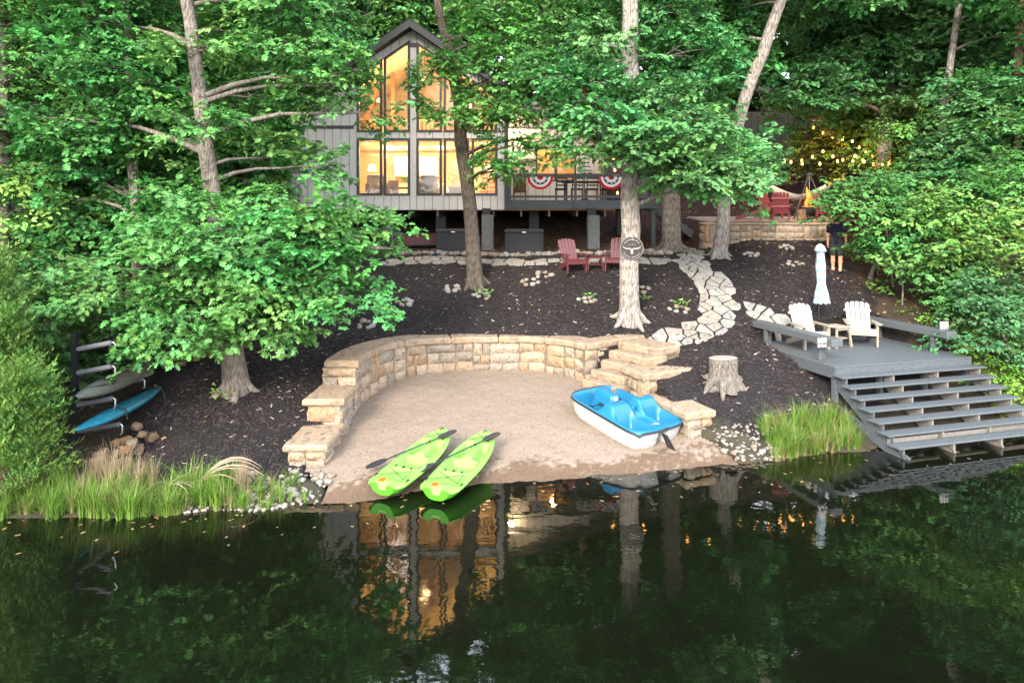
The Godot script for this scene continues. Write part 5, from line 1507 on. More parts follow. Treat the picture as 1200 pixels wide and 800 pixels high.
func make_deck_things() -> void:
	fan_bunting("fan bunting on the deck rail nearer the house's lit windows", 1.03)
	fan_bunting("fan bunting on the deck rail beside the pale trunk with the sign", 3.62)
	var t := thing("patio_umbrella", "small closed blue and white umbrella on the house deck", "umbrella", Vector3(2.85, 5.28, -25.4))
	closed_umbrella(t, 2.05, 1.4, 1.1, [mats.cream, mats.boat_white, mats.teal], mats.black)
	t = thing("patio_table", "black metal dining table on the house deck", "table", Vector3(2.75, 5.28, -25.0))
	var mb := MB.new()
	mb.cbox(Vector3(0.0, 0.72, 0), Vector3(1.6, 0.04, 0.9), 0.01)
	part(mb, "table_top", mats.charcoal, t)
	for q in [[-0.7, -0.35], [0.7, -0.35], [-0.7, 0.35], [0.7, 0.35]]:
		mb = MB.new()
		mb.box(Vector3(q[0], 0.35, q[1]), Vector3(0.05, 0.7, 0.05))
		part(mb, "leg", mats.black, t)
	var spots := [[1.85, "left end"], [2.45, "second from the left"], [3.0, "third from the left"], [3.6, "right end"]]
	for s in spots:
		t = thing("patio_chair", "black metal chair at the deck table, %s" % s[1], "chair", Vector3(s[0], 5.28, -24.35), 0, "black chairs along the deck table")
		mb = MB.new()
		mb.cbox(Vector3(0, 0.42, 0), Vector3(0.46, 0.06, 0.44), 0.015)
		part(mb, "seat", mats.charcoal, t)
		for q in [[-0.2, -0.2, 0.42], [0.2, -0.2, 0.42], [-0.2, 0.2, 0.86], [0.2, 0.2, 0.86]]:
			mb = MB.new()
			mb.box(Vector3(q[0], q[2] * 0.5, q[1]), Vector3(0.035, q[2], 0.035))
			part(mb, "leg", mats.black, t)
		for k in 3:
			mb = MB.new()
			mb.box(Vector3(0, 0.56 + k * 0.13, 0.2), Vector3(0.4, 0.05, 0.02))
			part(mb, "back_rail", mats.black, t)
	t = thing("wicker_chair", "small brown wicker chair at the left end of the house deck", "chair", Vector3(0.3, 5.28, -24.6))
	mb = MB.new()
	mb.cbox(Vector3(0, 0.36, 0), Vector3(0.5, 0.1, 0.5), 0.03)
	part(mb, "seat", mats.log, t)
	mb = MB.new()
	mb.cbox(Vector3(0, 0.62, -0.24), Vector3(0.5, 0.5, 0.06), 0.03)
	part(mb, "backrest", mats.log, t)
	for q in [[-0.22, -0.22], [0.22, -0.22], [-0.22, 0.22], [0.22, 0.22]]:
		mb = MB.new()
		mb.box(Vector3(q[0], 0.16, q[1]), Vector3(0.05, 0.32, 0.05))
		part(mb, "leg", mats.log, t)
	# things stored under the house
	for q in [[-2.02, 22.25, 1.15, 0.78, 0.08, "dark grey storage box under the house, left of the concrete pier"], [0.42, 22.4, 1.32, 0.8, -0.03, "dark grey storage box under the house deck, right of the concrete pier"]]:
		t = thing("storage_box", q[5], "box", at(q[0], q[1]), q[4])
		mb = MB.new()
		mb.cbox(Vector3(0, q[3] * 0.44, 0), Vector3(q[2], q[3] * 0.88, 0.62), 0.02)
		part(mb, "body", mats.charcoal, t)
		mb = MB.new()
		mb.cbox(Vector3(0, q[3] * 0.95, 0.0), Vector3(q[2] + 0.05, 0.09, 0.67), 0.03, Basis(Vector3.RIGHT, 0.06))
		var ld := part(mb, "lid", mats.charcoal, t)
		mb = MB.new()
		mb.cbox(Vector3(0, q[3] * 0.9, 0.35), Vector3(0.14, 0.05, 0.03), 0.01)
		part(mb, "latch", mats.steel, ld)
	t = thing("stored_canoe", "dull red canoe hull lying under the house behind the left storage box", "canoe", at(-2.7, 23.6, 0.1), 0.25)
	mb = MB.new()
	var rows := []
	for i in 15:
		var u := i / 14.0 * 2.0 - 1.0
		var line := []
		for k in 9:
			var a := PI * k / 8.0
			var w := 0.36 * pow(maxf(1.0 - u * u, 0.0), 0.6)
			line.append(Vector3(u * 1.6, 0.46 * pow(sin(a), 0.6) * (0.75 + 0.25 * (1.0 - u * u)), cos(a) * w))
		rows.append(line)
	mb.grid(rows)
	part(mb, "hull", mats.red_kayak, t)
	mb = MB.new()
	mb.tube([Vector3(-1.6, 0.03, 0), Vector3(-0.8, 0.02, 0.33), Vector3(0, 0.02, 0.37), Vector3(0.8, 0.02, 0.33), Vector3(1.6, 0.03, 0)], [0.02], 6)
	part(mb, "gunwale", mats.black, t)
	t = thing("barrel", "grey barrel lying in the dark under the left end of the house", "barrel", at(-4.3, 23.8, 0.3), 0.6)
	mb = MB.new()
	mb.lathe([Vector2(0.0, -0.45), Vector2(0.26, -0.45), Vector2(0.29, 0.0), Vector2(0.26, 0.45), Vector2(0.0, 0.45)], 16, Vector3.ZERO, Basis(Vector3.RIGHT, PI / 2))
	part(mb, "body", mats.concrete, t)
	for e in [-0.25, 0.25]:
		mb = MB.new()
		mb.lathe([Vector2(0.27, e - 0.02), Vector2(0.295, e), Vector2(0.27, e + 0.02)], 16, Vector3.ZERO, Basis(Vector3.RIGHT, PI / 2))
		part(mb, "hoop", mats.charcoal, t)

# --- furniture, dock, boats ------------------------------------------------
func adirondack(label: String, at_: Vector3, turn: float, m_frame: String, m_slat: String, group: String) -> Node3D:   # faces +z
	var t := thing("adirondack_chair", label, "chair", at_, turn, group)
	var fr: Material = mats[m_frame]
	var sl: Material = mats[m_slat]
	for s in [-1.0, 1.0]:
		var mb := MB.new()
		mb.cbox(Vector3(s * 0.31, 0.27, 0.30), Vector3(0.045, 0.54, 0.10), 0.008)
		part(mb, "leg", fr, t)
		mb = MB.new()   # the long rear leg that carries the seat
		mb.prism([Vector3(s * 0.28, 0.40, 0.34), Vector3(s * 0.28, 0.29, 0.34), Vector3(s * 0.28, 0.0, -0.50), Vector3(s * 0.28, 0.0, -0.62), Vector3(s * 0.28, 0.12, -0.55)], Vector3(-0.04 * s, 0, 0))
		part(mb, "rear_leg", fr, t)
		mb = MB.new()
		var arm := [Vector3(s * 0.26, 0.585, 0.38), Vector3(s * 0.30, 0.585, 0.42), Vector3(s * 0.38, 0.585, 0.42), Vector3(s * 0.42, 0.585, 0.36), Vector3(s * 0.39, 0.585, 0.0), Vector3(s * 0.36, 0.585, -0.36), Vector3(s * 0.29, 0.585, -0.36), Vector3(s * 0.27, 0.585, 0.0)]
		mb.prism(arm, Vector3(0, -0.03, 0))
		part(mb, "armrest", fr, t)
	for k in 5:
		var mb := MB.new()
		var f := k / 4.0
		mb.cbox(Vector3(0, lerpf(0.405, 0.27, f), lerpf(0.33, -0.10, f)), Vector3(0.60, 0.022, 0.10), 0.006, Basis(Vector3.RIGHT, 0.3 if k > 0 else 0.7))
		part(mb, "seat_slat", fr, t)
	var apron := MB.new()
	apron.cbox(Vector3(0, 0.33, 0.355), Vector3(0.6, 0.11, 0.022), 0.006)
	part(apron, "apron", fr, t)
	var tilt := Basis(Vector3.RIGHT, -0.42)
	for k in 5:
		var mb := MB.new()
		var x0 := -0.26 + k * 0.106
		var w := 0.098
		var top0 := 0.84 - 0.55 * pow(absf(x0 + 0.0) * 1.35, 2.0) * 1.2
		var top1 := 0.84 - 0.55 * pow(absf(x0 + w) * 1.35, 2.0) * 1.2
		var fan := 0.025 * (k - 2) / 2.0
		var q := [Vector3(x0, 0.0, 0), Vector3(x0 + w, 0.0, 0), Vector3(x0 + w + fan, top1, 0), Vector3(x0 + w * 0.5 + fan, maxf(top0, top1) + 0.012, 0), Vector3(x0 + fan, top0, 0)]
		mb.prism(q.map(func(p): return tilt * p + Vector3(0, 0.26, -0.14)), tilt * Vector3(0, 0, -0.022))
		part(mb, "back_slat", sl, t)
	for y in [0.30, 0.62]:
		var mb := MB.new()
		mb.beam(tilt * Vector3(-0.32, y, -0.035) + Vector3(0, 0.26, -0.14), tilt * Vector3(0.32, y, -0.035) + Vector3(0, 0.26, -0.14), 0.024, 0.06)
		part(mb, "back_brace", fr, t)
	return t
func side_table(label: String, at_: Vector3, turn: float, m: String, size: float, h: float) -> void:
	var t := thing("side_table", label, "table", at_, turn)
	for k in 5:
		var mb := MB.new()
		mb.cbox(Vector3((k - 2) * size / 5.0, h, 0), Vector3(size / 5.0 - 0.008, 0.025, size), 0.005)
		part(mb, "top_slat", mats[m], t)
	for s in [[-1, -1], [1, -1], [1, 1], [-1, 1]]:
		var mb := MB.new()
		mb.beam(Vector3(s[0] * size * 0.40, h - 0.01, s[1] * size * 0.36), Vector3(s[0] * size * 0.5, 0, s[1] * size * 0.44), 0.05, 0.035, 0.004)
		part(mb, "leg", mats[m], t)
	var mb := MB.new()
	mb.cbox(Vector3(0, h * 0.42, 0), Vector3(size * 0.86, 0.022, size * 0.6), 0.005)
	part(mb, "shelf", mats[m], t)
	for s in [-1.0, 1.0]:
		mb = MB.new()
		mb.box(Vector3(0, h - 0.045, s * size * 0.38), Vector3(size * 0.8, 0.055, 0.02))
		part(mb, "apron", mats[m], t)
func make_seats() -> void:
	adirondack("faded maroon chair on the mulch, left of the little maroon table", at(1.86, 19.95), 0.35, "maroon", "maroon_faded", "maroon chairs on the mulch")
	adirondack("faded maroon chair half hidden behind the trunk with the round sign", at(3.25, 19.95), -0.35, "maroon", "maroon_faded", "maroon chairs on the mulch")
	side_table("small maroon slatted table between the two chairs on the mulch", at(2.56, 20.05), 0, "maroon", 0.48, 0.46)
	var g := "dark maroon chairs round the fire pit"
	for q in [[9.13, 24.6, 1.2, "dark maroon chair seen from its side, leftmost at the fire pit"], [10.25, 25.7, 0.4, "dark maroon chair at the back left of the fire pit, facing the lake"], [9.95, 24.0, 2.75, "dark maroon chair seen from behind, left of the fire"], [11.75, 23.95, 3.5, "dark maroon chair seen from behind, just right of the fire"], [12.2, 26.2, -0.3, "dark maroon chair behind the flames, facing the lake"], [12.7, 24.5, -1.3, "dark maroon chair at the right of the fire pit, mostly behind leaves"]]:
		adirondack(q[3], at(q[0], q[1], 0.05), q[2], "maroon_dark", "maroon_dark", g)
	# fire pit
	var t := thing("fire_pit", "black kettle fire pit with flames between the dark maroon chairs", "fire pit", at(11.45, 25.0, 0.05))
	var mb := MB.new()
	mb.lathe([Vector2(0.0, 0.12), Vector2(0.2, 0.14), Vector2(0.33, 0.28), Vector2(0.36, 0.45), Vector2(0.34, 0.45), Vector2(0.3, 0.3), Vector2(0.0, 0.2)], 18)
	part(mb, "bowl", mats.black, t)
	for k in 3:
		var a := TAU * k / 3.0
		mb = MB.new()
		mb.tube([Vector3(cos(a) * 0.2, 0.2, sin(a) * 0.2), Vector3(cos(a) * 0.32, 0, sin(a) * 0.32)], [0.02], 6)
		part(mb, "leg", mats.black, t)
	for k in 4:
		mb = MB.new()
		var a: float = k * 0.8
		mb.tube([Vector3(cos(a) * 0.28, 0.36, sin(a) * 0.28), Vector3(-cos(a) * 0.26, 0.46, -sin(a) * 0.26)], [0.04, 0.035], 7)
		part(mb, "firewood", mats.log, t)
	for k in 7:   # tongues of flame
		mb = MB.new()
		var a := k * 0.9
		var r := 0.0 if k == 0 else rnd(0.06, 0.17)
		var h := 0.85 if k == 0 else rnd(0.35, 0.62)
		var pts := []
		var rr := []
		for j in 6:
			var f := j / 5.0
			pts.append(Vector3(cos(a) * r + 0.07 * f * sin(f * 5.0 + k), 0.4 + h * f, sin(a) * r + 0.05 * f * cos(f * 4.0 + k)))
			rr.append((0.11 if k == 0 else 0.07) * sin(PI * clampf(f * 0.8 + 0.2, 0, 1)) + 0.004)
		mb.tube(pts, rr, 8)
		part(mb, "flame", mats.flame_core_glow if k % 3 == 0 else mats.flame_glow, t)
	lamp(t, Vector3(0, 0.75, 0.3), Color(1.0, 0.55, 0.22), 0.2, 0.15)
	t = thing("cooking_tripod", "tall black cooking tripod standing over the fire pit", "tripod", at(11.45, 24.95, 0.05))
	for q in [[-0.75, 0.35], [0.55, 0.5], [0.1, -0.7]]:
		mb = MB.new()
		mb.tube([Vector3(0, 1.72, 0), Vector3(q[0], 0, q[1])], [0.028], 6)
		part(mb, "leg", mats.black, t)
	mb = MB.new()
	mb.cbox(Vector3(0, 1.72, 0), Vector3(0.2, 0.12, 0.12), 0.03)
	part(mb, "head", mats.charcoal, t)
	mb = MB.new()
	mb.tube([Vector3(0, 1.7, 0), Vector3(0, 0.85, 0)], [0.008], 4)
	part(mb, "chain", mats.steel, t)
	for q in [[9.93, 25.0, "log stump seat between the two left chairs at the fire pit"], [10.67, 23.9, "upright log stump in front of the fire pit"]]:
		t = thing("log_stump", q[2], "stump", at(q[0], q[1], 0.04))
		mb = MB.new()
		mb.tube([Vector3(0, 0, 0), Vector3(0.01, 0.2, 0), Vector3(0, 0.42, 0)], [0.17, 0.16, 0.16], 12)
		part(mb, "trunk", mats.log, t)
		mb = MB.new()
		mb.lathe([Vector2(0.15, 0.421), Vector2(0.14, 0.426), Vector2(0.0, 0.428)], 12)
		part(mb, "cut_face", mats.wood_cut, t)
	# hammock
	t = thing("hammock", "cream cloth hammock slung between trees behind the fire pit", "hammock")
	var A := Vector3(9.7, 6.5, -26.5)
	var B := Vector3(13.7, 6.3, -27.0)
	var rows := []
	for i in 25:
		var f := i / 24.0
		var line := []
		var p := A.lerp(B, lerpf(0.14, 0.86, f))
		p.y -= 0.95 * sin(PI * lerpf(0.14, 0.86, f))
		var w := 0.42 * pow(sin(PI * clampf(f, 0.03, 0.97)), 0.6)
		for k in 9:
			var v := k / 4.0 - 1.0
			line.append(p + Vector3(0.05 * v, 0.22 * v * v - 0.1, w * v))
		rows.append(line)
	mb = MB.new()
	mb.grid(rows, false, 1)
	part(mb, "cloth", mats.cream, t)
	for e in [[A, rows[0]], [B, rows[24]]]:
		mb = MB.new()
		for k in [0, 2, 4, 6, 8]: mb.tube([e[0], e[1][k]], [0.01], 4, false)
		part(mb, "rope", mats.rope, t)
	# far structures beyond the fire pit
	t = thing("far_shed", "dark timber shed with a tan awning among the trees behind the fire pit", "shed", Vector3(13.6, land(13.6, 33.5) - 0.2, -33.5))
	mb = MB.new()
	mb.box(Vector3(-0.6, 1.5, -1.5), Vector3(5.0, 3.2, 3.0))
	part(mb, "body", mats.charcoal, t)
	for k in 16:
		mb = MB.new()
		mb.box(Vector3(-2.95 + k * 0.313, 1.5, 0.02), Vector3(0.29, 3.1, 0.03))
		part(mb, "wall_board", mats.weathered, t)
	mb = MB.new()
	mb.prism([Vector3(1.5, 3.15, 0.9), Vector3(4.4, 3.15, 0.9), Vector3(3.6, 4.1, -1.4), Vector3(2.4, 4.1, -1.4)], Vector3(0, -0.08, 0))
	part(mb, "awning", mats.awning, t)
	t = thing("far_wall", "low pale stone wall in the shade behind the hammock", "wall")
	for k in 12:
		for c in 2:
			stone_block(t, Vector3(11.0 + k * 0.5 + (0.25 if c else 0.0), land(13.0, 31.0) + 0.15 + c * 0.3, -31.0), Vector3.BACK, Vector3(0.48, 0.29, 0.3))

func make_sign() -> void:
	var t := thing("round_sign", "round brown sign with a pale longhorn head and lettering on the trunk", "sign", Vector3(3.165, 3.82, -17.12))
	var mb := MB.new()
	mb.lathe([Vector2(0.0, -0.012), Vector2(0.305, -0.012), Vector2(0.315, 0.0), Vector2(0.305, 0.012), Vector2(0.0, 0.012)], 40, Vector3.ZERO, Basis(Vector3.RIGHT, PI / 2))
	part(mb, "plate", mats.sign_brown, t)
	mb = MB.new()
	var ring := []
	for k in 41: ring.append(Vector3(cos(TAU * k / 40.0) * 0.298, sin(TAU * k / 40.0) * 0.298, 0.013))
	mb.tube(ring, [0.006], 5, false)
	part(mb, "rim", mats.sign_metal, t)
	# longhorn head: skull and two sweeping horns
	mb = MB.new()
	mb.prism([Vector2(-0.045, -0.02), Vector2(-0.03, -0.06), Vector2(-0.03, -0.13), Vector2(-0.02, -0.155), Vector2(0.02, -0.155), Vector2(0.03, -0.13), Vector2(0.03, -0.06), Vector2(0.045, -0.02), Vector2(0.085, -0.03), Vector2(0.05, 0.0), Vector2(0.14, 0.005), Vector2(0.2, 0.03), Vector2(0.235, 0.065), Vector2(0.215, 0.02), Vector2(0.16, -0.025), Vector2(0.085, -0.03)].slice(0, 8).map(func(p): return Vector3(p.x, p.y, 0.022)), Vector3(0, 0, -0.01))
	part(mb, "skull", mats.sign_metal, t)
	for s in [-1.0, 1.0]:
		mb = MB.new()
		mb.prism([Vector2(0.03, -0.022), Vector2(0.1, -0.032), Vector2(0.17, -0.02), Vector2(0.22, 0.015), Vector2(0.242, 0.07), Vector2(0.205, 0.028), Vector2(0.15, 0.004), Vector2(0.04, 0.002)].map(func(p): return Vector3(p.x * s, p.y, 0.0215)), Vector3(0, 0, -0.01))
		part(mb, "horn", mats.sign_metal, t)
	var font := SystemFont.new()
	font.font_names = PackedStringArray(["Droid Serif"])
	# lettering too small to read in two arcs: raised strokes of uneven height
	for q in [[0.228, PI * 0.80, -PI * 0.030, 21, 0.042], [0.240, PI * 1.17, PI * 0.0285, 24, 0.034]]:
		for i in q[3]:
			if i == 10 or i == 11 and q[3] > 22: continue
			var an: float = q[1] + q[2] * i
			mb = MB.new()
			mb.cbox(Vector3.ZERO, Vector3(0.009 if i % 3 else 0.015, q[4] * (1.0 if i % 4 == 0 else rnd(0.5, 0.8)), 0.006), 0.002)
			var o := part(mb, "letter_stroke", mats.sign_metal, t)
			o.position = Vector3(cos(an) * q[0], sin(an) * q[0], 0.016)
			o.rotation.z = an - PI / 2 + rnd(-0.15, 0.15)
	for i in 4:
		var tm := TextMesh.new()
		tm.text = "1101"[i]
		tm.font = font
		tm.font_size = 28
		tm.pixel_size = 0.002
		tm.depth = 0.006
		part(tm, "letter", mats.sign_metal, t).position = Vector3(-0.075 + i * 0.05, 0.095, 0.017)
func make_stump() -> void:
	var b := at(4.66, 14.3)
	var t := thing("tree_stump", "weathered pale tree stump with spreading roots on the mulch by the dock", "stump", b)
	var rows := []
	for j in 9:
		var f := j / 8.0
		var line := []
		for k in 28:
			var a := TAU * k / 28.0
			var flare := 0.30 + 0.26 * pow(1.0 - f, 3.5) * (0.55 + 0.45 * sin(a * 5.0 + 0.6)) + 0.015 * noise.get_noise_2d(a * 120.0, f * 30.0)
			line.append(Vector3(cos(a) * flare, -0.12 + 0.68 * f + (0.02 * sin(a + 1.0) if j == 8 else 0.0), sin(a) * flare))
		rows.append(line)
	var mb := MB.new()
	mb.grid(rows, true)
	part(mb, "bark", mats.stump_bark, t)
	mb = MB.new()
	for k in 28: mb.tri(rows[8][k], rows[8][(k + 1) % 28], Vector3(0.02, 0.575, 0.01), Vector3.UP)
	part(mb, "cut_face", mats.wood_cut, t)
	for q in [[-1.9, 0.52], [-2.6, 0.6], [1.2, 0.6], [0.3, 0.5], [2.6, 0.5]]:
		mb = MB.new()
		var e := Vector3(cos(q[0]), 0, -sin(q[0]))
		var p: Vector3 = b + e * q[1]
		mb.tube([e * 0.2 + Vector3(0, 0.12, 0), e * 0.42 + Vector3(0, 0.05, 0), Vector3(p.x - b.x, ground(p.x, -p.z) - b.y - 0.03, p.z - b.z)], [0.11, 0.09, 0.03], 8)
		part(mb, "root", mats.stump_bark, t)

# --- dock --------------------------------------------------------------------
func dk(u: float, w: float, h: float) -> Vector3:   # dock coordinates: along the front edge, back from it
	var q := DO + DE * u + DN * w
	return Vector3(q.x, h, -q.y)
func make_dock() -> void:
	var W := 3.75
	var D := 2.9
	var H := 1.4
	var bs := Basis(Vector3(DE.x, 0, -DE.y), Vector3.UP, Vector3(-DN.x, 0, DN.y))
	var t := thing("dock", "grey painted timber dock platform with wide open stairs into the lake", "dock")
	var n := 20
	for k in n:
		var mb := MB.new()
		var w := D / n
		mb.cbox(dk(W * 0.5, (k + 0.5) * w, H - 0.018), Vector3(W + 0.06, 0.036, w - 0.008), 0.005, bs)
		part(mb, "deck_board", mats.deck_paint, t)
	for q in [[W * 0.5, 0.02, W, 0.05], [W * 0.5, D - 0.03, W, 0.05]]:
		var mb := MB.new()
		mb.box(dk(q[0], q[1], H - 0.15), Vector3(q[2], 0.225, q[3]), bs)
		part(mb, "rim_joist", mats.deck_paint_dark, t)
	for u in [0.0, W]:
		var mb := MB.new()
		mb.box(dk(u, D * 0.5, H - 0.15), Vector3(0.05, 0.225, D - 0.02), bs)
		part(mb, "rim_joist", mats.deck_paint_dark, t)
	for k in 6:
		var mb := MB.new()
		mb.box(dk(0.5 + k * 0.55, D * 0.5, H - 0.14), Vector3(0.05, 0.19, D - 0.12), bs)
		part(mb, "joist", mats.weathered, t)
	for q in [[0.06, 0.1], [1.25, 0.1], [2.5, 0.1], [W - 0.06, 0.1], [1.25, 1.5], [2.5, 1.5]]:
		var p := dk(q[0], q[1], 0)
		var gy := ground(p.x, -p.z) - 0.3
		var mb := MB.new()
		mb.box(Vector3(p.x, (gy + H - 0.27) * 0.5, p.z), Vector3(0.1, H - 0.27 - gy, 0.1), bs)
		part(mb, "post", mats.deck_paint_dark, t)
	# long diagonal brace from the left rim down to the foot of the stairs
	var br := MB.new()
	br.beam(dk(-0.04, 2.0, H - 0.32), dk(0.1, -1.75, -0.05), 0.05, 0.2)
	part(br, "brace", mats.deck_paint_dark, t)
	# stairs
	var run := 0.24
	var rise := 0.168
	for u in [0.05, 1.28, 2.5, W - 0.05]:
		var mb := MB.new()
		mb.prism([dk(u, 0.0, H - 0.28), dk(u, 0.0, H - 0.52), dk(u, -7 * run - 0.01, -0.25), dk(u, -7 * run - 0.01, 0.03)], Vector3(DE.x, 0, -DE.y) * 0.045)
		part(mb, "stringer", mats.deck_paint_dark if u < 0.1 else mats.weathered, t)
		for k in 7:   # the notched blocks that carry the treads
			var b := MB.new()
			var y := H - (k + 1) * rise - 0.035
			b.prism([dk(u, -k * run + 0.02, y), dk(u, -(k + 1) * run + 0.01, y), dk(u, -(k + 1) * run + 0.01, y - rise * 1.15), dk(u, -k * run + 0.02, y - 0.02)], Vector3(DE.x, 0, -DE.y) * 0.044)
			part(b, "stair_block", mats.deck_paint_dark if u < 0.1 else mats.weathered, t)
	for k in 7:
		var mb := MB.new()
		mb.cbox(dk(W * 0.5 + 0.03, -(k + 0.5) * run - 0.01, H - (k + 1) * rise - 0.016), Vector3(W + 0.22, 0.036, run + 0.05), 0.006, bs)
		part(mb, "tread", mats.deck_paint, t)
	for q in [[0.62, -1.35, 1.2], [1.9, -1.35, 1.2], [3.1, -1.3, 1.1]]:
		var mb := MB.new()
		mb.box(dk(q[0], q[1], 0.22), Vector3(q[2], 0.14, 0.05), bs)
		part(mb, "blocking", mats.weathered, t)
	# the two low rails that serve as benches
	for q in [[0.22, 0.25, 2.95, "thick grey timber bench rail along the left edge of the dock"], [W - 0.2, 0.35, 2.8, "thick grey timber bench rail along the right edge of the dock"]]:
		var b := thing("dock_bench", q[3], "bench", dk(q[0], q[1], H), 0, "bench rails of the dock")
		var o := b.position
		var mb := MB.new()
		mb.cbox(dk(q[0], (q[1] + q[2]) * 0.5, H + 0.46) - o, Vector3(0.30, 0.17, q[2] - q[1] + 0.1), 0.012, bs)
		part(mb, "seat_beam", mats.deck_paint, b)
		for w in [q[1] + 0.45, q[2] - 0.35]:
			for s in [-0.09, 0.09]:
				mb = MB.new()
				mb.cbox(dk(q[0] + s, w + s * 0.6, H + 0.187) - o, Vector3(0.085, 0.374, 0.085), 0.006, bs)
				part(mb, "post", mats.deck_paint_dark, b)
	var yaw := atan2(DE.y, DE.x)
	adirondack("beige chair on the dock turned to the right, left of the umbrella table", dk(0.95, 1.95, H), 0.12, "beige", "beige_white", "beige chairs on the dock")
	adirondack("beige chair on the dock facing the lake, right of the umbrella table", dk(2.5, 1.95, H), -0.3, "beige", "beige_white", "beige chairs on the dock")
	side_table("small beige table between the two chairs on the dock", dk(1.72, 1.9, H), yaw + 0.1, "beige", 0.5, 0.5)
	var um := thing("beach_umbrella", "closed white and blue striped umbrella standing on the dock", "umbrella", dk(1.72, 2.55, H))
	um.rotation = Vector3(0, 0, -0.02)
	closed_umbrella(um, 2.5, 0.9, 1.0, [mats.boat_white, mats.boat_white, mats.pale_stripe], mats.black, 1.2)
	for q in [[0.22, 0.42, -0.24, "row of three pale cup holders hanging on the left dock bench"], [W - 0.2, 0.55, 0.2, "row of three pale cup holders on the end of the right dock bench"]]:
		var cp := thing("cup_rack", q[3], "cup holder", dk(q[0] + (q[2] if q[2] < 0 else 0.0), q[1], H + (0.40 if q[2] < 0 else 0.548)), yaw)
		for k in 3:
			var mb := MB.new()
			mb.lathe([Vector2(0.0, -0.1), Vector2(0.03, -0.1), Vector2(0.034, 0.1), Vector2(0.028, 0.1), Vector2(0.0, 0.0)], 10, Vector3(0.085 * (k - 1), 0.1 if q[2] > 0 else 0.05, 0.03))
			part(mb, "cup", mats.boat_white, cp)
		var mb := MB.new()
		mb.box(Vector3(0, 0.02 if q[2] > 0 else 0.04, 0.03), Vector3(0.28, 0.02, 0.075))
		part(mb, "bracket", mats.pad_grey, cp)

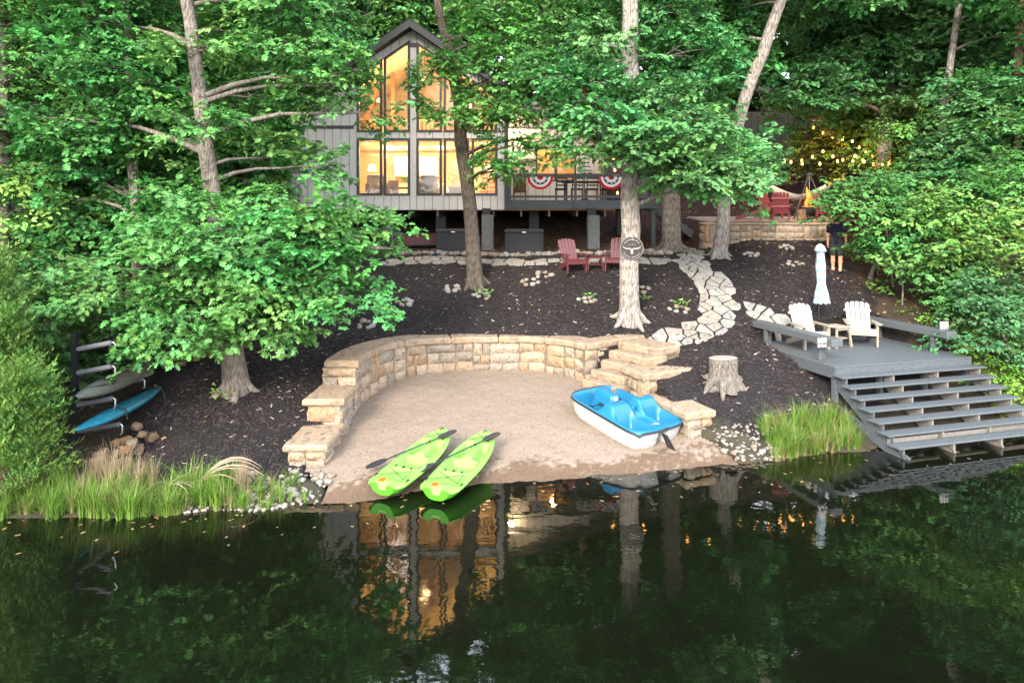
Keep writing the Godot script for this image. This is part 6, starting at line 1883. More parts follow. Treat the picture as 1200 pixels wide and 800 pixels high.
# --- boats -------------------------------------------------------------------
func kayak_width(u: float) -> float:   # u from stern 0 to bow 1
	var a := pow(clampf(u / 0.42, 0, 1), 0.5) * 0.12 + 0.88
	if u < 0.06: a *= 0.80 + 0.2 * (u / 0.06)
	var b := sqrt(maxf(0.0, 1.0 - pow(clampf((u - 0.45) / 0.55, 0, 1), 2.4)))
	return a * b
func bump(x: float, c: float, w: float) -> float: return smoothstep(0.0, 1.0, clampf(1.0 - absf(x - c) / w, 0, 1))
func sit_on_kayak(label: String, paddle_label: String, xf: Transform3D, L: float, half: float) -> void:
	var t := thing("kayak", label, "kayak", Vector3.ZERO, 0, "lime green kayaks on the beach")
	t.transform = xf
	var N := 46
	var M := 22
	var top := []
	var low := []
	for i in N + 1:
		var u := i / float(N)
		var w := half * maxf(kayak_width(u), 0.02)
		var sheer := 0.20 + 0.13 * pow(u, 3.0) + 0.03 * pow(1.0 - u, 4.0)
		var a := []
		var b := []
		for j in M + 1:
			var v := j / float(M) * 2.0 - 1.0
			var av := absf(v)
			var h := sheer + 0.015 * (1.0 - v * v)
			# stern deck well, seat, foot wells with ridges, bow deck
			h -= 0.055 * smoothstep(0.10, 0.14, u) * (1.0 - smoothstep(0.27, 0.30, u)) * (1.0 - smoothstep(0.62, 0.80, av))
			h -= 0.16 * smoothstep(0.32, 0.40, u) * (1.0 - smoothstep(0.52, 0.56, u)) * (1.0 - smoothstep(0.52, 0.72, av))
			h -= 0.15 * smoothstep(0.55, 0.60, u) * (1.0 - smoothstep(0.76, 0.82, u)) * smoothstep(0.20, 0.34, av) * (1.0 - smoothstep(0.62, 0.80, av))
			if u > 0.62 and u < 0.78 and av > 0.3 and av < 0.66: h += 0.03 * maxf(0.0, sin((u - 0.62) * 110.0))
			h -= 0.035 * smoothstep(0.83, 0.86, u) * (1.0 - smoothstep(0.93, 0.95, u)) * (1.0 - smoothstep(0.4, 0.6, av))
			h -= 0.03 * pow(av, 8.0)
			if u < 0.05: h -= 0.10 * (1.0 - smoothstep(0.25, 0.4, av)) * (1.0 - u / 0.05)   # carrying notch in the stern
			a.append(Vector3((u - 0.5) * L, h, v * w))
			var k := 0.0 + (sheer - 0.02) * pow(av, 3.2) + 0.10 * pow(maxf(u - 0.72, 0.0) / 0.28, 2.0) + 0.05 * pow(maxf(0.16 - u, 0.0) / 0.16, 2.0)
			b.append(Vector3((u - 0.5) * L * 0.995, minf(k, h - 0.012), v * w * (1.0 if av > 0.97 else 0.985)))
		top.append(a)
		low.append(b)
	var mb := MB.new()
	mb.grid(top, false, 1)
	part(mb, "deck", mats.kayak_green, t)
	mb = MB.new()
	mb.grid(low, false, -1)
	for e in [0, N]:
		for j in M: mb.quad(top[e][j], top[e][j + 1], low[e][j + 1], low[e][j], Vector3(-1 if e == 0 else 1, 0, 0))
	for i in N:
		for j in [0, M]: mb.quad(top[i][j], top[i + 1][j], low[i + 1][j], low[i][j], Vector3(0, 0, -1 if j == 0 else 1))
	part(mb, "hull", mats.kayak_bright, t)
	var P := func(u: float, v: float, up: float) -> Vector3:
		return Vector3((u - 0.5) * L, 0.215 + 0.13 * pow(u, 3.0) + 0.03 * pow(1.0 - u, 4.0) + up, v * half * kayak_width(u))
	for q in [[[0.13, -0.7], [0.27, 0.62], [0.13, 0.7], [0.27, -0.62]], [[0.82, -0.62], [0.92, 0.5], [0.82, 0.62], [0.92, -0.5]]]:
		mb = MB.new()
		for k in 3: mb.tube([P.call(q[k][0], q[k][1], 0.008), P.call(q[k + 1][0], q[k + 1][1], 0.008)], [0.006], 5)
		part(mb, "bungee_cord", mats.black, t)
	for v in [-0.42, 0.0, 0.42]:
		mb = MB.new()
		mb.cbox(P.call(0.315, v, 0.006), Vector3(0.05, 0.02, 0.05 if v == 0.0 else 0.03), 0.005)
		part(mb, "fitting", mats.black, t)
	mb = MB.new()
	mb.cbox(P.call(0.07, -0.25, 0.004), Vector3(0.11, 0.008, 0.11), 0.002)
	part(mb, "sticker", mats.orange, t)
	for v in [-0.86, 0.86]:
		mb = MB.new()
		mb.tube([P.call(0.12, v, -0.03), P.call(0.145, v * 1.04, 0.0), P.call(0.17, v, -0.03)], [0.012], 6)
		part(mb, "side_handle", mats.black, t)
	mb = MB.new()
	mb.tube([P.call(0.955, -0.25, 0.0), P.call(0.97, 0.0, 0.04), P.call(0.965, 0.3, 0.0)], [0.011], 6)
	part(mb, "bow_handle", mats.black, t)
	for v in [-0.3, 0.3]:
		mb = MB.new()
		mb.lathe([Vector2(0.022, -0.004), Vector2(0.022, 0.006), Vector2(0.0, 0.008)], 8, P.call(0.45, v, -0.158))
		part(mb, "scupper", mats.kayak_bright, t)
	# the paddle laid along the deck
	var p := thing("kayak_paddle", paddle_label, "paddle", Vector3.ZERO, 0, "black kayak paddles")
	p.transform = xf
	var a0: Vector3 = P.call(0.82, 0.45, 0.05)
	var b0: Vector3 = P.call(0.34, -1.2, 0.02)
	var ax := (b0 - a0).normalized()
	mb = MB.new()
	mb.tube([a0, b0], [0.014], 8)
	part(mb, "shaft", mats.rubber, p)
	for e in [[a0, -ax], [b0, ax]]:
		mb = MB.new()
		var side: Vector3 = e[1].cross(Vector3.UP).normalized()
		var rows := []
		for i in 8:
			var f := i / 7.0
			var w := 0.09 * pow(sin(PI * clampf(f * 0.86 + 0.07, 0, 1)), 0.55)
			var line := []
			for k in 7:
				var v := k / 3.0 - 1.0
				line.append(e[0] + e[1] * (0.38 * f - 0.05) + side * w * v + Vector3(0, 0.018 * v * v - 0.01 + (0.010 if k % 6 else 0.0), 0))
			rows.append(line)
		mb.grid(rows, false, 1)
		var under := []
		for r in rows: under.append(r.map(func(q): return q + Vector3(0, -0.008, 0)))
		mb.grid(under, false, -1)
		part(mb, "blade", mats.rubber, p)
	for f in [0.2, 0.8]:
		mb = MB.new()
		mb.tube([a0.lerp(b0, f), a0.lerp(b0, f + 0.012)], [0.026], 10)
		part(mb, "drip_ring", mats.black, p)
func pedal_h(u: float, v: float) -> float:   # deck height of the pedal boat; u 0 bow .. 1 stern, v -1 .. 1
	var av := absf(v)
	var rim := 0.46
	var h := rim
	var inside := smoothstep(0.03, 0.09, u) * (1.0 - smoothstep(0.93, 0.97, u)) * (1.0 - smoothstep(0.86, 0.93, av))
	# front foot wells
	var well := smoothstep(0.04, 0.10, u) * (1.0 - smoothstep(0.40, 0.50, u)) * (1.0 - smoothstep(0.84, 0.92, av))
	h -= 0.32 * well
	# steering pod between the wells at the bow
	var pod := (1.0 - smoothstep(0.15, 0.27, av)) * smoothstep(0.10, 0.16, u) * (1.0 - smoothstep(0.36, 0.42, u))
	h = maxf(h, lerpf(h, 0.58 - 0.25 * maxf(u - 0.26, 0.0), pod))
	# seat backs: two crests, curved, with a gap between them
	var crest := smoothstep(0.47, 0.56, u + 0.12 * absf(av - 0.52)) * (1.0 - smoothstep(0.57, 0.72, u)) * smoothstep(0.12, 0.22, av) * (1.0 - smoothstep(0.82, 0.95, av))
	h += 0.18 * crest
	# rear bowls behind the crests
	var bowl := smoothstep(0.60, 0.70, u) * (1.0 - smoothstep(0.88, 0.95, u)) * smoothstep(0.20, 0.32, av) * (1.0 - smoothstep(0.76, 0.90, av))
	h -= 0.28 * bowl
	# box and cup wells on the centre line
	var box := (1.0 - smoothstep(0.16, 0.20, av)) * smoothstep(0.66, 0.68, u) * (1.0 - smoothstep(0.90, 0.92, u))
	h -= 0.09 * box
	for c in [-0.09, 0.09]:
		if Vector2((u - 0.585) * 2.3, (v - c) * 0.8).length() < 0.05: h -= 0.06
	h -= 0.07 * pow(av, 14.0) + 0.04 * pow(absf(u * 2.0 - 1.0), 20.0)
	return h if inside > 0.0 else minf(h, rim)
func make_pedal_boat() -> void:
	var L := 2.2
	var B := 0.75
	var t := thing("pedal_boat", "blue and white plastic pedal boat drawn up on the sand", "pedal boat")
	# bow towards the wall on the left, stern towards the lake
	var bow := Vector3(1.75, 0.0, -14.2)
	var stern := Vector3(2.85, 0.0, -12.7)
	bow.y = sand(1.7, 14.1) - 0.02
	stern.y = sand(2.9, 12.6) - 0.04
	var ax := (stern - bow).normalized()
	var side := Vector3.UP.cross(ax).normalized()
	var up := ax.cross(side)
	t.transform = Transform3D(Basis(ax, up, side), (bow + stern) * 0.5)
	var N := 64
	var M := 44
	var rows := []
	var outline := func(u: float) -> float:   # rounded ends
		var e := absf(u * 2.0 - 1.0)
		return B * (1.0 - 0.16 * pow(e, 6.0)) * (0.93 + 0.07 * u)
	for i in N + 1:
		var u := i / float(N)
		var line := []
		for j in M + 1:
			var v := j / float(M) * 2.0 - 1.0
			var endr := 0.10 * pow(absf(v), 4.0) * (1.0 if u > 0.5 else -1.0) * pow(absf(u * 2.0 - 1.0), 6.0)
			line.append(Vector3((u - 0.5) * L - endr, pedal_h(u, v), v * outline.call(u)))
		rows.append(line)
	var mb := MB.new()
	mb.grid(rows, false, 1)
	part(mb, "deck", mats.boat_blue, t)
	# hulls: two white pontoons with a tunnel at the stern
	var edge := []
	for i in N + 1: edge.append(rows[i][0])
	for j in M + 1: edge.append(rows[N][j])
	for i in range(N, -1, -1): edge.append(rows[i][M])
	for j in range(M, -1, -1): edge.append(rows[0][j])
	mb = MB.new()
	mb.tube(edge, [0.022], 6, false)
	part(mb, "rub_rail", mats.rubber, t)
	var ring := []
	for f in [[0.0, 0.40], [0.02, 0.30], [0.05, 0.14], [0.12, 0.02]]:
		var line := []
		for p in edge:
			var s: float = 1.0 - f[0] * 0.9
			var tun: float = smoothstep(0.18, 0.10, absf(p.z)) * smoothstep(0.7, 1.0, p.x / (L * 0.5)) * 0.32
			line.append(Vector3(p.x * s - 0.02 * signf(p.x) - tun, f[1], p.z * (1.0 - f[0] * 1.1) - 0.012 * signf(p.z)))
		ring.append(line)
	mb = MB.new()
	mb.grid(ring, true)
	var bot := ring[ring.size() - 1] as Array
	var flat := []
	for k in range(0, bot.size(), 3): flat.append(bot[k])
	for k in flat.size(): mb.tri(flat[k], flat[(k + 1) % flat.size()], Vector3(0, 0.03, 0), Vector3.DOWN)
	part(mb, "hull", mats.boat_white, t)
	for s in [-1.0, 1.0]:
		mb = MB.new()
		mb.tube([Vector3((0.27 - 0.5) * L, 0.33, s * 0.2), Vector3((0.27 - 0.5) * L, 0.33, s * 0.42)], [0.012], 6)
		part(mb, "crank", mats.black, t)
		for e in [0.28, 0.40]:
			mb = MB.new()
			mb.cbox(Vector3((0.27 - 0.5) * L + (0.08 if e < 0.3 else -0.08), 0.33 + (0.05 if e < 0.3 else -0.04), s * e), Vector3(0.10, 0.03, 0.07), 0.01)
			part(mb, "pedal", mats.black, t)
	mb = MB.new()
	mb.cbox(Vector3((0.37 - 0.5) * L, 0.50, 0.0), Vector3(0.012, 0.09, 0.12), 0.003, Basis(Vector3.BACK, 0.35))
	part(mb, "label_plate", mats.boat_white, t)
	mb = MB.new()
	mb.tube([Vector3((0.61 - 0.5) * L, 0.45, 0), Vector3((0.61 - 0.5) * L, 0.56, 0)], [0.014], 8)
	mb.lathe([Vector2(0.0, -0.02), Vector2(0.028, 0.0), Vector2(0.0, 0.025)], 8, Vector3((0.61 - 0.5) * L, 0.57, 0))
	part(mb, "steering_lever", mats.boat_blue, t)
	mb = MB.new()
	mb.tube([Vector3(L * 0.5 - 0.04, 0.40, -0.13), Vector3(L * 0.5 + 0.02, 0.46, 0.0), Vector3(L * 0.5 - 0.04, 0.40, 0.13)], [0.012], 6)
	part(mb, "tow_handle", mats.black, t)
	mb = MB.new()
	mb.prism([Vector3(L * 0.5 - 0.1, 0.30, 0.0), Vector3(L * 0.5 + 0.02, 0.30, 0.02), Vector3(L * 0.5 + 0.24, 0.06, 0.06), Vector3(L * 0.5 + 0.20, -0.02, 0.06), Vector3(L * 0.5 + 0.10, 0.02, 0.03)], Vector3(0, 0, 0.018))
	part(mb, "rudder", mats.black, t)
	# a small worn grey emblem on the flank
	for k in 4:
		mb = MB.new()
		mb.cbox(Vector3(-0.12 + k * 0.075, 0.30 + 0.012 * (k % 2), B * 0.975), Vector3(0.05, 0.06 if k % 2 else 0.085, 0.006), 0.002)
		part(mb, "emblem_stroke", mats.pad_grey, t)
func make_boats() -> void:
	# stern in the shallows, bow up on the sand
	for q in [[-2.12, 10.62, -1.27, 12.4, "lime green kayak on the beach, the left of the two", "black paddle lying across the left green kayak"], [-1.22, 10.42, -0.46, 12.35, "lime green kayak on the beach, the right of the two, nearer the water", "black paddle lying across the right green kayak"]]:
		var s := Vector3(q[0], 0.02, -q[1])
		var b := Vector3(q[2], sand(q[2], q[3]) + 0.02, -q[3])
		var ax := (b - s).normalized()
		var side := ax.cross(Vector3.UP).normalized()
		var up := side.cross(ax)
		sit_on_kayak(q[4], q[5], Transform3D(Basis(ax, up, side), (s + b) * 0.5), s.distance_to(b), 0.38)
	make_pedal_boat()
	make_rack()
func long_hull(t: Node3D, a: Vector3, b: Vector3, half: float, depth: float, m: Material, flip: bool) -> void:   # a slim closed hull from a to b in the thing's own space
	var ax := (b - a).normalized()
	var side := ax.cross(Vector3.UP).normalized()
	var up := side.cross(ax)
	var rows := []
	for i in 25:
		var u := i / 24.0
		var w := half * pow(maxf(sin(PI * clampf(u, 0.012, 0.988)), 0.0), 0.62)
		var line := []
		for k in 18:
			var an := TAU * k / 18.0
			var y := sin(an)
			var yy := (0.45 * y if y > 0 else depth / half * y * 0.9) * w
			if flip: yy = -yy
			line.append(a.lerp(b, u) + side * cos(an) * w + up * (yy + 0.06 * pow(absf(u * 2 - 1), 3.0)))
		rows.append(line)
	var mb := MB.new()
	mb.grid(rows, true)
	part(mb, "hull", m, t)
func make_rack() -> void:
	var t := thing("kayak_rack", "black kayak rack with grey padded arms at the wood's edge, left", "rack")
	for q in [[-8.1, 12.0], [-8.35, 13.4]]:
		var g := land(q[0], q[1]) - 0.2
		var mb := MB.new()
		mb.box(Vector3(q[0], (g + 2.5) * 0.5, -q[1]), Vector3(0.09, 2.5 - g, 0.09))
		part(mb, "post", mats.black, t)
		for k in 4:
			var y: float = [2.17, 1.73, 1.14, 0.66][k]
			var len := 0.72 if k < 3 else 0.85
			var e := Vector3(q[0] + len, y + 0.14, -q[1])
			mb = MB.new()
			mb.tube([Vector3(q[0], y, -q[1]), e], [0.022], 8)
			mb.tube([e, e + Vector3(0.03, -0.03, 0), e + Vector3(0.03, -0.16, 0), e + Vector3(0.0, -0.2, 0)], [0.018], 7)
			part(mb, "arm", mats.steel, t)
			mb = MB.new()
			mb.tube([Vector3(q[0] + 0.06, y + 0.012, -q[1]), Vector3(q[0] + len - 0.03, y + 0.135, -q[1])], [0.048], 10)
			part(mb, "pad", mats.pad_grey, t)
	for y in [2.4, 0.5]:
		var mb := MB.new()
		mb.tube([Vector3(-8.1, y, -12.0), Vector3(-8.35, y, -13.4)], [0.03], 6)
		part(mb, "cross_bar", mats.black, t)
	t = thing("stored_kayak", "olive grey kayak resting on its side on the rack", "kayak")
	long_hull(t, Vector3(-7.52, 1.46, -11.15), Vector3(-7.95, 1.34, -14.1), 0.27, 0.20, mats.kayak_grey, true)
	var mb := MB.new()
	mb.tube([Vector3(-7.42, 1.42, -12.1), Vector3(-7.5, 1.62, -12.1), Vector3(-7.7, 1.66, -12.1), Vector3(-7.9, 1.5, -12.1)], [0.012], 5)
	part(mb, "strap", mats.black, t)
	mb = MB.new()   # cockpit rim
	var ring := []
	for k in 25: ring.append(Vector3(-7.62 + 0.15 * cos(TAU * k / 24.0), 1.55 + 0.02 * sin(TAU * k / 24.0) , -12.0 + 0.38 * sin(TAU * k / 24.0)))
	mb.tube(ring, [0.014], 5, false)
	part(mb, "cockpit_rim", mats.charcoal, t)
	t = thing("stored_kayak", "teal blue kayak on the lowest arms of the rack", "kayak")
	long_hull(t, Vector3(-7.28, 1.02, -10.75), Vector3(-7.62, 0.92, -14.1), 0.22, 0.10, mats.teal, false)
	for z in [-12.0, -13.3]:
		mb = MB.new()
		mb.tube([Vector3(-7.12, 0.88, z), Vector3(-7.16, 1.08, z), Vector3(-7.45, 1.14, z), Vector3(-7.75, 1.04, z)], [0.013], 5)
		part(mb, "strap", mats.black, t)

# --- string lights -------------------------------------------------------------
func light_string(label: String, pts: Array, sag: float, bulbs: int, lit: int) -> void:
	var t := thing("string_light", label, "string lights", pts[0], 0, "strings of warm bulbs")
	var path := []
	for s in pts.size() - 1:
		for k in 8:
			var f := k / 8.0
			path.append(pts[s].lerp(pts[s + 1], f) - Vector3(0, sag * 4.0 * f * (1.0 - f), 0))
	path.append(pts[pts.size() - 1])
	var mb := MB.new()
	mb.tube(path.map(func(p): return p - pts[0]), [0.006], 4, false)
	part(mb, "cord", mats.black, t)
	for i in bulbs:
		var f: float = (i + 0.5) / bulbs * (path.size() - 1)
		var p: Vector3 = path[int(f)].lerp(path[mini(int(f) + 1, path.size() - 1)], f - int(f)) - pts[0]
		mb = MB.new()
		mb.tube([p, p + Vector3(0, -0.05, 0)], [0.014], 6)
		var so := part(mb, "socket", mats.black, t)
		mb = MB.new()
		mb.lathe([Vector2(0.0, -0.12), Vector2(0.03, -0.108), Vector2(0.045, -0.07), Vector2(0.03, -0.02), Vector2(0.014, 0.0)], 8, p + Vector3(0, -0.05, 0))
		part(mb, "bulb", mats.bulb_glow, so)
		if i % lit == 0: lamp(t, p + Vector3(0, -0.1, 0), Color(1.0, 0.66, 0.32), 0.08, 0.03)
func make_string_lights() -> void:
	light_string("warm bulb string hanging down beside the deck's right end", [Vector3(3.75, 7.15, -24.1), Vector3(3.95, 5.45, -24.1)], 0.0, 4, 2)
	light_string("warm bulb string from the deck to the leaning oak", [Vector3(3.75, 7.2, -24.1), Vector3(6.7, 7.3, -23.2), Vector3(9.3, 7.0, -24.0)], 0.45, 8, 3)
	light_string("warm bulb string over the left of the fire pit", [Vector3(9.3, 7.0, -24.0), Vector3(12.0, 7.3, -25.0), Vector3(13.8, 7.1, -24.4)], 0.3, 11, 3)
	light_string("warm bulb string sloping up to the trees behind the hammock", [Vector3(11.9, 8.5, -26.0), Vector3(13.4, 7.75, -25.5), Vector3(14.1, 7.0, -24.6)], 0.15, 9, 3)
	light_string("short warm bulb string by the broken pale trunk", [Vector3(9.6, 6.9, -23.6), Vector3(12.6, 7.0, -23.8), Vector3(14.4, 6.9, -24.3)], 0.25, 9, 4)

# --- the person on the bank ----------------------------------------------------
func surface_net(bones: Array, cell: float, blend: float, mb: MB) -> void:   # bones: [a, b, ra, rb]
	var lo := Vector3.INF
	var hi := -Vector3.INF
	for q in bones:
		var r: float = maxf(q[2], q[3]) + cell * 2.0
		lo = lo.min(q[0] - Vector3.ONE * r).min(q[1] - Vector3.ONE * r)
		hi = hi.max(q[0] + Vector3.ONE * r).max(q[1] + Vector3.ONE * r)
	var nx := int((hi.x - lo.x) / cell) + 2
	var ny := int((hi.y - lo.y) / cell) + 2
	var nz := int((hi.z - lo.z) / cell) + 2
	var F := PackedFloat32Array()
	F.resize(nx * ny * nz)
	F.fill(1.0)
	for q in bones:
		var a: Vector3 = q[0]
		var b: Vector3 = q[1]
		var ab := b - a
		var ll := maxf(ab.length_squared(), 1e-9)
		var r: float = maxf(q[2], q[3]) + cell * 2.0 + blend
		var l := ((a.min(b) - Vector3.ONE * r) - lo) / cell
		var h := ((a.max(b) + Vector3.ONE * r) - lo) / cell
		for i in range(maxi(0, int(l.x)), mini(nx, int(h.x) + 2)):
			for j in range(maxi(0, int(l.y)), mini(ny, int(h.y) + 2)):
				for k in range(maxi(0, int(l.z)), mini(nz, int(h.z) + 2)):
					var p := lo + Vector3(i, j, k) * cell
					var f := clampf((p - a).dot(ab) / ll, 0, 1)
					var d: float = p.distance_to(a + ab * f) - lerpf(q[2], q[3], f)
					var at_i := (i * ny + j) * nz + k
					var e := F[at_i]
					var s := clampf(0.5 + 0.5 * (e - d) / blend, 0, 1)
					F[at_i] = lerpf(e, d, s) - blend * s * (1.0 - s)
	var V := {}
	var grad := func(i: int, j: int, k: int) -> Vector3:
		var g := Vector3.ZERO
		g.x = F[(mini(i + 1, nx - 1) * ny + j) * nz + k] - F[(maxi(i - 1, 0) * ny + j) * nz + k]
		g.y = F[(i * ny + mini(j + 1, ny - 1)) * nz + k] - F[(i * ny + maxi(j - 1, 0)) * nz + k]
		g.z = F[(i * ny + j) * nz + mini(k + 1, nz - 1)] - F[(i * ny + j) * nz + maxi(k - 1, 0)]
		return g.normalized()
	for i in nx - 1:
		for j in ny - 1:
			for k in nz - 1:
				var sum := Vector3.ZERO
				var n := 0
				var base := (i * ny + j) * nz + k
				var f0 := F[base]
				if absf(f0) > cell * 3.0: continue
				for e in [[0, 0, 0, 1, 0, 0], [0, 0, 0, 0, 1, 0], [0, 0, 0, 0, 0, 1], [1, 0, 0, 1, 1, 0], [1, 0, 0, 1, 0, 1], [0, 1, 0, 1, 1, 0], [0, 1, 0, 0, 1, 1], [0, 0, 1, 1, 0, 1], [0, 0, 1, 0, 1, 1], [1, 1, 0, 1, 1, 1], [1, 0, 1, 1, 1, 1], [0, 1, 1, 1, 1, 1]]:
					var fa := F[base + (e[0] * ny + e[1]) * nz + e[2]]
					var fb := F[base + (e[3] * ny + e[4]) * nz + e[5]]
					if (fa < 0.0) != (fb < 0.0):
						sum += Vector3(e[0], e[1], e[2]).lerp(Vector3(e[3], e[4], e[5]), fa / (fa - fb))
						n += 1
				if n > 0: V[base] = [lo + (Vector3(i, j, k) + sum / n) * cell, grad.call(i, j, k)]
	for i in range(1, nx - 1):
		for j in range(1, ny - 1):
			for k in range(1, nz - 1):
				var base := (i * ny + j) * nz + k
				var f0 := F[base]
				if absf(f0) > cell * 3.0: continue
				for e in [[ny * nz, nz, 1], [nz, 1, ny * nz], [1, ny * nz, nz]]:
					if (f0 < 0.0) == (F[base + e[0]] < 0.0): continue
					var q := [base, base - e[1], base - e[1] - e[2], base - e[2]]
					if not (V.has(q[0]) and V.has(q[1]) and V.has(q[2]) and V.has(q[3])): continue
					mb.tris(V[q[0]][0], V[q[1]][0], V[q[2]][0], V[q[0]][1], V[q[1]][1], V[q[2]][1])
					mb.tris(V[q[0]][0], V[q[2]][0], V[q[3]][0], V[q[0]][1], V[q[2]][1], V[q[3]][1])
func make_person() -> void:
	# walking away along the bank, half hidden by leaves: navy shirt, dark shorts, sandals
	var t := thing("person", "person in navy shirt and dark shorts standing behind the closed umbrella", "person", at(10.02, 20.0), 2.6)
	var hipL := Vector3(0.10, 0.90, 0)
	var hipR := Vector3(-0.10, 0.90, 0)
	var kneeL := Vector3(0.11, 0.49, 0.08)
	var kneeR := Vector3(-0.11, 0.48, -0.02)
	var ankL := Vector3(0.11, 0.08, 0.14)
	var ankR := Vector3(-0.11, 0.09, -0.16)
	var neck := Vector3(0, 1.45, 0.0)
	var shL := Vector3(0.19, 1.40, 0)
	var shR := Vector3(-0.19, 1.40, 0)
	var elL := Vector3(0.25, 1.12, -0.03)
	var elR := Vector3(-0.25, 1.12, 0.02)
	var wrL := Vector3(0.25, 0.88, 0.06)
	var wrR := Vector3(-0.25, 0.88, 0.12)
	var mb := MB.new()
	var bones := [[Vector3(0.06, 0.98, 0), Vector3(-0.06, 0.98, 0), 0.12, 0.12], [Vector3(0, 0.98, 0), Vector3(0, 1.22, 0.01), 0.13, 0.14], [Vector3(0, 1.22, 0.01), Vector3(0, 1.38, 0), 0.14, 0.10], [shL, shR, 0.075, 0.075], [Vector3(0, 1.38, 0), Vector3(0, 1.52, 0.02), 0.06, 0.055],
		[hipL, kneeL, 0.085, 0.058], [kneeL, kneeL.lerp(ankL, 0.35), 0.056, 0.058], [kneeL.lerp(ankL, 0.35), ankL, 0.058, 0.036], [hipR, kneeR, 0.085, 0.058], [kneeR, kneeR.lerp(ankR, 0.35), 0.056, 0.058], [kneeR.lerp(ankR, 0.35), ankR, 0.058, 0.036],
		[ankL, Vector3(0.115, 0.045, 0.26), 0.04, 0.028], [ankL, Vector3(0.11, 0.045, 0.09), 0.04, 0.036], [ankR, Vector3(-0.115, 0.05, -0.04), 0.04, 0.03], [ankR, Vector3(-0.11, 0.06, -0.21), 0.038, 0.034],
		[shL, elL, 0.052, 0.042], [elL, wrL, 0.042, 0.028], [shR, elR, 0.052, 0.042], [elR, wrR, 0.042, 0.028]]
	surface_net(bones, 0.016, 0.04, mb)
	# head with face, ears
	var hc := Vector3(0, 1.63, 0.02)
	surface_net([[hc + Vector3(0, 0.035, -0.01), hc + Vector3(0, 0.02, 0.01), 0.088, 0.085], [hc + Vector3(0, -0.03, 0.02), hc + Vector3(0, -0.075, 0.055), 0.065, 0.036], [hc + Vector3(0, 0.02, 0.09), hc + Vector3(0, -0.018, 0.115), 0.011, 0.015], [hc + Vector3(-0.02, -0.048, 0.083), hc + Vector3(0.02, -0.048, 0.083), 0.011, 0.011], [hc + Vector3(-0.035, 0.03, 0.078), hc + Vector3(0.035, 0.03, 0.078), 0.013, 0.013], [hc + Vector3(0.088, 0.02, -0.01), hc + Vector3(0.09, -0.02, -0.005), 0.016, 0.011], [hc + Vector3(-0.088, 0.02, -0.01), hc + Vector3(-0.09, -0.02, -0.005), 0.016, 0.011], [hc + Vector3(0, -0.06, -0.02), Vector3(0, 1.46, 0.0), 0.056, 0.058]], 0.008, 0.018, mb)
	for s in [[wrL, 1.0], [wrR, -1.0]]:   # hands: a palm and five curled fingers
		var w: Vector3 = s[0]
		var dn := Vector3(0.0, -0.94, 0.34)
		var fw := Vector3(0, 0.34, 0.94)
		var inn := Vector3(-s[1], 0, 0)
		var hb := [[w, w + dn * 0.05, 0.026, 0.030], [w + dn * 0.05 + fw * 0.022, w + dn * 0.085 + fw * 0.028, 0.016, 0.014], [w + dn * 0.05 - fw * 0.02, w + dn * 0.085 - fw * 0.026, 0.016, 0.013], [w + dn * 0.03 + fw * 0.02, w + dn * 0.06 + fw * 0.05 + inn * 0.015, 0.014, 0.010], [w + dn * 0.06 + fw * 0.05 + inn * 0.015, w + dn * 0.085 + fw * 0.052 + inn * 0.025, 0.010, 0.008]]
		for k in 4:
			var o := w + dn * 0.085 + fw * (0.030 - 0.019 * k)
			var ln: float = [0.040, 0.045, 0.041, 0.032][k]
			var m := o + dn * ln + inn * 0.006
			hb.append([o, m, 0.0092, 0.0085])
			hb.append([m, m + dn * ln * 0.72 + inn * 0.018, 0.0085, 0.0075])
		surface_net(hb, 0.0052, 0.006, mb)
	part(mb, "body", mats.skin, t)
	mb = MB.new()
	surface_net([[Vector3(0.05, 0.99, 0), Vector3(-0.05, 0.99, 0), 0.148, 0.148], [hipL, kneeL.lerp(hipL, 0.18), 0.108, 0.088], [hipR, kneeR.lerp(hipR, 0.18), 0.108, 0.088]], 0.02, 0.035, mb)
	part(mb, "shorts", mats.shorts, t)
	mb = MB.new()
	surface_net([[Vector3(0, 1.0, 0), Vector3(0, 1.22, 0.01), 0.162, 0.158], [Vector3(0, 1.22, 0.01), Vector3(0, 1.38, 0), 0.158, 0.115], [shL, shR, 0.09, 0.09], [shL, shL.lerp(elL, 0.55), 0.072, 0.066], [shR, shR.lerp(elR, 0.55), 0.072, 0.066]], 0.02, 0.04, mb)
	part(mb, "shirt", mats.navy, t)
	mb = MB.new()
	surface_net([[hc + Vector3(0, 0.055, -0.02), hc + Vector3(0, 0.045, 0.015), 0.09, 0.084], [hc + Vector3(0, 0.0, -0.045), hc + Vector3(0, -0.04, -0.045), 0.07, 0.055]], 0.012, 0.02, mb)
	part(mb, "hair", mats.hair, t)
	for q in [[Vector3(0.113, 0.012, 0.17), 0.0], [Vector3(-0.113, 0.014, -0.12), 0.06]]:
		mb = MB.new()
		mb.cbox(q[0], Vector3(0.095, 0.024, 0.28), 0.01, Basis(Vector3.RIGHT, q[1]))
		mb.beam(q[0] + Vector3(-0.048, 0.02, 0.03), q[0] + Vector3(0.048, 0.05, 0.04), 0.02, 0.012)
		part(mb, "sandal", mats.black, t)

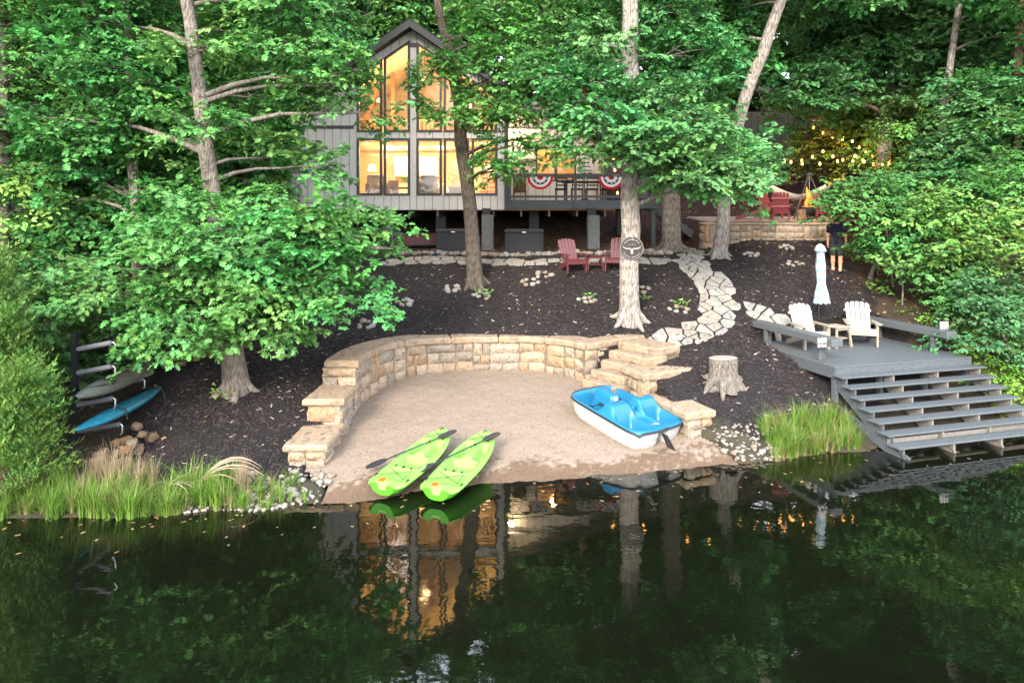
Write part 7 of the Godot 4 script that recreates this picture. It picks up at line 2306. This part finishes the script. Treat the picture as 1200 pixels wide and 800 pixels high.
# --- grasses, mulch and small growth ---------------------------------------
func scatter(called: String, mesh: Mesh, m: Material, xf: Array, cols: Array, label := "", category := "", parent: Node = self, group := "") -> Node:
	var mm := MultiMesh.new()
	mm.transform_format = MultiMesh.TRANSFORM_3D
	mm.use_colors = true
	mm.mesh = mesh
	mm.instance_count = xf.size()
	for i in xf.size():
		mm.set_instance_transform(i, xf[i])
		mm.set_instance_color(i, cols[i])
	var o := MultiMeshInstance3D.new()
	o.multimesh = mm
	o.material_override = m
	o.name = numbered(called) if parent == self else called
	parent.add_child(o, true)
	o.set_meta("kind", "stuff")
	if label: tag(o, label, category, group)
	return o
func blade_tuft(n: int, h: float, spread_: float, w: float, droop: float) -> ArrayMesh:
	var mb := MB.new()
	for i in n:
		var a := rnd(0, TAU)
		var r := rnd(0.0, 0.05)
		var p := Vector3(cos(a) * r, 0, sin(a) * r)
		var dir := Vector3(cos(a), 0, sin(a))
		var L := h * rnd(0.55, 1.1)
		var lean := spread_ * rnd(0.2, 1.0)
		var side := dir.cross(Vector3.UP) * w
		var v := rnd(0.7, 1.25)
		mb.col = Color(v * rnd(0.85, 1.3), v, v * rnd(0.7, 1.1))
		var prev := p
		for k in 4:
			var f := (k + 1) / 4.0
			var q := p + Vector3(0, L * (f - droop * lean * f * f), 0) + dir * L * lean * f * f
			var s0 := side * (1.0 - k / 4.0)
			var s1 := side * (1.0 - f)
			mb.tri(prev - s0, prev + s0, q + s1, dir)
			if k < 3: mb.tri(prev - s0, q + s1, q - s1, dir)
			prev = q
	return mb.mesh()
func make_grass() -> void:
	var lush := [blade_tuft(20, 0.6, 0.8, 0.006, 0.45), blade_tuft(20, 0.48, 1.1, 0.006, 0.6), blade_tuft(18, 0.34, 0.8, 0.007, 0.4)]
	for q in [["bright green lakeside grass along the left shore", -9.0, -2.95, 0.0, 0.75, 1500], ["bright green lakeside grass between the beach and the dock", 4.95, 6.95, 0.0, 0.85, 420], ["bright green lakeside grass right of the dock stairs", 10.7, 13.5, -0.1, 1.1, 420]]:
		for va in 3:
			var xf := []
			var cs := []
			for i in q[5] / 3:
				var x := rnd(q[1], q[2])
				var d := shore(x) + lerpf(q[3], q[4], pow(rnd(), 1.2)) + (0.0 if noise.get_noise_2d(x * 70.0, 3.0) > -0.25 else 0.15)
				if q[1] < 0.0 and x > -4.15 and d > 11.3: continue
				if noise.get_noise_2d(x * 90.0, d * 90.0 + 40.0) < -0.28: continue
				if q[1] < 0.0 and x > -5.5 and rnd() < 0.45 * (x + 5.5): continue
				var s := rnd(0.6, 1.2) * (1.0 + 0.55 * noise.get_noise_2d(x * 55.0, d * 55.0)) * (0.7 if q[1] < 0.0 and x > -4.5 else 1.0)
				xf.append(Transform3D(Basis(Vector3.UP, rnd(0, TAU)).scaled_local(Vector3(s, s, s)), at(x, d, -0.02)))
				cs.append(Color(0.11, 0.205, 0.034) * rnd(0.55, 1.35) if rnd() < 0.8 else Color(0.23, 0.21, 0.09) * rnd(0.7, 1.2))
			scatter("grass", lush[va], mats.grass, xf, cs, q[0], "grass")
	# dry pampas-like clumps on the left shore
	var dry := blade_tuft(40, 1.0, 0.5, 0.006, 0.5)
	for q in [[-6.55, 10.75, 1.0, 0.16, "tall tan clump of dry grass beside the teal kayak"], [-6.1, 10.7, 0.8, 0.2, "tan clump of dry grass left of the arching stems"], [-4.45, 10.75, 0.75, 0.08, "short upright tuft of dry tan grass near the wall's end"], [-6.9, 10.6, 0.9, 0.25, "tan clump of dry grass beside the cedar"]]:
		var t := thing("dry_grass_clump", q[4], "grass", at(q[0], q[1]), 0, "dry grass clumps on the left shore")
		var xf := []
		var cs := []
		for k in 7:
			xf.append(Transform3D(Basis(Vector3.UP, rnd(0, TAU)).scaled_local(Vector3(1, 1, 1) * q[2] * rnd(0.7, 1.0)), Vector3(rnd(-1, 1) * q[3], 0, rnd(-1, 1) * q[3])))
			cs.append(Color(0.30, 0.235, 0.155) * rnd(0.75, 1.15))
		scatter("blades", dry, mats.dry_grass, xf, cs, "", "", t)
	for q in [[-5.75, 10.6, 0.7, "low"], [-5.3, 10.7, 1.1, "long"]]:
		var t := thing("arching_stems", "%s bunch of dry tan stems arching over the mulch on the left shore" % q[3], "grass", at(q[0], q[1]))
		for k in 9:
			var mb := MB.new()
			var a := rnd(-0.6, 0.9)
			var L: float = q[2] * rnd(0.7, 1.2)
			var dir := Vector3(cos(a), 0, -sin(a) * 0.6)
			var p := []
			for j in 8:
				var f := j / 7.0
				p.append(dir * L * f + Vector3(0, L * (1.25 * f - 1.05 * f * f), 0))
			mb.tube(p, [0.012, 0.012, 0.011, 0.011, 0.010, 0.009, 0.007, 0.004], 5)
			part(mb, "stem", mats.dry_stem, t)
	# mulch: shredded bark chips over the dark bed, a few pale ones
	var chip := MB.new()
	chip.box(Vector3.ZERO, Vector3(0.075, 0.014, 0.02))
	var xf := []
	var cs := []
	var n := 0
	while n < 52000:
		n += 1
		var x := rnd(-7.6, 11.0)
		var d := lerpf(10.6, 23.0, pow(rnd(), 0.9))
		var t := d - shore(x)
		if t < 0.9 or in_beach(x, d) or (d > 21.8 and x < 6.0): continue
		if x < -7.3 or x > 9.7 + clampf((d - 16.0) * 0.18, -0.5, 1.2): continue
		var dq := Vector2(x, d) - DO
		if dq.dot(DE) > 0.0 and dq.dot(DE) < 3.75 and dq.dot(DN) > -1.7 and dq.dot(DN) < 2.85: continue
		if paved.any(func(p): return Geometry2D.is_point_in_polygon(Vector2(x, d), p)) and rnd() < 0.93: continue
		var s := rnd(0.5, 1.5)
		xf.append(Transform3D(Basis.from_euler(Vector3(rnd(-0.5, 0.5), rnd(0, TAU), rnd(-0.5, 0.5))).scaled_local(Vector3(s, rnd(0.6, 1.4), s * rnd(0.5, 1.3))), Vector3(x, land(x, d) + rnd(0.0, 0.02), -d)))
		var v := rnd(0.5, 1.7)
		cs.append(Color(0.026, 0.0195, 0.020) * v if rnd() < 0.975 else Color(0.30, 0.25, 0.21) * rnd(0.6, 1.2))
	scatter("mulch_chips", chip.mesh(), mats.plain, xf, cs, "dark shredded bark mulch covering the slope", "mulch")
	# fallen leaves and twigs of the wood floor
	var lf := MB.new()
	leaf(lf, Vector3.ZERO, Basis(), 0.11, "coarse")
	xf = []
	cs = []
	for i in 14000:
		var x := rnd(-20.0, 24.0)
		var d := rnd(10.5, 34.0)
		var t := d - shore(x)
		if t < 0.7 or in_beach(x, d): continue
		var mul := x > -7.6 and x < 9.8 and d < 21.7
		if mul and rnd() < 0.97: continue
		xf.append(Transform3D(Basis.from_euler(Vector3(rnd(-0.5, 0.5), rnd(0, TAU), rnd(-0.5, 0.5))).scaled_local(Vector3.ONE * rnd(0.7, 1.4)), Vector3(x, land(x, d) + 0.02, -d)))
		cs.append(Color(0.25, 0.14, 0.07) * rnd(0.5, 1.5))
	scatter("fallen_leaves", lf.mesh(), mats.leaf, xf, cs, "brown fallen leaves on the wood floor", "leaves")
	# footprints and crumbs of the beach: small dark bits on the sand
	xf = []
	cs = []
	for i in 900:
		var x := rnd(-3.3, 3.4)
		var d := rnd(10.9, 16.3)
		if not in_beach(x, d) or d < shore(x): continue
		xf.append(Transform3D(Basis.from_euler(Vector3(rnd(-0.4, 0.4), rnd(0, TAU), 0)).scaled_local(Vector3.ONE * rnd(0.25, 0.6)), Vector3(x, sand(x, d) + 0.004, -d)))
		cs.append(Color(0.10, 0.075, 0.055) * rnd(0.6, 2.5))
	scatter("beach_debris", chip.mesh(), mats.plain, xf, cs, "scattered bark crumbs on the sand beach", "debris")
	# fine shore gravel either side of the beach, and leaves afloat along the shore
	xf = []
	cs = []
	for i in 520:
		var right := i % 3 == 0
		var x := rnd(4.0, 5.3) if right else rnd(-5.4, -3.15)
		var d := shore(x) + rnd(-0.05, 0.95)
		if in_beach(x, d): continue
		if not right and x > -4.1 and d > 11.4: continue
		var s := rnd(0.02, 0.07)
		xf.append(Transform3D(Basis.from_euler(Vector3(0, rnd(0, TAU), 0)).scaled_local(Vector3(s * 1.3, s * 0.8, s)), at(x, d, s * 0.15)))
		cs.append(Color(0.20, 0.175, 0.145) * rnd(0.4, 1.3))
	scatter("shore_gravel", pebbles[0], mats.plain, xf, cs, "small pale gravel on the shore either side of the beach", "gravel")
	xf = []
	cs = []
	for i in 150:
		var x := rnd(-8.5, 10.0)
		var d := shore(x) - pow(rnd(), 2.0) * 1.2 - 0.03
		xf.append(Transform3D(Basis.from_euler(Vector3(0, rnd(0, TAU), 0)).scaled_local(Vector3(1, 0.2, 1) * rnd(0.4, 0.8)), Vector3(x, 0.006, -d)))
		cs.append(Color(0.17, 0.12, 0.05) * rnd(0.6, 1.5))
	scatter("floating_leaves", lf.mesh(), mats.leaf, xf, cs, "brown leaves afloat on the lake along the shore", "leaves")
	# sprigs in the stone rings and a few weeds
	for q in [[-0.8, 18.45, 0.5, "below the dark oak"], [4.7, 17.95, 0.45, "left of the curving path"], [3.75, 18.3, 0.3, "right of the trunk with the sign"], [-5.95, 13.35, 0.45, "at the foot of the big left oak"], [2.2, 18.45, 0.35, "between chairs and wall"]]:
		var t := thing("seedling", "small green seedling in the mulch " + q[3], "plant", at(q[0], q[1]), 0, "seedlings in the mulch")
		var pl := []
		for k in 4: pl.append([Vector3(0, 0.03, 0), k * 1.6, 0.7, q[2]])
		foliage(t, pl, "oval", mats.leaf_light, Color(0.12, 0.24, 0.05), "leaves")
	# ground cover and thin stems at the foot of the right bank
	var pl := []
	for i in 210:
		var d := rnd(16.8, 22.5)
		var x := 10.1 + (d - 16.5) * 0.12 + absf(rnd(-1, 1)) * 2.6
		if noise.get_noise_2d(x * 60.0, d * 60.0) < 0.0: continue
		pl.append([at(x, d, rnd(0.0, 0.2)), rnd(0, TAU), rnd(-0.2, 0.8), rnd(0.4, 0.8)])
	for i in 260:
		var x := rnd(10.9, 14.5)
		var d := shore(x) + rnd(0.5, 2.2)
		pl.append([at(x, d, rnd(0.0, 0.3)), rnd(0, TAU), rnd(-0.2, 0.8), rnd(0.5, 0.95)])
	var u := thing("bank_undergrowth", "low bright undergrowth at the foot of the right bank behind the dock", "undergrowth")
	u.set_meta("kind", "stuff")
	foliage(u, pl, "oval", mats.leaf_light, Color(0.10, 0.21, 0.035), "leaves")
	for i in 16:
		var d := rnd(17.0, 20.5)
		var x := 10.7 + rnd(0, 2.6)
		var t := thing("thin_stem", "thin bare sapling stem on the right bank behind the dock", "stem", at(x, d), 0, "thin stems on the right bank")
		var mb := MB.new()
		var h := rnd(1.0, 2.2)
		mb.tube([Vector3(0, -0.1, 0), Vector3(rnd(-0.1, 0.1), h * 0.5, 0), Vector3(rnd(-0.25, 0.25), h, rnd(-0.1, 0.1))], [0.025, 0.02, 0.01], 6)
		part(mb, "stem", mats.bark_pale, t)
		mb = MB.new()
		mb.tube([Vector3(0, h * 0.6, 0), Vector3(rnd(-0.4, 0.4), h * 0.9, 0.1)], [0.01, 0.004], 5)
		part(mb, "twig", mats.bark_pale, t)
	# red cedars on the left shore
	for q in [[-8.85, 10.7, 2.7, 0.8, "yellow-green red cedar at the left picture edge by the water"], [-8.1, 10.3, 1.9, 0.45, "smaller pointed red cedar in front of the kayak rack"], [-9.6, 11.4, 3.4, 1.2, "red cedar half out of the picture at the left"]]:
		var t := thing("cedar_tree", q[4], "tree", at(q[0], q[1]), 0, "red cedars on the left shore")
		var mb := MB.new()
		mb.tube([Vector3(0, -0.2, 0), Vector3(0, q[2] * 0.5, 0), Vector3(0.05, q[2] * 0.95, 0)], [0.07, 0.05, 0.01], 8)
		part(mb, "trunk", mats.bark_red, t)
		pl = []
		for i in int(800 * q[3]):
			var f := pow(rnd(), 0.8)
			var a := rnd(0, TAU)
			var r: float = q[3] * (1.0 - f) * (0.85 + 0.3 * sin(a * 3.0 + f * 9.0)) * pow(rnd(), 0.4) + 0.06
			pl.append([Vector3(cos(a) * r, 0.08 + q[2] * f * 0.97 + r * 0.15, -sin(a) * r), a, rnd(0.0, 1.0), rnd(0.8, 1.5)])
		foliage(t, pl, "cedar", mats.needle, Color(0.058, 0.115, 0.026))

func _ready() -> void:
	rng.seed = 20240611
	noise.seed = 5
	noise.frequency = 0.02
	noise.noise_type = FastNoiseLite.TYPE_SIMPLEX
	# camera: a drone 4.6 m above the lake, level, with the lens shifted down
	var cam := Camera3D.new()
	cam.name = "camera"
	cam.projection = Camera3D.PROJECTION_FRUSTUM
	cam.near = 0.1
	cam.far = 400.0
	cam.size = 0.1 * 800.0 / 760.0
	cam.frustum_offset = Vector2(0, -0.1 * 144.0 / 760.0)
	cam.position = Vector3(0, 4.6, 0)
	add_child(cam)
	cam.current = true
	var sky_m := ProceduralSkyMaterial.new()
	sky_m.sky_top_color = Color(0.76, 0.83, 0.92)
	sky_m.sky_horizon_color = Color(1.0, 1.0, 1.0)
	sky_m.sky_curve = 0.45
	sky_m.ground_bottom_color = Color(0.10, 0.12, 0.08)
	sky_m.ground_horizon_color = Color(0.25, 0.28, 0.22)
	sky_m.sky_energy_multiplier = 1.0
	var sky := Sky.new()
	sky.sky_material = sky_m
	var env := Environment.new()
	env.background_mode = Environment.BG_SKY
	env.sky = sky
	env.tonemap_mode = Environment.TONE_MAPPER_LINEAR
	env.tonemap_exposure = 7.1
	env.sdfgi_enabled = true
	env.ssao_enabled = true
	env.ssil_enabled = true
	var we := WorldEnvironment.new()
	we.name = "world_environment"
	we.environment = env
	add_child(we)
	var sun := DirectionalLight3D.new()
	sun.name = "sun"
	sun.light_energy = 0.5
	sun.light_angular_distance = 20.0
	sun.light_color = Color(1.0, 0.96, 0.9)
	sun.shadow_enabled = true
	sun.rotation_degrees = Vector3(-27, -20, 0)
	add_child(sun)
	make_materials()
	make_terrain()
	make_stone_meshes()
	make_beach_walls()
	make_paths()
	make_fire_wall()
	make_sprays()
	make_house()
	make_seats()
	make_sign()
	make_stump()
	make_dock()
	make_boats()
	make_string_lights()
	make_person()
	make_rocks()
	make_front_trees()
	make_woods()
	make_grass()
